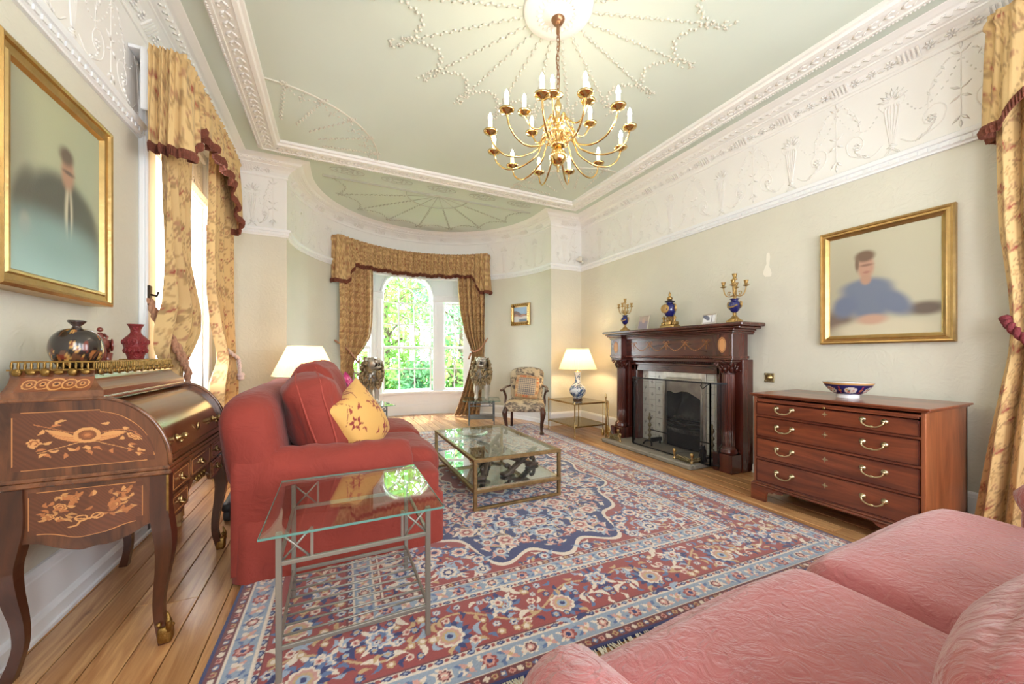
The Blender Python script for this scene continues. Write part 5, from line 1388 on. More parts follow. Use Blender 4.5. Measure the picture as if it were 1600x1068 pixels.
# ---------------------------------------------------------------- framed pictures
def mitred(mb, f, w, h, prof):
    """rectangular frame; prof [(inset from outer edge, height off wall)]; f(u,v,d)"""
    k = len(prof); vs = []
    for (cu, cv) in ((-1, -1), (1, -1), (1, 1), (-1, 1)):
        for i, d in prof: vs.append(f(cu * (w / 2 - i), cv * (h / 2 - i), d))
    fs = [(a * k + i, ((a + 1) % 4) * k + i, ((a + 1) % 4) * k + i + 1, a * k + i + 1) for a in range(4) for i in range(k - 1)]
    return mb.add(vs, fs)
def portrait(kind, W_, H_, n=220):
    u = np.linspace(0, 1, n); U, V = np.meshgrid(u, u); rgb = np.zeros((n, n, 3))
    def blob(cx, cy, rx, ry, col, soft=.5, ang=0):
        nonlocal rgb
        c_, s_ = math.cos(ang), math.sin(ang); x = (U - cx) * c_ + (V - cy) * s_; y = -(U - cx) * s_ + (V - cy) * c_
        d = np.sqrt((x / rx) ** 2 + (y / ry) ** 2); a = np.clip((1 + soft - d) / (2 * soft), 0, 1); a = (a * a * (3 - 2 * a))[..., None]
        rgb = rgb * (1 - a) + SA(*col) * a
    if kind == 'suit':
        rgb[:] = SA(172, 172, 144); blob(.5, .95, .7, .4, (172, 174, 142), .7); blob(.0, .6, .2, .6, (150, 148, 126), .7); blob(.95, .5, .3, .6, (166, 172, 146), .7)
        blob(.52, .36, .40, .22, (92, 94, 84), .35); blob(.42, .46, .22, .12, (90, 90, 80), .45, .25); blob(.70, .44, .20, .12, (84, 86, 76), .45, -.4); blob(.14, .38, .08, .16, (94, 92, 80), .45, -.4); blob(.85, .28, .14, .22, (88, 92, 80), .5, .3)
        blob(.60, .40, .045, .17, (198, 190, 164), .45); blob(.605, .36, .016, .17, (84, 80, 70), .5); blob(.59, .645, .075, .10, (172, 134, 110), .4); blob(.575, .735, .08, .05, (108, 94, 80), .5)
        blob(.60, .645, .06, .012, (110, 90, 78), .7); blob(.16, .24, .05, .06, (172, 138, 114), .5)
        blob(.5, .04, .85, .20, (156, 186, 182), .8); blob(.5, .2, .4, .12, (136, 164, 158), .9)
    else:
        rgb[:] = SA(184, 178, 154); blob(.8, .75, .5, .5, (186, 180, 156), .7); blob(.2, .3, .3, .5, (172, 164, 140), .6)
        blob(.88, .22, .16, .06, (104, 90, 80), .5); blob(.08, .14, .16, .12, (116, 98, 86), .5)
        blob(.40, .34, .22, .20, (112, 120, 138), .3); blob(.36, .46, .24, .09, (112, 120, 138), .35); blob(.16, .30, .13, .11, (108, 116, 138), .4, .6); blob(.62, .30, .17, .10, (110, 118, 138), .4, -.6)
        blob(.5, .05, .45, .10, (200, 190, 164), .35); blob(.42, .15, .14, .05, (190, 152, 130), .45)
        blob(.365, .67, .078, .125, (180, 140, 118), .3); blob(.355, .775, .095, .055, (112, 88, 70), .35); blob(.28, .71, .02, .07, (118, 94, 76), .5); blob(.365, .545, .05, .05, (176, 138, 116), .4); blob(.37, .685, .055, .012, (134, 100, 84), .7)
        blob(.37, .615, .03, .012, (160, 112, 98), .7)
    return U, V, rgb
M_can = mat('oil_paint_on_canvas', attr='Col', rough=.45, bump=(200, .08))
def picture(name, label, f, W_, H_, prof, kind, fw, depth_in, matl=None):
    t = thing(name, label, 'picture', f(0, -H_ / 2, 0)); m = MB(); mitred(m, f, W_, H_, prof); m.obj('frame', matl or M_gilt, t)
    U, V, rgb = portrait(kind, W_, H_) if isinstance(kind, str) else kind
    w, h = W_ - 2 * fw, H_ - 2 * fw; P = np.array([f((a - .5) * w, (b - .5) * h, depth_in) for a, b in zip(U.ravel(), V.ravel())]).reshape(*U.shape, 3)
    grid_obj('canvas', P, rgb, M_can, t); return t
fL = lambda u, v, d: (XL + d, 2.36 + u, 1.915 + v)
picture('portrait', 'portrait of an older man in a dark suit above the bureau', fL, .755, .93, [(0, .0), (0, .095), (.012, .102), (.022, .098), (.026, .086), (.05, .082), (.056, .09), (.066, .09), (.072, .078), (.076, .07)], 'suit', .074, .072)
fR = lambda u, v, d: (XR - d, 1.39 - u, 1.76 + v + .006 * u)
picture('portrait', 'portrait of a seated man in a blue shirt above the chest of drawers', fR, .79, .955, [(0, .0), (0, .035), (.01, .045), (.02, .042), (.024, .034), (.038, .036), (.044, .042), (.05, .036), (.062, .026), (.07, .022)], 'blue', .068, .02)
th = math.radians(24); pc = BP(24, 1.885, 1.92); tn = Vector((-math.sin(th), math.cos(th), 0)); nn = Vector((-math.cos(th), -math.sin(th), 0))
fS = lambda u, v, d: tuple(Vector(pc) - tn * u + nn * d + Vector((0, 0, v)))
n = 60; U, V = np.meshgrid(np.linspace(0, 1, n), np.linspace(0, 1, n)); rgb = np.zeros((n, n, 3)); rgb[:] = SA(150, 176, 206); rgb[V < .62 + .14 * np.sin(U * 5 + 1)] = SA(120, 96, 92); rgb[V < .48 + .06 * np.sin(U * 11)] = SA(176, 130, 110); rgb[V < .36 + .03 * np.sin(U * 9)] = SA(206, 200, 196); rgb[(V < .2) & (U > .4)] = SA(110, 120, 140)
sp = picture('small_painting', 'small landscape in an ornate gilt frame on the curved bay wall', fS, .44, .40, [(0, 0), (0, .03), (.016, .045), (.03, .042), (.05, .022), (.066, .02)], (U, V, rgb), .066, .016)
m = MB(); rg = random.Random(1)
for cu, cv in ((-1, -1), (1, -1), (1, 1), (-1, 1)):
    for k in range(6): m.ell(fS(cu * (.2 - rg.uniform(0, .05)), cv * (.18 - rg.uniform(0, .05)), .042), (.016, .016, .014), 6, 4)
for k in range(7):
    for sg in (-1, 1): m.ell(fS(-.14 + .047 * k, sg * .178, .044), (.012, .012, .01), 6, 4); m.ell(fS(sg * .198, -.12 + .04 * k, .044), (.012, .012, .01), 6, 4)
m.obj('frame_carving', M_giltd, sp, kind='stuff')

# ---------------------------------------------------------------- metal and glass end tables
def end_table(name, label, group, w, d, h, ov, zs, nrod, matl=M_steel, loc=None, rz=0):
    t = thing(name, label, 'side table', loc, group, rz, local=True); b = .02
    X, Y = w / 2, d / 2; zt = h - .012; za = h - .125 * h / .55
    for sx in (-1, 1):
        for sy in (-1, 1): MB().box(sx * X - b / 2, sx * X + b / 2, sy * Y - b / 2, sy * Y + b / 2, 0, zt, .002).obj('leg', matl, t)
    for sy in (-1, 1):
        MB().box(-X, X, sy * Y - .007, sy * Y + .007, za - .008, za + .008, .002).obj('rail', matl, t)
        MB().box(-X, X, sy * Y - .006, sy * Y + .006, zs - .012, zs + .004, .002).obj('shelf_rail', matl, t)
        for sx in (-1, 1):
            q = .105 * h / .55; m = MB(); x0, x1 = sx * X, sx * (X - q); m.box(x1 - .005, x1 + .005, sy * Y - .005, sy * Y + .005, za, zt)
            m.tube([(x0, sy * Y, za), (x1, sy * Y, zt)], .0045, 5); m.tube([(x1, sy * Y, za), (x0, sy * Y, zt)], .0045, 5); m.obj('corner_cross', matl, t)
    for sx in (-1, 1):
        MB().box(sx * X - .007, sx * X + .007, -Y, Y, za - .008, za + .008, .002).obj('rail', matl, t)
        MB().box(sx * X - .006, sx * X + .006, -Y, Y, zs - .012, zs + .004, .002).obj('shelf_rail', matl, t)
    for k in range(nrod):
        y = -Y + d * (k + 1) / (nrod + 1); MB().tube([(-X, y, zs), (X, y, zs)], .0045, 6).obj('shelf_rod', matl, t)
    g = MB().box(-X - ov, X + ov, -Y - ov, Y + ov, h - .0105, h, .002).obj('glass_top', M_glass, t)
    m = MB()
    for q in ((-X - ov - .0015, X + ov + .0015, -Y - ov - .0015, -Y - ov), (-X - ov - .0015, X + ov + .0015, Y + ov, Y + ov + .0015), (-X - ov - .0015, -X - ov, -Y - ov, Y + ov), (X + ov, X + ov + .0015, -Y - ov, Y + ov)): m.box(*q, h - .0095, h - .001)
    m.obj('glass_edge', M_glassedge, g)
    return t
end_table('side_table', 'grey metal side table with a glass top in front of the red sofa arm', None, .54, .54, .555, .055, .125, 8, loc=(.085, 1.85, .010))
M_steelb = mat('blue_grey_metal', S(112, 118, 122), .4, .6)
end_table('side_table', 'small glass-topped metal table under the lion right of the bay window', 'lion tables', .42, .40, .42, .10, .115, 6, M_steelb, (2.28, 6.03, 0), math.radians(-20))
end_table('side_table', 'small glass-topped metal table under the lion left of the bay window', 'lion tables', .42, .40, .42, .10, .115, 6, M_steelb, (.46, 6.10, 0), math.radians(12))

# ---------------------------------------------------------------- coffee table
M_ant = mat('antique_gilt_iron', S(150, 122, 84), .42, .85, bump=(60, .5), var=(25, .25))
ct = thing('coffee_table', 'low gilt iron coffee table with glass top and lower glass shelf on the rug', 'coffee table', (1.33, 3.27, .012))
x0, x1, y0, y1, h = .955, 1.70, 2.66, 3.86, .405; b = .03
zb = .012
for x in (x0, x1):
    for y in (y0, y1): MB().box(x - b / 2 + .001, x + b / 2 - .001, y - b / 2 + .001, y + b / 2 - .001, zb + .001, h - .02, .003).obj('leg', M_ant, ct)
for z, nm in ((h - .018, 'top_rail'), (.155, 'shelf_rail')):
    for x in (x0, x1): MB().box(x - b / 2, x + b / 2, y0 + b / 2 - .002, y1 - b / 2 + .002, z - .0135, z + .0135, .003).obj(nm, M_ant, ct)
    for y in (y0, y1): MB().box(x0 - b / 2, x1 + b / 2, y - b / 2, y + b / 2, z - .014, z + .014, .003).obj(nm, M_ant, ct)
for y in (y0, y1): MB().box(x0 - b / 2, x1 + b / 2, y - b / 2, y + b / 2, zb, zb + .02, .003).obj('foot_rail', M_ant, ct)
MB().box(x0 + .004, x1 - .004, y0 + .004, y1 - .004, h - .013, h - .004).obj('glass_top', M_glass, ct)
MB().box(x0 + .012, x1 - .012, y0 + .012, y1 - .012, .17, .177).obj('glass_shelf', thin_glass('shelf_glass', (.82, .93, .93), .48), ct)
M_carv = wood('dark_carved_wood', S(46, 36, 32), S(92, 76, 66), axis=0, scale=12, stretch=4, rough=.45, coat=.1)
def stand(label, x, y, rz):
    t = thing('folding_stand', label, 'carving', (x, y, .1775), 'wooden stands', rz, local=True); m = MB()
    for sg in (-1, 1):
        M_ = Matrix.Rotation(sg * .5, 4, 'Y'); m2 = MB(); m2.rbox((0, sg * .012, .085), (.44, .05, .032), .012, 6, M=None)
        m2.v = [tuple(Vector((0, 0, .085)) + Matrix.Rotation(sg * .36, 3, 'Y') @ (Vector(p) - Vector((0, 0, .085)))) for p in m2.v]; m2.obj('board', M_carv, t)
    for sg in (-1, 1):
        m2 = MB(); m2.tube([(sg * .17 + .03 * math.cos(a), 0, .045 + .035 * math.sin(a)) for a in np.linspace(-2.4, 2.4, 16)], .016, 8); m2.rbox((sg * .17, 0, .014), (.13, .07, .028), .012, 5); m2.obj('curled_foot', M_carv, t)
stand('dark carved wooden stand at the near right of the coffee table shelf', 1.47, 2.93, math.radians(24))
stand('dark carved wooden stand at the near left of the coffee table shelf', 1.17, 3.02, math.radians(62))
stand('dark carved wooden stand at the far end of the coffee table shelf', 1.42, 3.52, math.radians(40))
m = MB(); m.lathe([(.04, 0), (.10, .008), (.145, .035), (.15, .045), (.14, .043), (.10, .02), (0, .014)], 32, (1.20, 3.40, h - .0035)); tag(m.obj('glass_dish', thin_glass('clear_glass', (.97, 1, 1), .12), None), 'round clear glass dish on the coffee table top', 'dish')
# ================================================================ FIREPLACE
M_castiron = mat('black_cast_iron', S(40, 40, 42), .5, .6, bump=(60, .3))
M_ash = mat('sooty_iron', S(70, 66, 64), .75, .3, bump=(40, .5), mottle=(9, S(120, 116, 112), .7))
M_stone = mat('grey_hearth_stone', S(138, 132, 122), .8, bump=(50, .3), var=(9, .1))
M_tile = mat('cream_glazed_tile', S(226, 225, 216), .2, coat=.4, var=(30, .03))
M_tileink = mat('dark_tile_motif', S(66, 62, 72), .4)
M_polsteel = mat('burnished_steel', S(200, 194, 184), .3, .8, bump=(26, .35, 1.5), var=(12, .18))
M_fbrass = mat('aged_brass', S(150, 136, 104), .38, 1.0, bump=(70, .3), var=(20, .2))
YC = 3.285
fp = thing('fireplace', 'dark mahogany fireplace with fluted columns, tiled slips and an iron grate', 'fireplace', (3.72, YC, 0))
hs = thing('hearth', 'grey stone hearth slab raised along its edge in front of the fireplace', 'hearth', (3.58, 3.35, 0))
for a, b in ((2.66, 3.10), (3.104, 3.60), (3.604, 4.06)):
    m = MB(); m.box(3.30, 3.86 if True else 0, a, b, 0, .040, .006); m.obj('slab', M_stone, hs)
for a, b in ((2.655, 3.22), (3.223, 4.065)):
    m = MB(); m.box(3.285, 3.345, a, b, 0, .052, .012); m.obj('kerb_stone', M_stone, hs)
m = MB(); m.box(3.345, 3.70, 2.655, 2.70, 0, .05, .01); m.obj('kerb_stone', M_stone, hs)
# jambs, pilasters, columns
for sg in (-1, 1):
    yc = YC + sg * .79
    m = MB(); m.box(3.545, 3.79, yc - .105, yc + .105, 0, .185, .004); m.obj('plinth', M_dmahog, fp)
    m = MB()
    m.lathe([(.092, .185), (.092, .205), (.085, .215), (.088, .228), (.078, .240), (.07, .246), (.066, .262)], 28, (3.645, yc, 0))
    m.obj('column_base', M_dmahog, fp)
    m = MB(); m.lathe([(.064, .262)] + [(.064 - .006 * t, .262 + .73 * t) for t in np.linspace(0, 1, 5)] + [(.058, .998)], 96, (3.645, yc, 0), mod=lambda a, z: 1 - .12 * max(0, math.cos(a * 16)) ** .8, smooth=True); m.obj('fluted_shaft', M_dmahog, fp)
    m = MB(); m.lathe([(.06, .992), (.066, 1.0), (.06, 1.008), (.062, 1.03), (.072, 1.07), (.086, 1.10), (.09, 1.104), (.09, 1.118)], 24, (3.645, yc, 0))
    for k in range(8):
        a = k * PI / 4 + .2; c_, s_ = math.cos(a), math.sin(a)
        m.tube([(3.645 + .06 * c_, yc + .06 * s_, 1.01), (3.645 + .074 * c_, yc + .074 * s_, 1.045), (3.645 + .088 * c_, yc + .088 * s_, 1.06), (3.645 + .09 * c_, yc + .09 * s_, 1.05)], [.018, .016, .01, .005], 6)
        a += .39; c_, s_ = math.cos(a), math.sin(a); m.tube([(3.645 + .062 * c_, yc + .062 * s_, 1.03), (3.645 + .08 * c_, yc + .08 * s_, 1.07), (3.645 + .094 * c_, yc + .094 * s_, 1.08)], [.014, .012, .005], 6)
    for sx in (-1, 1):
        for sy in (-1, 1):
            cc = Vector((3.645 + sx * .078, yc + sy * .078, 1.092)); d = Vector((sx, sy, 0)).normalized()
            m.tube([cc + d * .02 * math.cos(t) * (1 - t / 9) + Vector((0, 0, .02 * math.sin(t) * (1 - t / 9))) for t in np.linspace(0, 7, 16)], .009, 6)
    m.box(3.645 - .1, 3.645 + .1, yc - .1, yc + .1, 1.112, 1.135, .006)
    m.obj('capital', M_dmahog, fp)
    m = MB(); m.box(3.70, 3.866, yc - .115 if sg < 0 else yc - .09, yc + .09 if sg < 0 else yc + .115, .0, 1.14, .004); m.box(3.69, 3.866, yc - .09, yc + .09, .19, .22, .006); m.box(3.69, 3.866, yc - .1, yc + .1, 1.02, 1.035, .004); m.obj('pilaster', M_dmahog, fp)
    m = MB(); i0 = YC + sg * .70; i1 = YC + sg * .585; m.box(3.745, 3.866, i0, i1, .04, 1.05, .004); m.box(3.735, 3.80, i1 + sg * .035, i1 + sg * .055, .06, 1.04, .004); m.obj('inner_jamb', M_dmahog, fp)
    m = MB()
    for k in range(34): m.octa((3.737, i1 + sg * .075, .10 + k * .027), (0, 0, 1), .012, .008, .007, (1, 0, 0))
    m.obj('carved_beading', M_dmahog, fp, kind='stuff')
    m = MB(); m.box(3.545, 3.79, yc - .108, yc + .108, 1.135, 1.40, .004); m.obj('frieze_block', M_dmahog, fp)
m = MB(); m.box(3.745, 3.866, YC - .70, YC + .70, .975, 1.06, .004); m.box(3.72, 3.80, YC - .69, YC + .69, 1.055, 1.085, .006); m.obj('lintel', M_dmahogH, fp)
m = MB()
for k in range(52): m.ell((3.722, YC - .66 + k * .0259, 1.098), (.009, .010, .011), 6, 4)
m.obj('egg_moulding', M_dmahogH, fp, kind='stuff')
m = MB(); m.box(3.66, 3.866, YC - .69, YC + .69, 1.108, 1.145, .004); m.box(3.64, 3.866, YC - .69, YC + .69, 1.145, 1.40, .003); m.obj('frieze', M_dmahogH, fp)
m = MB(); m.box(3.63, 3.65, YC - .69, YC + .69, 1.15, 1.178, .004)
for sg in (-1, 1): m.box(3.535, 3.80, YC + sg * .79 - .118, YC + sg * .79 + .118, 1.15, 1.178, .004)
m.obj('dentil_band', M_dmahogH, fp)
m = MB()
for k in range(48): m.octa((3.628, YC - .665 + k * .0283, 1.164), (0, 1, .4), .013, .008, .006, (1, 0, 0))
m.obj('band_carving', mat('paler_carved_band', S(128, 74, 58), .35), fp, kind='stuff')  # carving in a paler brown than the mahogany band
# mantel shelf, moulded, stepping forward over the columns
m = MB(); sh = [(3.866, YC + .90), (3.866, YC - .90)]
def shelf(z0, z1, o, b=.004):
    m.box(3.60 - o, 3.866, YC - .70 - o, YC + .70 + o, z0, z1, b)
    for sg in (-1, 1): m.box(3.545 - o, 3.866, YC + sg * .79 - .11 - o, YC + sg * .79 + .11 + o, z0, z1, b)
shelf(1.395, 1.412, .012); shelf(1.41, 1.432, .026, .008); shelf(1.43, 1.452, .042, .008)
m.box(3.515, 3.866, YC - .99, YC + .99, 1.45, 1.475, .008); m.box(3.495, 3.866, YC - 1.03, YC + 1.03, 1.474, 1.51, .010); m.obj('mantel_shelf', M_dmahogH, fp)
ZM = 1.5105
# inlaid swags and bows
M_inl = mat('pale_boxwood_inlay', S(206, 146, 92), .35)
m = MB(); xf = 3.6385
def inl(p, r=.0035): m.tube([(xf, a, b) for a, b in [(q.y, q.z) for q in catmull([(0, a, b) for a, b in p], 6)]], r, 4, flat=(1, .4))
for k in range(-2, 3):
    y = YC + k * .27
    for sg in (-1, 1): inl([(y, 1.335), (y + sg * .03, 1.355), (y + sg * .045, 1.335), (y + sg * .02, 1.325), (y, 1.335)], .0045); inl([(y, 1.335), (y + sg * .02, 1.31), (y + sg * .03, 1.285)], .003)
    for q in range(4): m.octa((xf, y, 1.31 - .018 * q), (0, 0, 1), .01, .006, .002, (1, 0, 0))
    if k < 2:
        pts = [(y + .27 * t, 1.325 - .085 * math.sin(PI * t)) for t in np.linspace(0, 1, 9)]; inl(pts, .003)
        for q in range(1, 12):
            t = q / 12; m.octa((xf, y + .27 * t, 1.325 - .085 * math.sin(PI * t)), (0, 1, .6 * math.cos(PI * t) * -1), .011, .006 + .003 * math.sin(PI * t), .002, (1, 0, 0))
m.obj('inlaid_garland', M_inl, fp, kind='stuff')
for sg in (-1, 1):
    m = MB(); yc = YC + sg * .79
    m.tube([(3.5435, yc + .04 * math.cos(t), 1.29 + .075 * math.sin(t)) for t in np.linspace(0, 2 * PI, 28, endpoint=False)], .004, 4, closed=True, flat=(1, .4))
    m.ell((3.544, yc, 1.29), (.0015, .034, .066), 16, 8); m.obj('inlaid_oval', M_inl, fp)
# tiled slips
for sg in (-1, 1):
    ys = (YC + .24, YC + .60) if sg > 0 else (YC - .60, YC - .385)
    MB().box(3.855, 3.866, ys[0], ys[1], .04, .985).obj('slip_backing', mat('tile_grout', S(150, 146, 136), .9) if sg < 0 else bpy.data.materials['tile_grout'], fp)
    ncol = 3 if sg > 0 else 2; wt = (ys[1] - ys[0]) / ncol
    for c in range(ncol):
        z = .042 - (.078 if c % 2 else 0)
        while z < .98:
            a, b = max(.042, z), min(.982, z + .156)
            if b - a > .02:
                tl = MB().box(3.846, 3.856, ys[0] + wt * c + .0018, ys[0] + wt * (c + 1) - .0018, a + .0015, b - .0015, .002).obj('tile', M_tile, fp)
                if b - a > .12:
                    m = MB(); y = ys[0] + wt * (c + .5); zz = (a + b) / 2
                    for q in range(4): m.octa((3.8458, y + .012 * math.cos(q * 1.57 + .5), zz + .012 * math.sin(q * 1.57 + .5)), (0, math.cos(q * 1.57 + .5), math.sin(q * 1.57 + .5)), .011, .005, .001, (1, 0, 0))
                    m.bar((3.8458, y - .004, zz - .03), (3.8458, y + .002, zz - .008), .004, .001); m.obj('motif', M_tileink, tl)
            z += .156
# burnished register plate and cast-iron grate
GY0, GY1 = 2.90, 3.525; GC = (GY0 + GY1) / 2
m = MB(); m.box(3.835, 3.866, GY0, GY0 + .055, .04, .985, .006); m.box(3.835, 3.866, GY1 - .055, GY1, .04, .985, .006); m.box(3.836, 3.866, GY0 + .0555, GY1 - .0555, .90, .984, .006); m.tube([(3.83, GY0 + .05, .06), (3.83, GY0 + .05, .88), (3.83, GY1 - .05, .88), (3.83, GY1 - .05, .06)], .014, 8); m.obj('register_frame', M_polsteel, fp)
hood = [(GY0 + .055, .90), (GY0 + .055, .60), (GY0 + .10, .66), (GY0 + .18, .70), (GC - .05, .735), (GC + .04, .735), (GY1 - .17, .705), (GY1 - .09, .73), (GY1 - .055, .72), (GY1 - .055, .90)]
m = MB(); m.prism(hood, lambda u, v, t: (t + .12 * (.9 - v), u, v), 3.84, 3.85); m.obj('steel_hood', M_polsteel, fp)
M_ashy = mat('sooty_fire_brick', S(62, 60, 60), .9, bump=(30, .6), mottle=(6, S(110, 106, 104), .6))
m = MB(); m.box(4.22, 4.24, GY0 - .06, GY1 + .06, -.02, 1.1); m.box(3.87, 4.24, GY0 - .07, GY0 - .02, -.02, 1.1); m.box(3.87, 4.24, GY1 + .02, GY1 + .07, -.02, 1.1); m.box(3.87, 4.24, GY0 - .06, GY1 + .06, 1.04, 1.1); m.box(3.87, 4.24, GY0 - .06, GY1 + .06, -.03, .02)
m.add([(3.9, GY0 + .04, .10), (3.9, GY1 - .04, .10), (4.15, GY1 - .12, .80), (4.15, GY0 + .12, .80)], [(0, 1, 2, 3)]); m.obj('firebox', M_ashy, fp)
m = MB(); m.surf(22, 6, lambda u, v: (3.86 - .06 * math.sin(PI * u), GY0 + .06 + (GY1 - GY0 - .12) * u, .06 + .17 * v)); m.obj('ash_pan_front', M_castiron, fp)
m = MB(); m.surf(22, 3, lambda u, v: (3.855 - .065 * math.sin(PI * u), GY0 + .055 + (GY1 - GY0 - .11) * u, .235 + .05 * v))
for k in range(20):
    u = (k + .5) / 20; m.ell((3.85 - .066 * math.sin(PI * u), GY0 + .055 + (GY1 - GY0 - .11) * u, .26), (.008, .011, .018), 6, 4)
m.obj('grate_fret', M_ash, fp)
for z in (.31, .355, .40):
    m = MB(); m.tube([(3.86 - .07 * math.sin(PI * u), GY0 + .055 + (GY1 - GY0 - .11) * u, z) for u in np.linspace(0, 1, 16)], .009, 6); m.obj('grate_bar', M_castiron, fp)
m = MB(); rg = random.Random(9)
for k in range(46): m.ell((3.9 + rg.uniform(0, .12), GY0 + .1 + rg.random() * (GY1 - GY0 - .2), .30 + rg.uniform(0, .10)), (rg.uniform(.02, .04), rg.uniform(.02, .04), rg.uniform(.015, .03)), 6, 4)
m.obj('coals', mat('ashen_coal', S(74, 68, 66), .9, bump=(30, .8)), fp, kind='stuff')
# fire screen of fine dark mesh
scn = thing('fire_screen', 'black folding mesh spark screen standing in front of the grate', 'fire screen', (3.47, 3.13, .0525))
def mesh_mat():
    m = bpy.data.materials.new('black_wire_gauze'); m.use_nodes = True; nt = m.node_tree; L = nt.links.new
    b = nt.nodes['Principled BSDF']; b.inputs['Base Color'].default_value = (.018, .018, .022, 1); b.inputs['Roughness'].default_value = .6
    t = _n(nt, 'ShaderNodeBsdfTransparent'); mx = _n(nt, 'ShaderNodeMixShader'); mx.inputs[0].default_value = .38
    L(t.outputs[0], mx.inputs[1]); L(b.outputs[0], mx.inputs[2]); L(mx.outputs[0], nt.nodes['Material Output'].inputs[0]); return m
M_gauze = mesh_mat(); sx, ya, yb, za, zb_ = 3.47, 2.57, 3.665, .055, .895
for p, q in (((sx, ya), (sx, yb)), ((sx, yb), (3.60, yb + .11)), ((sx, ya), (3.60, ya - .09))):
    m = MB(); m.add([(*p, za), (*q, za), (*q, zb_), (*p, zb_)], [(0, 1, 2, 3)]); g = m.obj('mesh_panel', M_gauze, scn)
    m = MB(); m.bar((*p, zb_), (*q, zb_), .016, .016); m.bar((*p, za), (*q, za), .012, .012); m.bar((*p, za), (*p, zb_), .014, .014); m.bar((*q, za), (*q, zb_), .014, .014); m.obj('panel_frame', M_castiron, g)
for y in (ya + .06, yb - .06):
    m = MB(); m.tube([(sx, y - .04, zb_ - .01), (sx - .03, y - .03, zb_ - .03), (sx - .035, y, zb_ - .06), (sx - .03, y + .03, zb_ - .03), (sx, y + .04, zb_ - .01)], .005, 6); m.obj('ring_handle', M_castiron, scn)
# andirons
def andiron(lbl, y):
    t = thing('andiron', lbl, 'andiron', (3.62, y, .0405), 'andirons'); m = MB()
    m.lathe([(.0, .05), (.012, .055), (.016, .075), (.01, .095), (.022, .115), (.024, .13), (.01, .15), (.012, .17), (.024, .19), (.012, .212), (.009, .23), (.022, .25), (.022, .265), (.008, .285), (.010, .31), (.024, .335), (.02, .355), (.008, .37), (.012, .39), (.006, .41), (0, .415)], 14, (3.62, y, .04)); m.obj('turned_post', M_fbrass, t)
    m = MB(); m.tube([(3.62, y, .10), (3.60, y - .05, .085), (3.58, y - .07, .0455)], .012, 6); m.tube([(3.62, y, .10), (3.60, y + .05, .085), (3.58, y + .07, .0455)], .012, 6); m.bar((3.63, y, .10), (3.82, y, .10), .025, .05); m.bar((3.80, y, .10), (3.80, y, .0405), .02, .02); m.obj('log_bar', M_castiron, t)
    m = MB(); m.tube([(3.62, y, .24), (3.62, y - .30 if y > 3.3 else y + .2, .235)], .007, 6); m.obj('cross_bar', M_castiron, t)
andiron('turned brass andiron behind the left part of the fire screen', 3.53)
andiron('turned brass andiron behind the right end of the fire screen', 2.66)
# brass corner pieces of the fender
def fender_corner(lbl, y, sg):
    t = thing('fender_corner', lbl, 'fender', (3.36, y, .0525), 'brass fender corners'); x = 3.36
    for (px, py) in ((x, y), (x, y + sg * .22), (x + .16, y)):
        m = MB(); m.lathe([(.016, .0525), (.018, .06), (.008, .07), (.009, .10), (.014, .105), (.008, .115), (.017, .13), (.02, .143), (.016, .156), (0, .165)], 12, (px, py, 0)); m.obj('ball_finial', M_brass, t)
    for a, b in (((x, y), (x, y + sg * .22)), ((x, y), (x + .16, y))):
        a, b = Vector((*a, 0)), Vector((*b, 0)); m = MB()
        for q in range(2):
            s0 = a.lerp(b, .08 + .42 * q); s1 = a.lerp(b, .5 + .42 * q); zz = Vector((0, 0, 1)); d = s1 - s0
            m.tube(catmull([s0 + zz * .06, s0 + d * .3 + zz * .10, s0 + d * .7 + zz * .068, s1 + zz * .10], 5), .006, 6)
            m.tube(catmull([s0 + zz * .10, s0 + d * .3 + zz * .063, s0 + d * .7 + zz * .105, s1 + zz * .06], 5), .006, 6)
            for k in range(3): m.octa(s0 + d * (.25 + .25 * k) + zz * (.082 + .015 * (k % 2)), d + zz * (.05 if k % 2 else -.05), .022, .010, .008, (1, 0, 0))
        m.bar(a + Vector((0, 0, .058)), b + Vector((0, 0, .058)), .008, .008); m.obj('scrollwork', M_fbrass, t)
fender_corner('brass fender corner with ball finials at the left end of the hearth', 4.0, -1)
fender_corner('brass fender corner with ball finials at the right end of the hearth', 2.70, 1)
m = MB(); m.rbox((3.52, 2.69, .12), (.07, .05, .13), .02, 6, nf=wrinkle(.02, 18, 3)); m.ell((3.51, 2.69, .20), (.028, .026, .03), 10, 8); m.ell((3.49, 2.69, .185), (.018, .016, .014), 8, 6)
for sy in (-1, 1): m.ell((3.515, 2.69 + sy * .018, .226), (.008, .006, .012), 6, 4)
tag(m.obj('iron_figure', M_castiron, None), 'small black cast iron animal figure by the right end of the fire screen', 'figurine').location.z = .0505
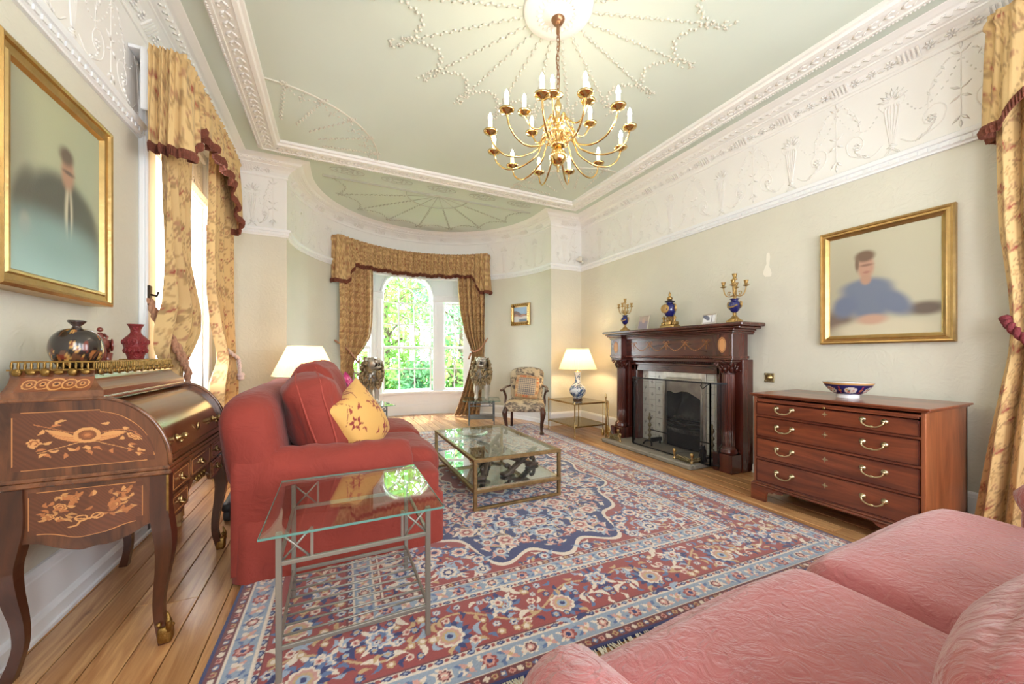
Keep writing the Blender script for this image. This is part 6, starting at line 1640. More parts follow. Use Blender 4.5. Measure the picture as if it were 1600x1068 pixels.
# companion set
cs = thing('companion_stand', 'slim brass fire-tool stand at the far left corner of the hearth', 'fire tools', (3.43, 4.15, 0))
m = MB(); m.lathe([(.06, 0), (.06, .012), (.02, .022), (.008, .03)], 18, (3.43, 4.15, 0)); m.obj('foot', M_brass, cs)
m = MB(); m.tube([(3.43, 4.15, .02), (3.43, 4.15, .60)], .008, 8); m.lathe([(.012, .58), (.017, .60), (.01, .615), (.014, .63), (0, .65)], 12, (3.43, 4.15, 0)); m.obj('post', M_brass, cs)
for k, (dx, dy) in enumerate(((.045, 0), (-.02, .04), (-.02, -.04))):
    m = MB(); x, y = 3.43 + dx, 4.15 + dy; m.tube([(3.43, 4.15, .52), (x, y, .535), (x, y, .5)], .004, 6); m.tube([(x, y, .50), (x, y, .09)], .005, 6)
    if k == 0: m.ell((x, y, .12), (.012, .045, .07), 10, 6)
    elif k == 1: m.lathe([(.012, .05), (.022, .06), (.02, .12), (.008, .14)], 10, (x, y, 0))
    else: m.tube([(x, y, .1), (x - .02, y, .08)], .006, 6)
    m.obj('hanging_tool', M_brass, cs)

# ================================================================ ON THE MANTEL
M_cob = mat('cobalt_blue_porcelain', S(20, 26, 96), .12, coat=.8)
M_ormolu = mat('gilt_bronze', S(180, 148, 96), .34, 1.0, bump=(110, .4), var=(40, .15))
def candelabrum(lbl, x, y, h, nc):
    t = thing('candelabrum', lbl, 'candelabra', (x, y, ZM), 'mantel candelabra', local=True); s = h / .48
    m = MB(); m.lathe([(r * s, z * s) for r, z in ((.062, 0), (.064, .012), (.052, .022), (.056, .03), (.04, .042), (.026, .06), (.014, .075), (.018, .088), (.012, .1))], 20)
    for k in range(4): m.ell((.056 * s * math.cos(k * 1.57 + .78), .056 * s * math.sin(k * 1.57 + .78), .016 * s), (.016 * s, .016 * s, .014 * s), 8, 5)
    m.obj('gilt_base', M_ormolu, t)
    m = MB(); P = catmull([(r * s, 0, z * s) for r, z in ((.016, .098), (.034, .115), (.052, .155), (.05, .185), (.034, .205), (.03, .215), (.044, .228))], 4); m.lathe([(p.x, p.z) for p in P] + [(.0, .228 * s)], 28); v = m.obj('blue_urn', M_cob, t)
    m = MB()
    for sg in (-1, 1): m.tube(catmull([(0, sg * .05 * s, .20 * s), (0, sg * .068 * s, .19 * s), (0, sg * .066 * s, .155 * s), (0, sg * .054 * s, .14 * s)], 4), .006 * s, 6); m.ell((0, sg * .06 * s, .172 * s), (.01 * s, .012 * s, .016 * s), 8, 5)
    for k in range(12):
        a = PI + (k - 5.5) * .17; m.ell((.052 * s * math.cos(a), .052 * s * math.sin(a), (.165 - .018 * math.sin(k * PI / 11)) * s), (.008 * s,) * 3, 6, 4)
    m.obj('gilt_swag', M_ormolu, v)
    m = MB(); m.lathe([(r * s, z * s) for r, z in ((.03, .228), (.012, .24), (.02, .256), (.01, .272), (.008, .30), (.012, .33), (.007, .36), (.008, .40), (.022, .408), (.024, .413), (.012, .42), (.02, .455), (.024, .462), (.016, .462), (.014, .44), (0, .44))], 14); m.obj('stem', M_ormolu, t)
    for k in range(nc):
        a = 2 * PI * k / nc + .45; m = MB(); c_, q_ = math.cos(a), math.sin(a); f = lambda r, z: (r * s * c_, r * s * q_, z * s)
        m.tube(catmull([f(.01, .262), f(.04, .25), f(.07, .262), f(.086, .30), f(.092, .34)], 5), .0055 * s, 6)
        m.tube(catmull([f(.03, .29), f(.05, .295), f(.056, .275), f(.04, .265), f(.04, .28)], 4), .004 * s, 5)
        m.lathe([(r * s, z * s) for r, z in ((.004, .334), (.026, .344), (.027, .348), (.01, .352), (.018, .385), (.022, .392), (.014, .392), (.012, .37), (0, .37))], 12, (.092 * s * c_, .092 * s * q_, 0)); m.obj('arm', M_ormolu, t)
    return t
candelabrum('smaller-looking blue and gilt candelabrum at the far left end of the mantel', 3.66, 4.02, .475, 4)
candelabrum('five-light blue and gilt candelabrum at the right end of the mantel', 3.66, 2.44, .52, 4)
ck = thing('mantel_clock', 'blue porcelain and gilt bronze mantel clock in the middle of the shelf', 'clock', (3.66, 3.25, ZM), local=True)
m = MB(); m.rbox((0, 0, .018), (.13, .20, .036), .008, 4)
for sy in (-1, 1): m.rbox((0, sy * .082, .055), (.07, .045, .04), .008, 4)
m.rbox((0, 0, .058), (.09, .085, .045), .01, 4); m.obj('base', M_ormolu, ck)
m = MB()
for sy in (-1, 1):
    m.lathe([(.012, .075), (.016, .085), (.009, .1), (.018, .115), (.02, .128), (.01, .14), (.006, .155), (0, .16)], 10, (-.01, sy * .08, 0))
m.lathe([(.034, .078), (.026, .09), (.016, .105), (.03, .125), (.04, .135)], 14)
for k in range(6): m.tube([(.03 * math.cos(k), .03 * math.sin(k), .085), (.045 * math.cos(k), .045 * math.sin(k), .11), (.035 * math.cos(k), .035 * math.sin(k), .135)], .006, 5)
m.obj('mount', M_ormolu, ck)
m = MB(); P = catmull([(r, 0, z) for r, z in ((.02, .13), (.046, .15), (.07, .20), (.07, .25), (.05, .285), (.036, .30), (.04, .312))], 4); m.lathe([(p.x, p.z) for p in P] + [(0, .312)], 30); um = m.obj('blue_urn', M_cob, ck)
m = MB()
for sy in (-1, 1): m.tube(catmull([(0, sy * .05, .29), (0, sy * .085, .275), (0, sy * .09, .23), (0, sy * .075, .20)], 5), .008, 6); m.ell((0, sy * .083, .24), (.014, .014, .03), 8, 6)
m.obj('side_mount', M_ormolu, um)
m = MB(); m.lathe([(.04, .308), (.058, .316), (.06, .324), (.036, .332), (.03, .336), (.02, .345)], 20); m.obj('rim', mat('dark_rim', S(40, 36, 44), .3), ck)
m = MB(); m.lathe([(.02, .336), (.032, .35), (.034, .365), (.02, .38), (.01, .388), (.016, .40), (.014, .415), (.006, .43), (0, .445)], 14); m.obj('finial', M_ormolu, ck)
MX = Matrix.Translation((-.068, .012, .232)) @ Matrix.Rotation(math.radians(14), 4, 'Z') @ Matrix.Rotation(-PI / 2, 4, 'Y')
m = MB(); m.lathe([(.05, -.02), (.054, .0), (.05, .008), (.045, .009)], 30, M=MX); m.obj('bezel', M_ormolu, ck)
m = MB(); m.lathe([(.046, .006), (.0, .0065)], 30, M=MX); di = m.obj('dial', mat('cream_dial', S(232, 220, 188), .4), ck)
m = MB()
for k in range(12): m.add([MX @ Vector((r * math.cos(a), r * math.sin(a), .0075)) for r, a in ((.034, k * PI / 6 - .06), (.041, k * PI / 6 - .06), (.041, k * PI / 6 + .06), (.034, k * PI / 6 + .06))], [(0, 1, 2, 3)])
m.obj('hour_marks', mat('black_enamel', S(36, 32, 30), .5), di)
m = MB()
for a, l in ((2.35, .022), (.95, .032)): m.bar(MX @ Vector((0, 0, .008)), MX @ Vector((l * math.cos(a), l * math.sin(a), .008)), .003, .001)
m.obj('hands', bpy.data.materials['black_enamel'], di)
def photo_frame(lbl, x, y, w, h, rz, blk):
    t = thing('photo_frame', lbl, 'photo frame', (x, y, ZM), 'silver photo frames', rz, local=True); tl = math.radians(-14)
    R_ = Matrix.Rotation(-tl, 3, 'Y'); f = lambda u, v, d: tuple(R_ @ Vector((-d, u, v + h / 2 + .002)))
    m = MB(); mitred(m, f, w, h, [(0, -.008), (0, .003), (.004, .006), (.012, .005), (.014, .0)]); m.obj('frame', mat('silver_' + str(int(w * 1000)), S(206, 198, 186), .3, .9, bump=(90, .2)), t)
    n = 30; U, V = np.meshgrid(np.linspace(0, 1, n), np.linspace(0, 1, n)); col = np.zeros((n, n, 3)); blk(U, V, col)
    P = np.array([f((a - .5) * (w - .026), (b - .5) * (h - .026), .001) for a, b in zip(U.ravel(), V.ravel())]).reshape(n, n, 3); grid_obj('photograph', P, col, M_can, t)
    m = MB(); m.bar(tuple(R_ @ Vector((.008, 0, h * .7))), (.075, 0, .002), .02, .003); m.obj('strut', M_dleg, t)
def ph1(U, V, c): c[:] = SA(176, 160, 150); c[V < .6] = SA(150, 140, 150); c[(np.hypot(U - .5, V - .65) < .18)] = SA(196, 170, 156)
def ph2(U, V, c): c[:] = SA(225, 224, 226); c[(V > .4) & (U > .45) & (np.abs(U - V) < .25)] = SA(110, 112, 130); c[(np.abs(U - .3) < .04)] = SA(120, 120, 130); c[V < .2] = SA(190, 186, 184)
photo_frame('pale silver photo frame next to the left candelabrum on the mantel', 3.66, 3.70, .17, .20, math.radians(6), ph1)
photo_frame('low silver photo frame near the right candelabrum on the mantel', 3.66, 2.735, .165, .125, math.radians(4), ph2)

# ================================================================ CHEST OF DRAWERS
cX, cY0, cY1, cB = 3.15, .935, 1.935, 3.80
ch = thing('chest_of_drawers', 'mahogany chest of four long drawers with brass swan-neck handles', 'chest of drawers', (3.47, 1.435, 0))
m = MB()
for y in (cY0, cY1 - .022): m.box(cX, cB, y, y + .022, .14, .85, .003)
m.box(cB - .02, cB, cY0, cY1, .14, .85); m.box(cX + .02, cB, cY0, cY1, .14, .16); m.obj('carcass', M_mahog_side, ch)
m = MB()
for z in (.15, .345, .52, .694, .828): m.box(cX, cX + .03, cY0 + .02, cY1 - .02, z - .008, z + .008, .002)
m.obj('drawer_divider', M_mahog, ch)
m = MB(); m.box(cX - .022, cB + .012, cY0 - .025, cY1 + .025, .862, .876, .004); m.box(cX - .012, cB, cY0 - .014, cY1 + .014, .85, .863, .005); m.obj('top', M_mahog, ch)
MB().box(cX + .002, cX + .02, cY0 + .03, cY1 - .03, .808, .822, .002).obj('brushing_slide', M_mahog, ch)
m = MB(); m.lathe([(.004, 0), (.005, .012), (.009, .016), (.008, .022), (0, .024)], 10, M=Matrix.Translation((cX, 1.435, .815)) @ Matrix.Rotation(-PI / 2, 4, 'Y')); m.obj('slide_knob', M_brass, ch)
M_hand = mat('antique_brass_handle', S(196, 182, 146), .3, 1.0, var=(60, .15))
for (za, zb2) in ((.704, .802), (.53, .684), (.355, .510), (.16, .335)):
    dr = MB().box(cX - .004, cX + .014, cY0 + .026, cY1 - .026, za, zb2, .004).obj('drawer', M_mahog, ch)
    m = MB(); 
    for q in ((cY0 + .026, cY1 - .026, za, za + .004), (cY0 + .026, cY1 - .026, zb2 - .004, zb2), (cY0 + .026, cY0 + .03, za, zb2), (cY1 - .03, cY1 - .026, za, zb2)): m.box(cX - .008, cX, *q)
    m.obj('cock_bead', M_dmahogH, dr)
    zc = (za + zb2) / 2 + .004
    for yc in (1.70, 1.17):
        m = MB()
        for sg in (-1, 1):
            m.lathe([(.017, 0), (.019, .004), (.012, .008), (.008, .014), (.009, .024), (0, .026)], 12, M=Matrix.Translation((cX - .004, yc + sg * .055, zc + .012)) @ Matrix.Rotation(-PI / 2, 4, 'Y'))
        m.tube(catmull([(cX - .022, yc - .055, zc + .012), (cX - .03, yc - .05, zc - .008), (cX - .034, yc - .025, zc - .024), (cX - .034, yc, zc - .026), (cX - .034, yc + .025, zc - .024), (cX - .03, yc + .05, zc - .008), (cX - .022, yc + .055, zc + .012)], 5), .0052, 7)
        m.ell((cX - .034, yc, zc - .026), (.007, .012, .008), 8, 6); m.obj('swan_neck_handle', M_hand, dr)
    m = MB(); m.prism([(.018, 0), (.006, .006), (0, .018), (-.006, .006), (-.018, 0), (-.006, -.006), (0, -.018), (.006, -.006)], lambda u, v, t: (t, 1.435 + u * 1.1, zc + .012 + v * 1.1), cX - .007, cX - .004); m.ell((cX - .007, 1.435, zc + .012), (.003, .006, .006), 8, 5); m.obj('escutcheon', M_hand, dr)
m = MB(); m.box(cX - .016, cB, cY0 - .016, cY1 + .016, .118, .135, .005); m.box(cX - .008, cB, cY0 - .008, cY1 + .008, .133, .15, .006); m.obj('base_moulding', M_mahog, ch)
def bracket(f, parent):
    P = [(0, .118), (.25, .118)] + [(.25 - .02 * t, .118 - .02 * t) for t in (.5, 1)] + [(.205, .092), (.18, .098), (.165, .086), (.14, .09), (.125, .078), (.118, .06), (.112, 0), (0, 0)]
    return P
P = bracket(None, None)
for sg, y in ((1, cY0 - .014), (-1, cY1 + .014)):
    m = MB(); m.prism(P, lambda u, v, t: (t, y + sg * u, v), cX - .014, cX + .008); m.prism(P, lambda u, v, t: (cX - .0125 + u, t, v * .998), y + sg * .0012, y + sg * .022); m.obj('bracket_foot', M_mahog, ch)
    m = MB(); m.prism(P, lambda u, v, t: (cB - u, t, v), y, y + sg * .022); m.obj('bracket_foot', M_mahog_side, ch)
# bowl
cb = Canvas(.95, .14, 300, SA(26, 32, 92)); rg = random.Random(5)
for k in range(6):
    x = .08 + .158 * k; cb.disc(x, .078, .046, SA(226, 214, 206), .030)
    for q in range(7): cb.ros(x + rg.uniform(-.03, .03), .078 + rg.uniform(-.018, .018), .009, 0, [(SA(190, 80, 70), SA(206, 150, 140), SA(90, 120, 110), SA(200, 160, 90))[q % 4]], 5, .3)
    cb.disc(x + .079, .08, .012, SA(180, 130, 70)); cb.line([(x + .079, .045), (x + .079, .115)], .003, SA(170, 60, 60))
cb.a[-4:] = SA(206, 160, 96); cb.a[:9] = SA(226, 224, 226); cb.a[9:14] = SA(40, 50, 120)
bw_ = thing('porcelain_bowl', 'cobalt and floral porcelain bowl on the chest of drawers', 'bowl', (3.44, 1.425, .8765))
lathe_col('outside', [(.066, 0), (.066, .022), (.07, .026), (.10, .045), (.13, .08), (.148, .112)], (3.44, 1.425, .8765), cb, M_lac, bw_, 120, 6)
m = MB(); m.lathe([(.066, .001), (0, .004)], 40, (3.44, 1.425, .8765)); m.lathe([(.148, .112), (.142, .111), (.122, .078), (.09, .046), (0, .03)], 48, (3.44, 1.425, .8765)); m.obj('inside', mat('white_porcelain_inside', S(222, 216, 212), .2, coat=.5), bw_)
# brass bell push, sensor, plaster patch
bp_ = thing('bell_push', 'ornate brass bell plate on the wall between mantel and chest', 'bell push', (3.86, 2.22, .92))
m = MB(); m.box(3.857, 3.866, 2.175, 2.265, .92, 1.01, .003)
for a in (.785, 2.356, 3.927, 5.498): m.ell((3.857, 2.22 + .05 * math.cos(a), .965 + .05 * math.sin(a)), (.006, .012, .012), 8, 5)
m.obj('plate', M_fbrass, bp_); m = MB(); m.lathe([(.034, 0), (.03, .012), (.016, .016), (.014, .024), (0, .026)], 20, M=Matrix.Translation((3.857, 2.22, .965)) @ Matrix.Rotation(-PI / 2, 4, 'Y')); m.obj('button', M_brass, bp_)
pch = [(2.262, 1.965), (2.205, 1.96), (2.200, 1.99), (2.21, 2.03), (2.225, 2.06), (2.222, 2.10), (2.215, 2.15), (2.22, 2.19), (2.235, 2.2), (2.25, 2.185), (2.252, 2.13), (2.25, 2.09), (2.27, 2.05), (2.285, 2.0)]
m = MB(); m.prism(pch, lambda u, v, t: (t, u, v), 3.8645, 3.8668); m.obj('plaster_patch', mat('bare_filler', S(236, 230, 216), .9), bpy.data.objects['wall_right'])
sn = thing('motion_sensor', 'small white alarm sensor in the corner under the frieze', 'sensor', (3.80, 5.27, 2.74))
m = MB(); M_ = Matrix.Translation((3.80, 5.265, 2.83)) @ Matrix.Rotation(math.radians(45), 4, 'Z'); M_sn = mat('sensor_plastic', S(226, 220, 208), .5)
m.box(-.04, .04, -.03, .03, -.05, .035, .008, M_); m.obj('housing', M_sn, sn); m = MB(); m.box(-.035, .035, -.055, -.025, -.085, -.045, .008, M_); m.obj('lens', M_sn, sn); m = MB(); m.box(-.02, .02, .02, .07, -.03, .01, .004, M_); m.obj('bracket', M_sn, sn)

# ================================================================ GILT TABLE AND LAMP BY THE FIRE
gt = thing('side_table', 'gilt metal side table with smoked glass shelves beside the fireplace', 'side table', (3.38, 4.76, 0))
gx0, gx1, gy0, gy1, gz = 3.08, 3.66, 4.40, 5.12, .485
for x in (gx0, gx1):
    for y in (gy0, gy1):
        m = MB(); m.lathe([(.012, 0), (.014, .01), (.009, .02), (.009, .12), (.013, .125), (.013, .14), (.009, .145), (.009, gz - .03), (.013, gz - .025), (.013, gz), (.008, gz + .006), (.011, gz + .018), (0, gz + .028)], 10, (x, y, 0)); m.obj('leg', M_brass, gt)
for z in (gz - .008, .15):
    for y in (gy0, gy1): MB().bar((gx0, y, z), (gx1, y, z), .014, .018).obj('rail', M_brass, gt)
    for x in (gx0, gx1): MB().bar((x, gy0, z), (x, gy1, z), .014, .018).obj('rail', M_brass, gt)
M_smk = thin_glass('smoked_glass', (.60, .55, .46), .12)
MB().box(gx0 + .01, gx1 - .01, gy0 + .01, gy1 - .01, gz - .002, gz + .005).obj('glass_top', M_smk, gt); MB().box(gx0 + .01, gx1 - .01, gy0 + .01, gy1 - .01, .155, .161).obj('glass_shelf', M_smk, gt)
M_shade = shade_mat('pleated_cream_shade', S(240, 222, 186), .5)
def warm_bulb(name, loc, e):
    l = bpy.data.lights.new(name, 'POINT'); l.energy = e; l.color = (1, .72, .38); l.shadow_soft_size = .04
    o = bpy.data.objects.new(name, l); o.location = loc; COL.objects.link(o); return o
def pleated(x, y, z0, z1, r0, r1, parent, n=64):
    m = MB(); N = n * 4
    m.surf(N, 6, lambda u, v: ((lambda r, a: (x + r * math.cos(a), y + r * math.sin(a), z0 + (z1 - z0) * v))((r0 + (r1 - r0) * v) * (1 + .010 * math.cos(u * n * 2 * PI)), 2 * PI * u)), closeu=True); s_ = m.obj('shade', M_shade, parent)
    mt = mat('shade_trim_tape', S(236, 222, 194), .7)
    for r, z in ((r0 * 1.005, z0), (r1 * 1.01, z1)): MB().tube([(x + r * math.cos(a), y + r * math.sin(a), z) for a in np.linspace(0, 2 * PI, 64, endpoint=False)], .005, 6, closed=True).obj('shade_trim', mt, parent)
    return s_
cbw = Canvas(.7, .6, 260, SA(214, 220, 224)); rg = random.Random(12)
for k in range(120):
    x, y = rg.uniform(0, .7), rg.uniform(0, .6); a = rg.random() * 6
    cbw.line([(x + .05 * math.cos(a + t * 3) * t, y + .05 * math.sin(a + t * 3) * t) for t in np.linspace(0, 1, 10)], .004, SA(84, 104, 146))
    cbw.ros(x, y, .017, a, [SA(56, 76, 128), SA(140, 158, 188), SA(60, 80, 130)], 6, .3)
    for q in range(3): cbw.leaf(x + rg.uniform(-.04, .04), y + rg.uniform(-.04, .04), .02, .008, rg.random() * 6, (SA(52, 72, 122), SA(104, 126, 150), SA(90, 116, 116))[q], .4)
lpx, lpy = 3.385, 4.76; lz = gz + .0055
lp = thing('table_lamp', 'blue and white porcelain lamp with pleated cream shade by the fireplace', 'lamp', (lpx, lpy, lz))
m = MB(); m.lathe([(.07, 0), (.075, .012), (.066, .024), (.06, .03)], 24, (lpx, lpy, lz)); m.obj('wooden_base', M_dleg, lp)
lathe_col('porcelain_body', [(.062, .03), (.07, .045), (.112, .09), (.126, .15), (.108, .205), (.066, .245), (.046, .275), (.042, .33), (.050, .40), (.058, .43)], (lpx, lpy, lz), cbw, M_lac, lp, 100, 5)
m = MB(); m.lathe([(.058, .43), (.03, .438), (.014, .445), (.014, .50), (.02, .505), (.02, .55), (0, .555)], 16, (lpx, lpy, lz)); m.obj('fitting', M_brass, lp)
pleated(lpx, lpy, .965, 1.275, .285, .168, lp); warm_bulb('lamp_bulb_right', (lpx, lpy, 1.10), 11)
# lamp behind the sofa
ot = thing('side_table', 'small dark wooden lamp table hidden behind the far sofa arm', 'side table', (-.30, 4.68, 0))
for a in range(3):
    m = MB(); c_, s_ = math.cos(a * 2.09), math.sin(a * 2.09); m.tube(catmull([(-.30 + .03 * c_, 4.68 + .03 * s_, .2), (-.30 + .12 * c_, 4.68 + .12 * s_, .14), (-.30 + .2 * c_, 4.68 + .2 * s_, .012)], 5), .014, 8); m.obj('leg', M_dleg, ot)
m = MB(); m.lathe([(.02, .15), (.03, .2), (.018, .3), (.03, .4), (.02, .5), (.03, .535)], 16, (-.30, 4.68, 0)); m.obj('pillar', M_dleg, ot)
m = MB(); m.lathe([(.0, .53), (.2, .532), (.21, .54), (.2, .555), (0, .555)], 36, (-.30, 4.68, 0)); m.obj('round_top', M_dleg, ot)
l2 = thing('table_lamp', 'lit lamp with pleated cream shade behind the red sofa', 'lamp', (-.30, 4.68, .5555))
lathe_col('porcelain_body', [(.05, .0), (.055, .012), (.10, .06), (.11, .11), (.09, .16), (.05, .20), (.036, .23), (.034, .29), (.04, .31)], (-.30, 4.68, .5555), cbw, M_lac, l2, 80, 5)
m = MB(); m.lathe([(.04, .31), (.014, .32), (.014, .37), (.02, .375), (.02, .42), (0, .425)], 16, (-.30, 4.68, .5555)); m.obj('fitting', M_brass, l2)
pleated(-.30, 4.68, .965, 1.285, .315, .168, l2); warm_bulb('lamp_bulb_left', (-.30, 4.68, 1.10), 11)
# ================================================================ CHANDELIER
chx, chy = 1.345, 2.114
cd = thing('chandelier', 'brass two-tier chandelier with eighteen lit candle bulbs under the ceiling rose', 'chandelier', (chx, chy, 2.41), local=True)
M_chb = mat('polished_chandelier_brass', S(222, 190, 128), .16, 1.0)
M_chd = mat('bronzed_canopy', S(150, 112, 84), .3, .9)
M_cand = mat('cream_candle_sleeve', S(250, 236, 206), .5, emit=((1, .80, .52), 1.2))
M_bulb = mat('lit_candle_bulb', (1, .9, .7), .4, emit=((1, .86, .66), 115.0))
Z0 = 2.41
m = MB(); m.lathe([(0, 0), (.006, .004), (.01, .016), (.006, .026), (.012, .036), (.008, .045), (.03, .055), (.05, .08), (.058, .105), (.05, .132), (.03, .152), (.016, .16)], 32); m.obj('ball', M_chb, cd)
m = MB(); m.lathe([(.016, .158), (.045, .17), (.05, .18), (.044, .192), (.02, .2), (.014, .22), (.022, .25), (.026, .28), (.016, .31), (.012, .33), (.026, .345), (.028, .355), (.014, .37), (.012, .40), (.022, .43), (.024, .45), (.012, .475), (.01, .50), (.034, .512), (.036, .52), (.012, .53), (.008, .56), (0, .565)], 24); m.obj('stem', M_chb, cd)
Rv, Fv = Vector((math.cos(YAW), -math.sin(YAW), 0)), Vector((math.sin(YAW), math.cos(YAW), 0))
azi = lambda a: math.atan2((Rv * math.sin(a) + Fv * math.cos(a)).y, (Rv * math.sin(a) + Fv * math.cos(a)).x)
def arm_mesh(R_, z0, zl, zc, pan):
    m = MB(); k = R_ / .457
    m.tube(catmull([(.03, 0, z0), (.07 * k + .01, 0, z0 + .05), (.105 * k + .01, 0, z0 + .02), (.15 * k, 0, zl + .06), (.26 * k, 0, zl + .004), (.36 * k, 0, zl + .004), (.43 * k, 0, zl + .055), (R_, 0, zc)], 7), .0062, 7)
    return m
proto = {}
for tier, (n, R_, z0, zl, zc, a0) in enumerate(((12, .457, .185, .075, .198, -12), (6, .235, .33, .27, .345, 15))):
    for k in range(n):
        rz = azi(math.radians(a0 + 360 / n * k))
        if k == 0:
            ar = arm_mesh(R_, z0, zl, zc, None).obj('arm', M_chb, cd)
            m = MB(); m.lathe([(.006, zc - .004), (.014, zc + .002), (.040, zc + .012), (.046, zc + .022), (.043, zc + .022), (.02, zc + .014), (.014, zc + .016), (.014, zc + .026), (0, zc + .026)], 20, (R_, 0, 0)); p1 = m.obj('drip_pan', M_chb, ar)
            m = MB(); m.lathe([(.0125, zc + .022), (.0125, zc + .085), (.006, zc + .087)], 14, (R_, 0, 0)); p2 = m.obj('candle_sleeve', M_cand, ar)
            m = MB(); m.lathe([(.005, zc + .086), (.0125, zc + .098), (.013, zc + .108), (.009, zc + .124), (.004, zc + .138), (0, zc + .143)], 10, (R_, 0, 0)); p3 = m.obj('bulb', M_bulb, ar)
            ar.rotation_euler = (0, 0, rz); base = ar; kids = (p1, p2, p3)
        else:
            ar = base.copy(); COL.objects.link(ar); ar.parent = cd; ar.rotation_euler = (0, 0, rz)
            for c in kids:
                d = c.copy(); COL.objects.link(d); d.parent = ar
m = MB()
for k in range(6):
    a = azi(math.radians(-12 + 60 * k)); c_, s_ = math.cos(a), math.sin(a); f = lambda r, z: (r * c_, r * s_, z)
    m.tube(catmull([f(.03, .19), f(.08, .20), f(.11, .25), f(.085, .29), f(.06, .265), f(.075, .245)], 6), .004, 6)
    m.tube(catmull([f(.03, .33), f(.07, .345), f(.10, .31), f(.085, .275)], 6), .0035, 6); m.tube(catmull([f(.03, .20), f(.05, .24), f(.05, .28), f(.03, .30)], 6), .0035, 6)
m.obj('scroll_ornament', M_chb, cd)
m = MB(); z = .56
while z < .93:
    for rot in (0, 1):
        m.tube([((.010 * math.cos(t)) * (1 - rot), .010 * math.cos(t) * rot, z + .018 + .02 * math.sin(t)) for t in np.linspace(0, 2 * PI, 10, endpoint=False)], .0026, 5, closed=True); z += .031
m.tube(catmull([(.008, 0, .56), (.014, .006, .66), (-.01, .008, .76), (.012, 0, .86), (.006, 0, .95)], 6), .003, 5)
m.obj('chain', M_chd, cd, kind='stuff')
m = MB(); m.lathe([(.007, .92), (.012, .93), (.01, 1.0), (.02, 1.012)], 12); m.lathe([(.008, .985), (.03, .995), (.045, 1.018), (.048, 1.03), (.036, 1.036)], 20); m.obj('ceiling_cup', M_chd, cd)

# ================================================================ ARMCHAIR
c_tp = Canvas(.4, .4, 300, SA(198, 180, 150), wrap=True); rg = random.Random(7)
for k in range(44):
    x, y = rg.uniform(0, .4), rg.uniform(0, .4); c_tp.ros(x, y, rg.uniform(.022, .034), rg.random(), [SA(104, 92, 84), SA(176, 156, 132), SA(90, 82, 82), SA(150, 128, 106)], rg.choice((5, 6, 8)), .35)
    c_tp.leaf(rg.uniform(0, .4), rg.uniform(0, .4), .022, .009, rg.random() * 6, SA(112, 104, 92), .5)
M_tap = mat('tapestry_fabric', attr='Col', rough=.9, bump=(120, .25))
ac = thing('armchair', 'open armchair with floral tapestry upholstery and carved dark wooden arms', 'armchair', (2.67, 5.14, 0), rz=math.radians(-32), local=True)   # faces local -Y
def rb_col(name, c, size, r, parent, n=22, M=None, nf=None, bulge=(0, 0, 0)):
    m = MB(); m.rbox(c, size, r, n, bulge, M, nf); o = m.obj(name, M_tap, parent); me = o.data
    a = np.empty(len(me.vertices) * 3, 'f'); me.vertices.foreach_get('co', a); a = a.reshape(-1, 3)
    col = c_tp.sample(a[:, 0] + a[:, 1] * .31, a[:, 2] + a[:, 1] * .7); at = me.color_attributes.new('Col', 'FLOAT_COLOR', 'POINT'); q = np.ones((len(a), 4), 'f'); q[:, :3] = col; at.data.foreach_set('color', q.ravel()); return o
rb_col('seat', (0, -.01, .405), (.60, .56, .13), .045, ac, 36, bulge=(0, 0, .03))
def backf(p, q):
    t = (p.z + .27) / .54; w = 1.0 - .10 * (1 - t) ; x = p.x * w; top = -.07 * (abs(q.x) ** 3) * max(0, q.z)
    return Vector((x, p.y + .16 * t * t + .02 * abs(q.x) ** 2, p.z + top))
rb_col('backrest', (0, .235, .70), (.56, .10, .56), .045, ac, 36, nf=backf)
for sx in (-1, 1):
    m = MB(); P = catmull([(sx * .265, -.255, .40), (sx * .285, -.285, .33), (sx * .278, -.285, .25), (sx * .262, -.265, .14), (sx * .262, -.262, .06), (sx * .268, -.275, .03)], 4); m.tube(P, list(np.interp(np.linspace(0, 1, len(P)), [0, .2, .5, .8, 1], [.036, .042, .028, .019, .022])), 8); m.ell((sx * .268, -.278, .026), (.034, .036, .026), 10, 7)
    for k in range(3): m.ell((sx * .268 + (k - 1) * .018, -.305, .022), (.012, .018, .018), 8, 5)
    m.ell((sx * .288, -.275, .345), (.03, .03, .045), 8, 6); m.obj('front_leg', M_dleg, ac)
    m = MB(); P = catmull([(sx * .235, .235, .38), (sx * .24, .26, .22), (sx * .25, .315, .03)], 5); m.tube(P, .022, 8); m.ell((sx * .25, .32, .018), (.028, .03, .018), 8, 5); m.obj('back_leg', M_dleg, ac)
    m = MB(); m.tube(catmull([(sx * .265, .30, .68), (sx * .315, .16, .675), (sx * .335, -.02, .66), (sx * .325, -.15, .655), (sx * .345, -.2, .65)], 6), .02, 8, flat=(1.2, .8)); m.ell((sx * .346, -.21, .648), (.026, .03, .02), 10, 6)
    m.tube(catmull([(sx * .325, -.13, .65), (sx * .30, -.06, .55), (sx * .305, -.06, .46), (sx * .295, -.09, .38)], 6), .018, 8); m.obj('arm', M_dleg, ac)
c_ck = Canvas(.36, .36, 300, SA(196, 176, 150))
yy, xx = np.mgrid[0:c_ck.ny, 0:c_ck.nx] / 300.; kk = (np.floor((xx + yy) / .030) + np.floor((xx - yy) / .030)) % 2 == 0; c_ck.a[kk] = SA(112, 108, 108)
e = np.minimum(np.minimum(xx, .36 - xx), np.minimum(yy, .36 - yy)); c_ck.a[e < .05] = SA(190, 150, 110); rg = random.Random(8)
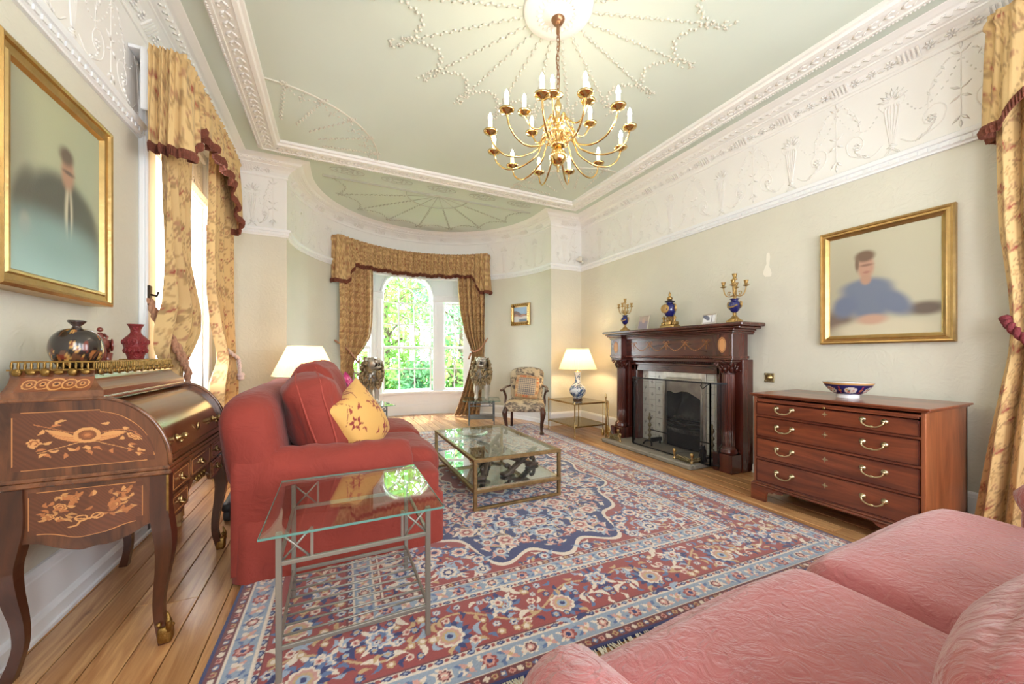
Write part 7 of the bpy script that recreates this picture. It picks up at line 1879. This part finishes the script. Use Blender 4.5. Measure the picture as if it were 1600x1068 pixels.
for k in range(50):
    t = rg.uniform(0, .36); sd = rg.choice(((t, .025), (t, .335), (.025, t), (.335, t))); c_ck.ros(*sd, .016, 0, [(SA(196, 110, 70), SA(170, 130, 90), SA(206, 176, 130))[k % 3]], 5, .3)
pw_ = thing('throw_pillow', 'small cushion with a grey lattice and rust floral border on the armchair', 'cushion', (2.67, 5.14, .49), rz=math.radians(-32), local=True)
u = np.linspace(-1, 1, 50); U, V = np.meshgrid(u, u); f_ = np.clip((1 - U ** 2) * (1 - V ** 2), 0, 1) ** .42; Mp = Matrix.Translation((.02, .10, .19)) @ Matrix.Rotation(math.radians(-18), 4, 'X') @ Matrix.Rotation(math.radians(6), 4, 'Y')
for sg in (1, -1):
    P = np.stack([U * .19 * (1 - .05 * V ** 2), -sg * f_ * .055, V * .185 * (1 - .05 * U ** 2)], -1).reshape(-1, 3); P = np.array([list(Mp @ Vector(p)) for p in P]).reshape(50, 50, 3)
    grid_obj('cover_front' if sg > 0 else 'cover_back', P, c_ck.sample((U + 1) * .18, (V + 1) * .18), M_pil, pw_, flip=sg < 0)

# ================================================================ LIONS
M_lion = mat('gilt_and_silvered_lion', S(168, 146, 110), .45, .5, bump=(34, .6, 1), mottle=(12, S(128, 112, 92), .8))
M_lions = mat('silvered_face_and_legs', S(200, 194, 184), .35, .6, bump=(26, .3))
M_maw = mat('dark_open_mouth', S(48, 32, 28), .7)
def lion(lbl, loc, rz, tail, hy=0):
    """faces local -Y; 0.65 high"""
    t = thing('lion_statue', lbl, 'statue', loc, 'roaring lion statues', rz, local=True); rg = random.Random(4)
    sk = bpy.data.meshes.new('body'); V = [(0, .17, .24), (0, .06, .29), (0, -.03, .36), (0, -.07, .43), (0, -.10, .50)]; R_ = [.085, .085, .105, .10, .085]; E = [(0, 1), (1, 2), (2, 3), (3, 4)]
    def leg(root, pts):
        k = root
        for (p, r) in pts: V.append(p); R_.append(r); E.append((k, len(V) - 1)); k = len(V) - 1
    for sx in (-1, 1):
        leg(2, [((sx * .07, -.07, .27), .052), ((sx * .075, -.085, .17), .036), ((sx * .075, -.085, .07), .028), ((sx * .075, -.10, .025), .032), ((sx * .075, -.135, .018), .026)])
        leg(0, [((sx * .08, .15, .17), .065), ((sx * .09, .10, .10), .040), ((sx * .085, .16, .06), .026), ((sx * .085, .13, .022), .028), ((sx * .085, .08, .016), .024)])
    sk.from_pydata(V, E, []); o = link_mesh('body', sk, M_lions, t); md = o.modifiers.new('skin', 'SKIN'); md.use_smooth_shade = True; lay = sk.skin_vertices[0].data
    for i, r in enumerate(R_): lay[i].radius = (r, r)
    lay[0].use_root = True; o.modifiers.new('sub', 'SUBSURF').levels = 2; o.modifiers['sub'].render_levels = 2
    m = MB()                                   # mane: overlapping locks over chest, neck and back of the head
    for k in range(300):
        a = rg.uniform(0, 2 * PI); q = rg.random(); z = .25 + .36 * q; rr = .105 + .035 * math.sin(PI * q); cy_ = -.045 - .065 * q
        x, y = rr * math.cos(a), cy_ + rr * .9 * math.sin(a)
        if q > .66 and math.sin(a) < -.45: continue
        n_ = Vector((math.cos(a), math.sin(a), .25)); d = Vector((rg.uniform(-.4, .4), rg.uniform(-.3, .1), -1)); p = Vector((x, y, z))
        m.tube([p - n_ * .012, p + d * .022 + n_ * .014, p + d * .052 + n_ * .004], [.014, .017, .004], 6)
    for k in range(40):
        a = rg.uniform(0, PI); p = Vector((.085 * math.cos(a) * rg.uniform(.6, 1), -.10 + .085 * math.sin(a), .60 + rg.uniform(-.03, .03))); n_ = Vector((math.cos(a), math.sin(a), .8))
        m.tube([p - n_ * .01, p + n_ * .018 + Vector((0, .01, -.005)), p + n_ * .012 + Vector((0, .03, -.03))], [.014, .016, .004], 6)
    m.ell((0, -.05, .41), (.105, .10, .17), 16, 12); m.obj('mane', M_lion, t)
    Hm = Matrix.Translation((0, -.13, .545)) @ Matrix.Rotation(math.radians(hy), 4, 'Z') @ Matrix.Rotation(math.radians(-16), 4, 'X')
    T_ = lambda m_: setattr(m_, 'v', [tuple(Hm @ Vector(p)) for p in m_.v])
    m = MB(); m.ell((0, .0, .02), (.082, .085, .082), 18, 12); m.rbox((0, -.075, .022), (.088, .085, .05), .022, 8); m.ell((0, -.118, .036), (.026, .016, .018), 10, 6); m.rbox((0, -.06, -.058), (.075, .08, .026), .012, 6)
    for sx in (-1, 1): m.ell((sx * .04, -.105, .012), (.03, .022, .022), 10, 6); m.ell((sx * .036, -.066, .058), (.026, .02, .012), 10, 6); m.ell((sx * .075, .03, .075), (.024, .012, .026), 8, 6); m.tube([(sx * .022, -.105, -.005), (sx * .022, -.108, -.03)], [.007, .002], 6); m.tube([(sx * .02, -.092, -.05), (sx * .02, -.094, -.028)], [.006, .002], 6)
    T_(m); hd = m.obj('head', M_lions, t)
    m = MB(); m.rbox((0, -.05, -.022), (.07, .09, .05), .015, 5); T_(m); m.obj('mouth', M_maw, hd)
    m = MB()
    for sx in (-1, 1): m.ell((sx * .034, -.08, .045), (.011, .009, .009), 8, 6)
    T_(m); m.obj('eye', M_maw, hd)
    m = MB(); m.tube(catmull(tail, 7), .011, 7); e = Vector(tail[-1]); m.ell(e, (.022, .022, .03), 8, 6); m.obj('tail', M_lions, t); t.scale = (1.13, 1.13, 1.13)
lion('roaring lion statue turned to the right, left of the bay window', (.46, 6.10, .4205), math.radians(24), [(0, .22, .26), (-.02, .30, .22), (-.04, .34, .32), (-.05, .30, .42), (-.03, .24, .41)], 14)
lion('roaring lion statue facing straight into the room, right of the bay window', (2.28, 6.03, .4205), math.radians(-22), [(0, .22, .26), (.03, .29, .2), (.05, .3, .10), (.10, .24, .04)], 0)

# ================================================================ PINK SOFA IN THE FOREGROUND
M_pink = mat('rose_pink_damask_velvet', S(170, 90, 90), .7, sheen=.45, bump=(15, 1.0, 2.8), var=(4, .07))
psf = thing('sofa', 'rose pink damask sofa in the foreground with its back to the camera', 'sofa', (1.45, .25, 0))
m = MB(); m.rbox((1.50, .28, .19), (2.38, .86, .30), .05, 12); m.obj('seat_base', M_pink, psf)
def pseat(x0, x1, seed):
    m = MB(); m.rbox(((x0 + x1) / 2, .30, .395), (x1 - x0, .90, .21), .085, 20, bulge=(.012, .03, .03), nf=wrinkle(.012, 4, seed)); return m.obj('seat_cushion', M_pink, psf)
pseat(.47, 1.435, 1); pseat(1.45, 2.57, 2)
m = MB(); m.rbox((1.53, -.24, .45), (2.5, .22, .78), .10, 14); m.obj('backrest', M_pink, psf)
for x, yf in ((.375, .60), (2.70, .50)):
    m = MB(); m.rbox((x, (yf - .25) / 2, .30), (.22, yf + .25, .56), .05, 10); m.tube([(x, -.26, .555), (x, yf - .38, .555), (x, yf - .12, .555), (x, yf - .03, .55), (x, yf, .535)], [.118, .118, .118, .108, .07], 20); m.obj('arm', M_pink, psf)
MB().rbox((1.53, .28, .03), (2.36, .80, .06), .01, 4).obj('plinth', M_dleg, psf)
for i, (x, w) in enumerate(((1.02, .92), (2.03, 1.06))):
    t = thing('back_cushion', ('rose pink back cushion at the bottom right corner of the picture', 'rose pink back cushion beyond the nearest one at the right edge')[i], 'cushion', (x, .02, .5), 'pink back cushions')
    m = MB(); m.rbox((x, .065, .70), (w, .22, .42), .10, 16, bulge=(.02, .05, .02), M=None, nf=wrinkle(.015, 4, 5 + i)); m.obj('cover', M_pink, t)
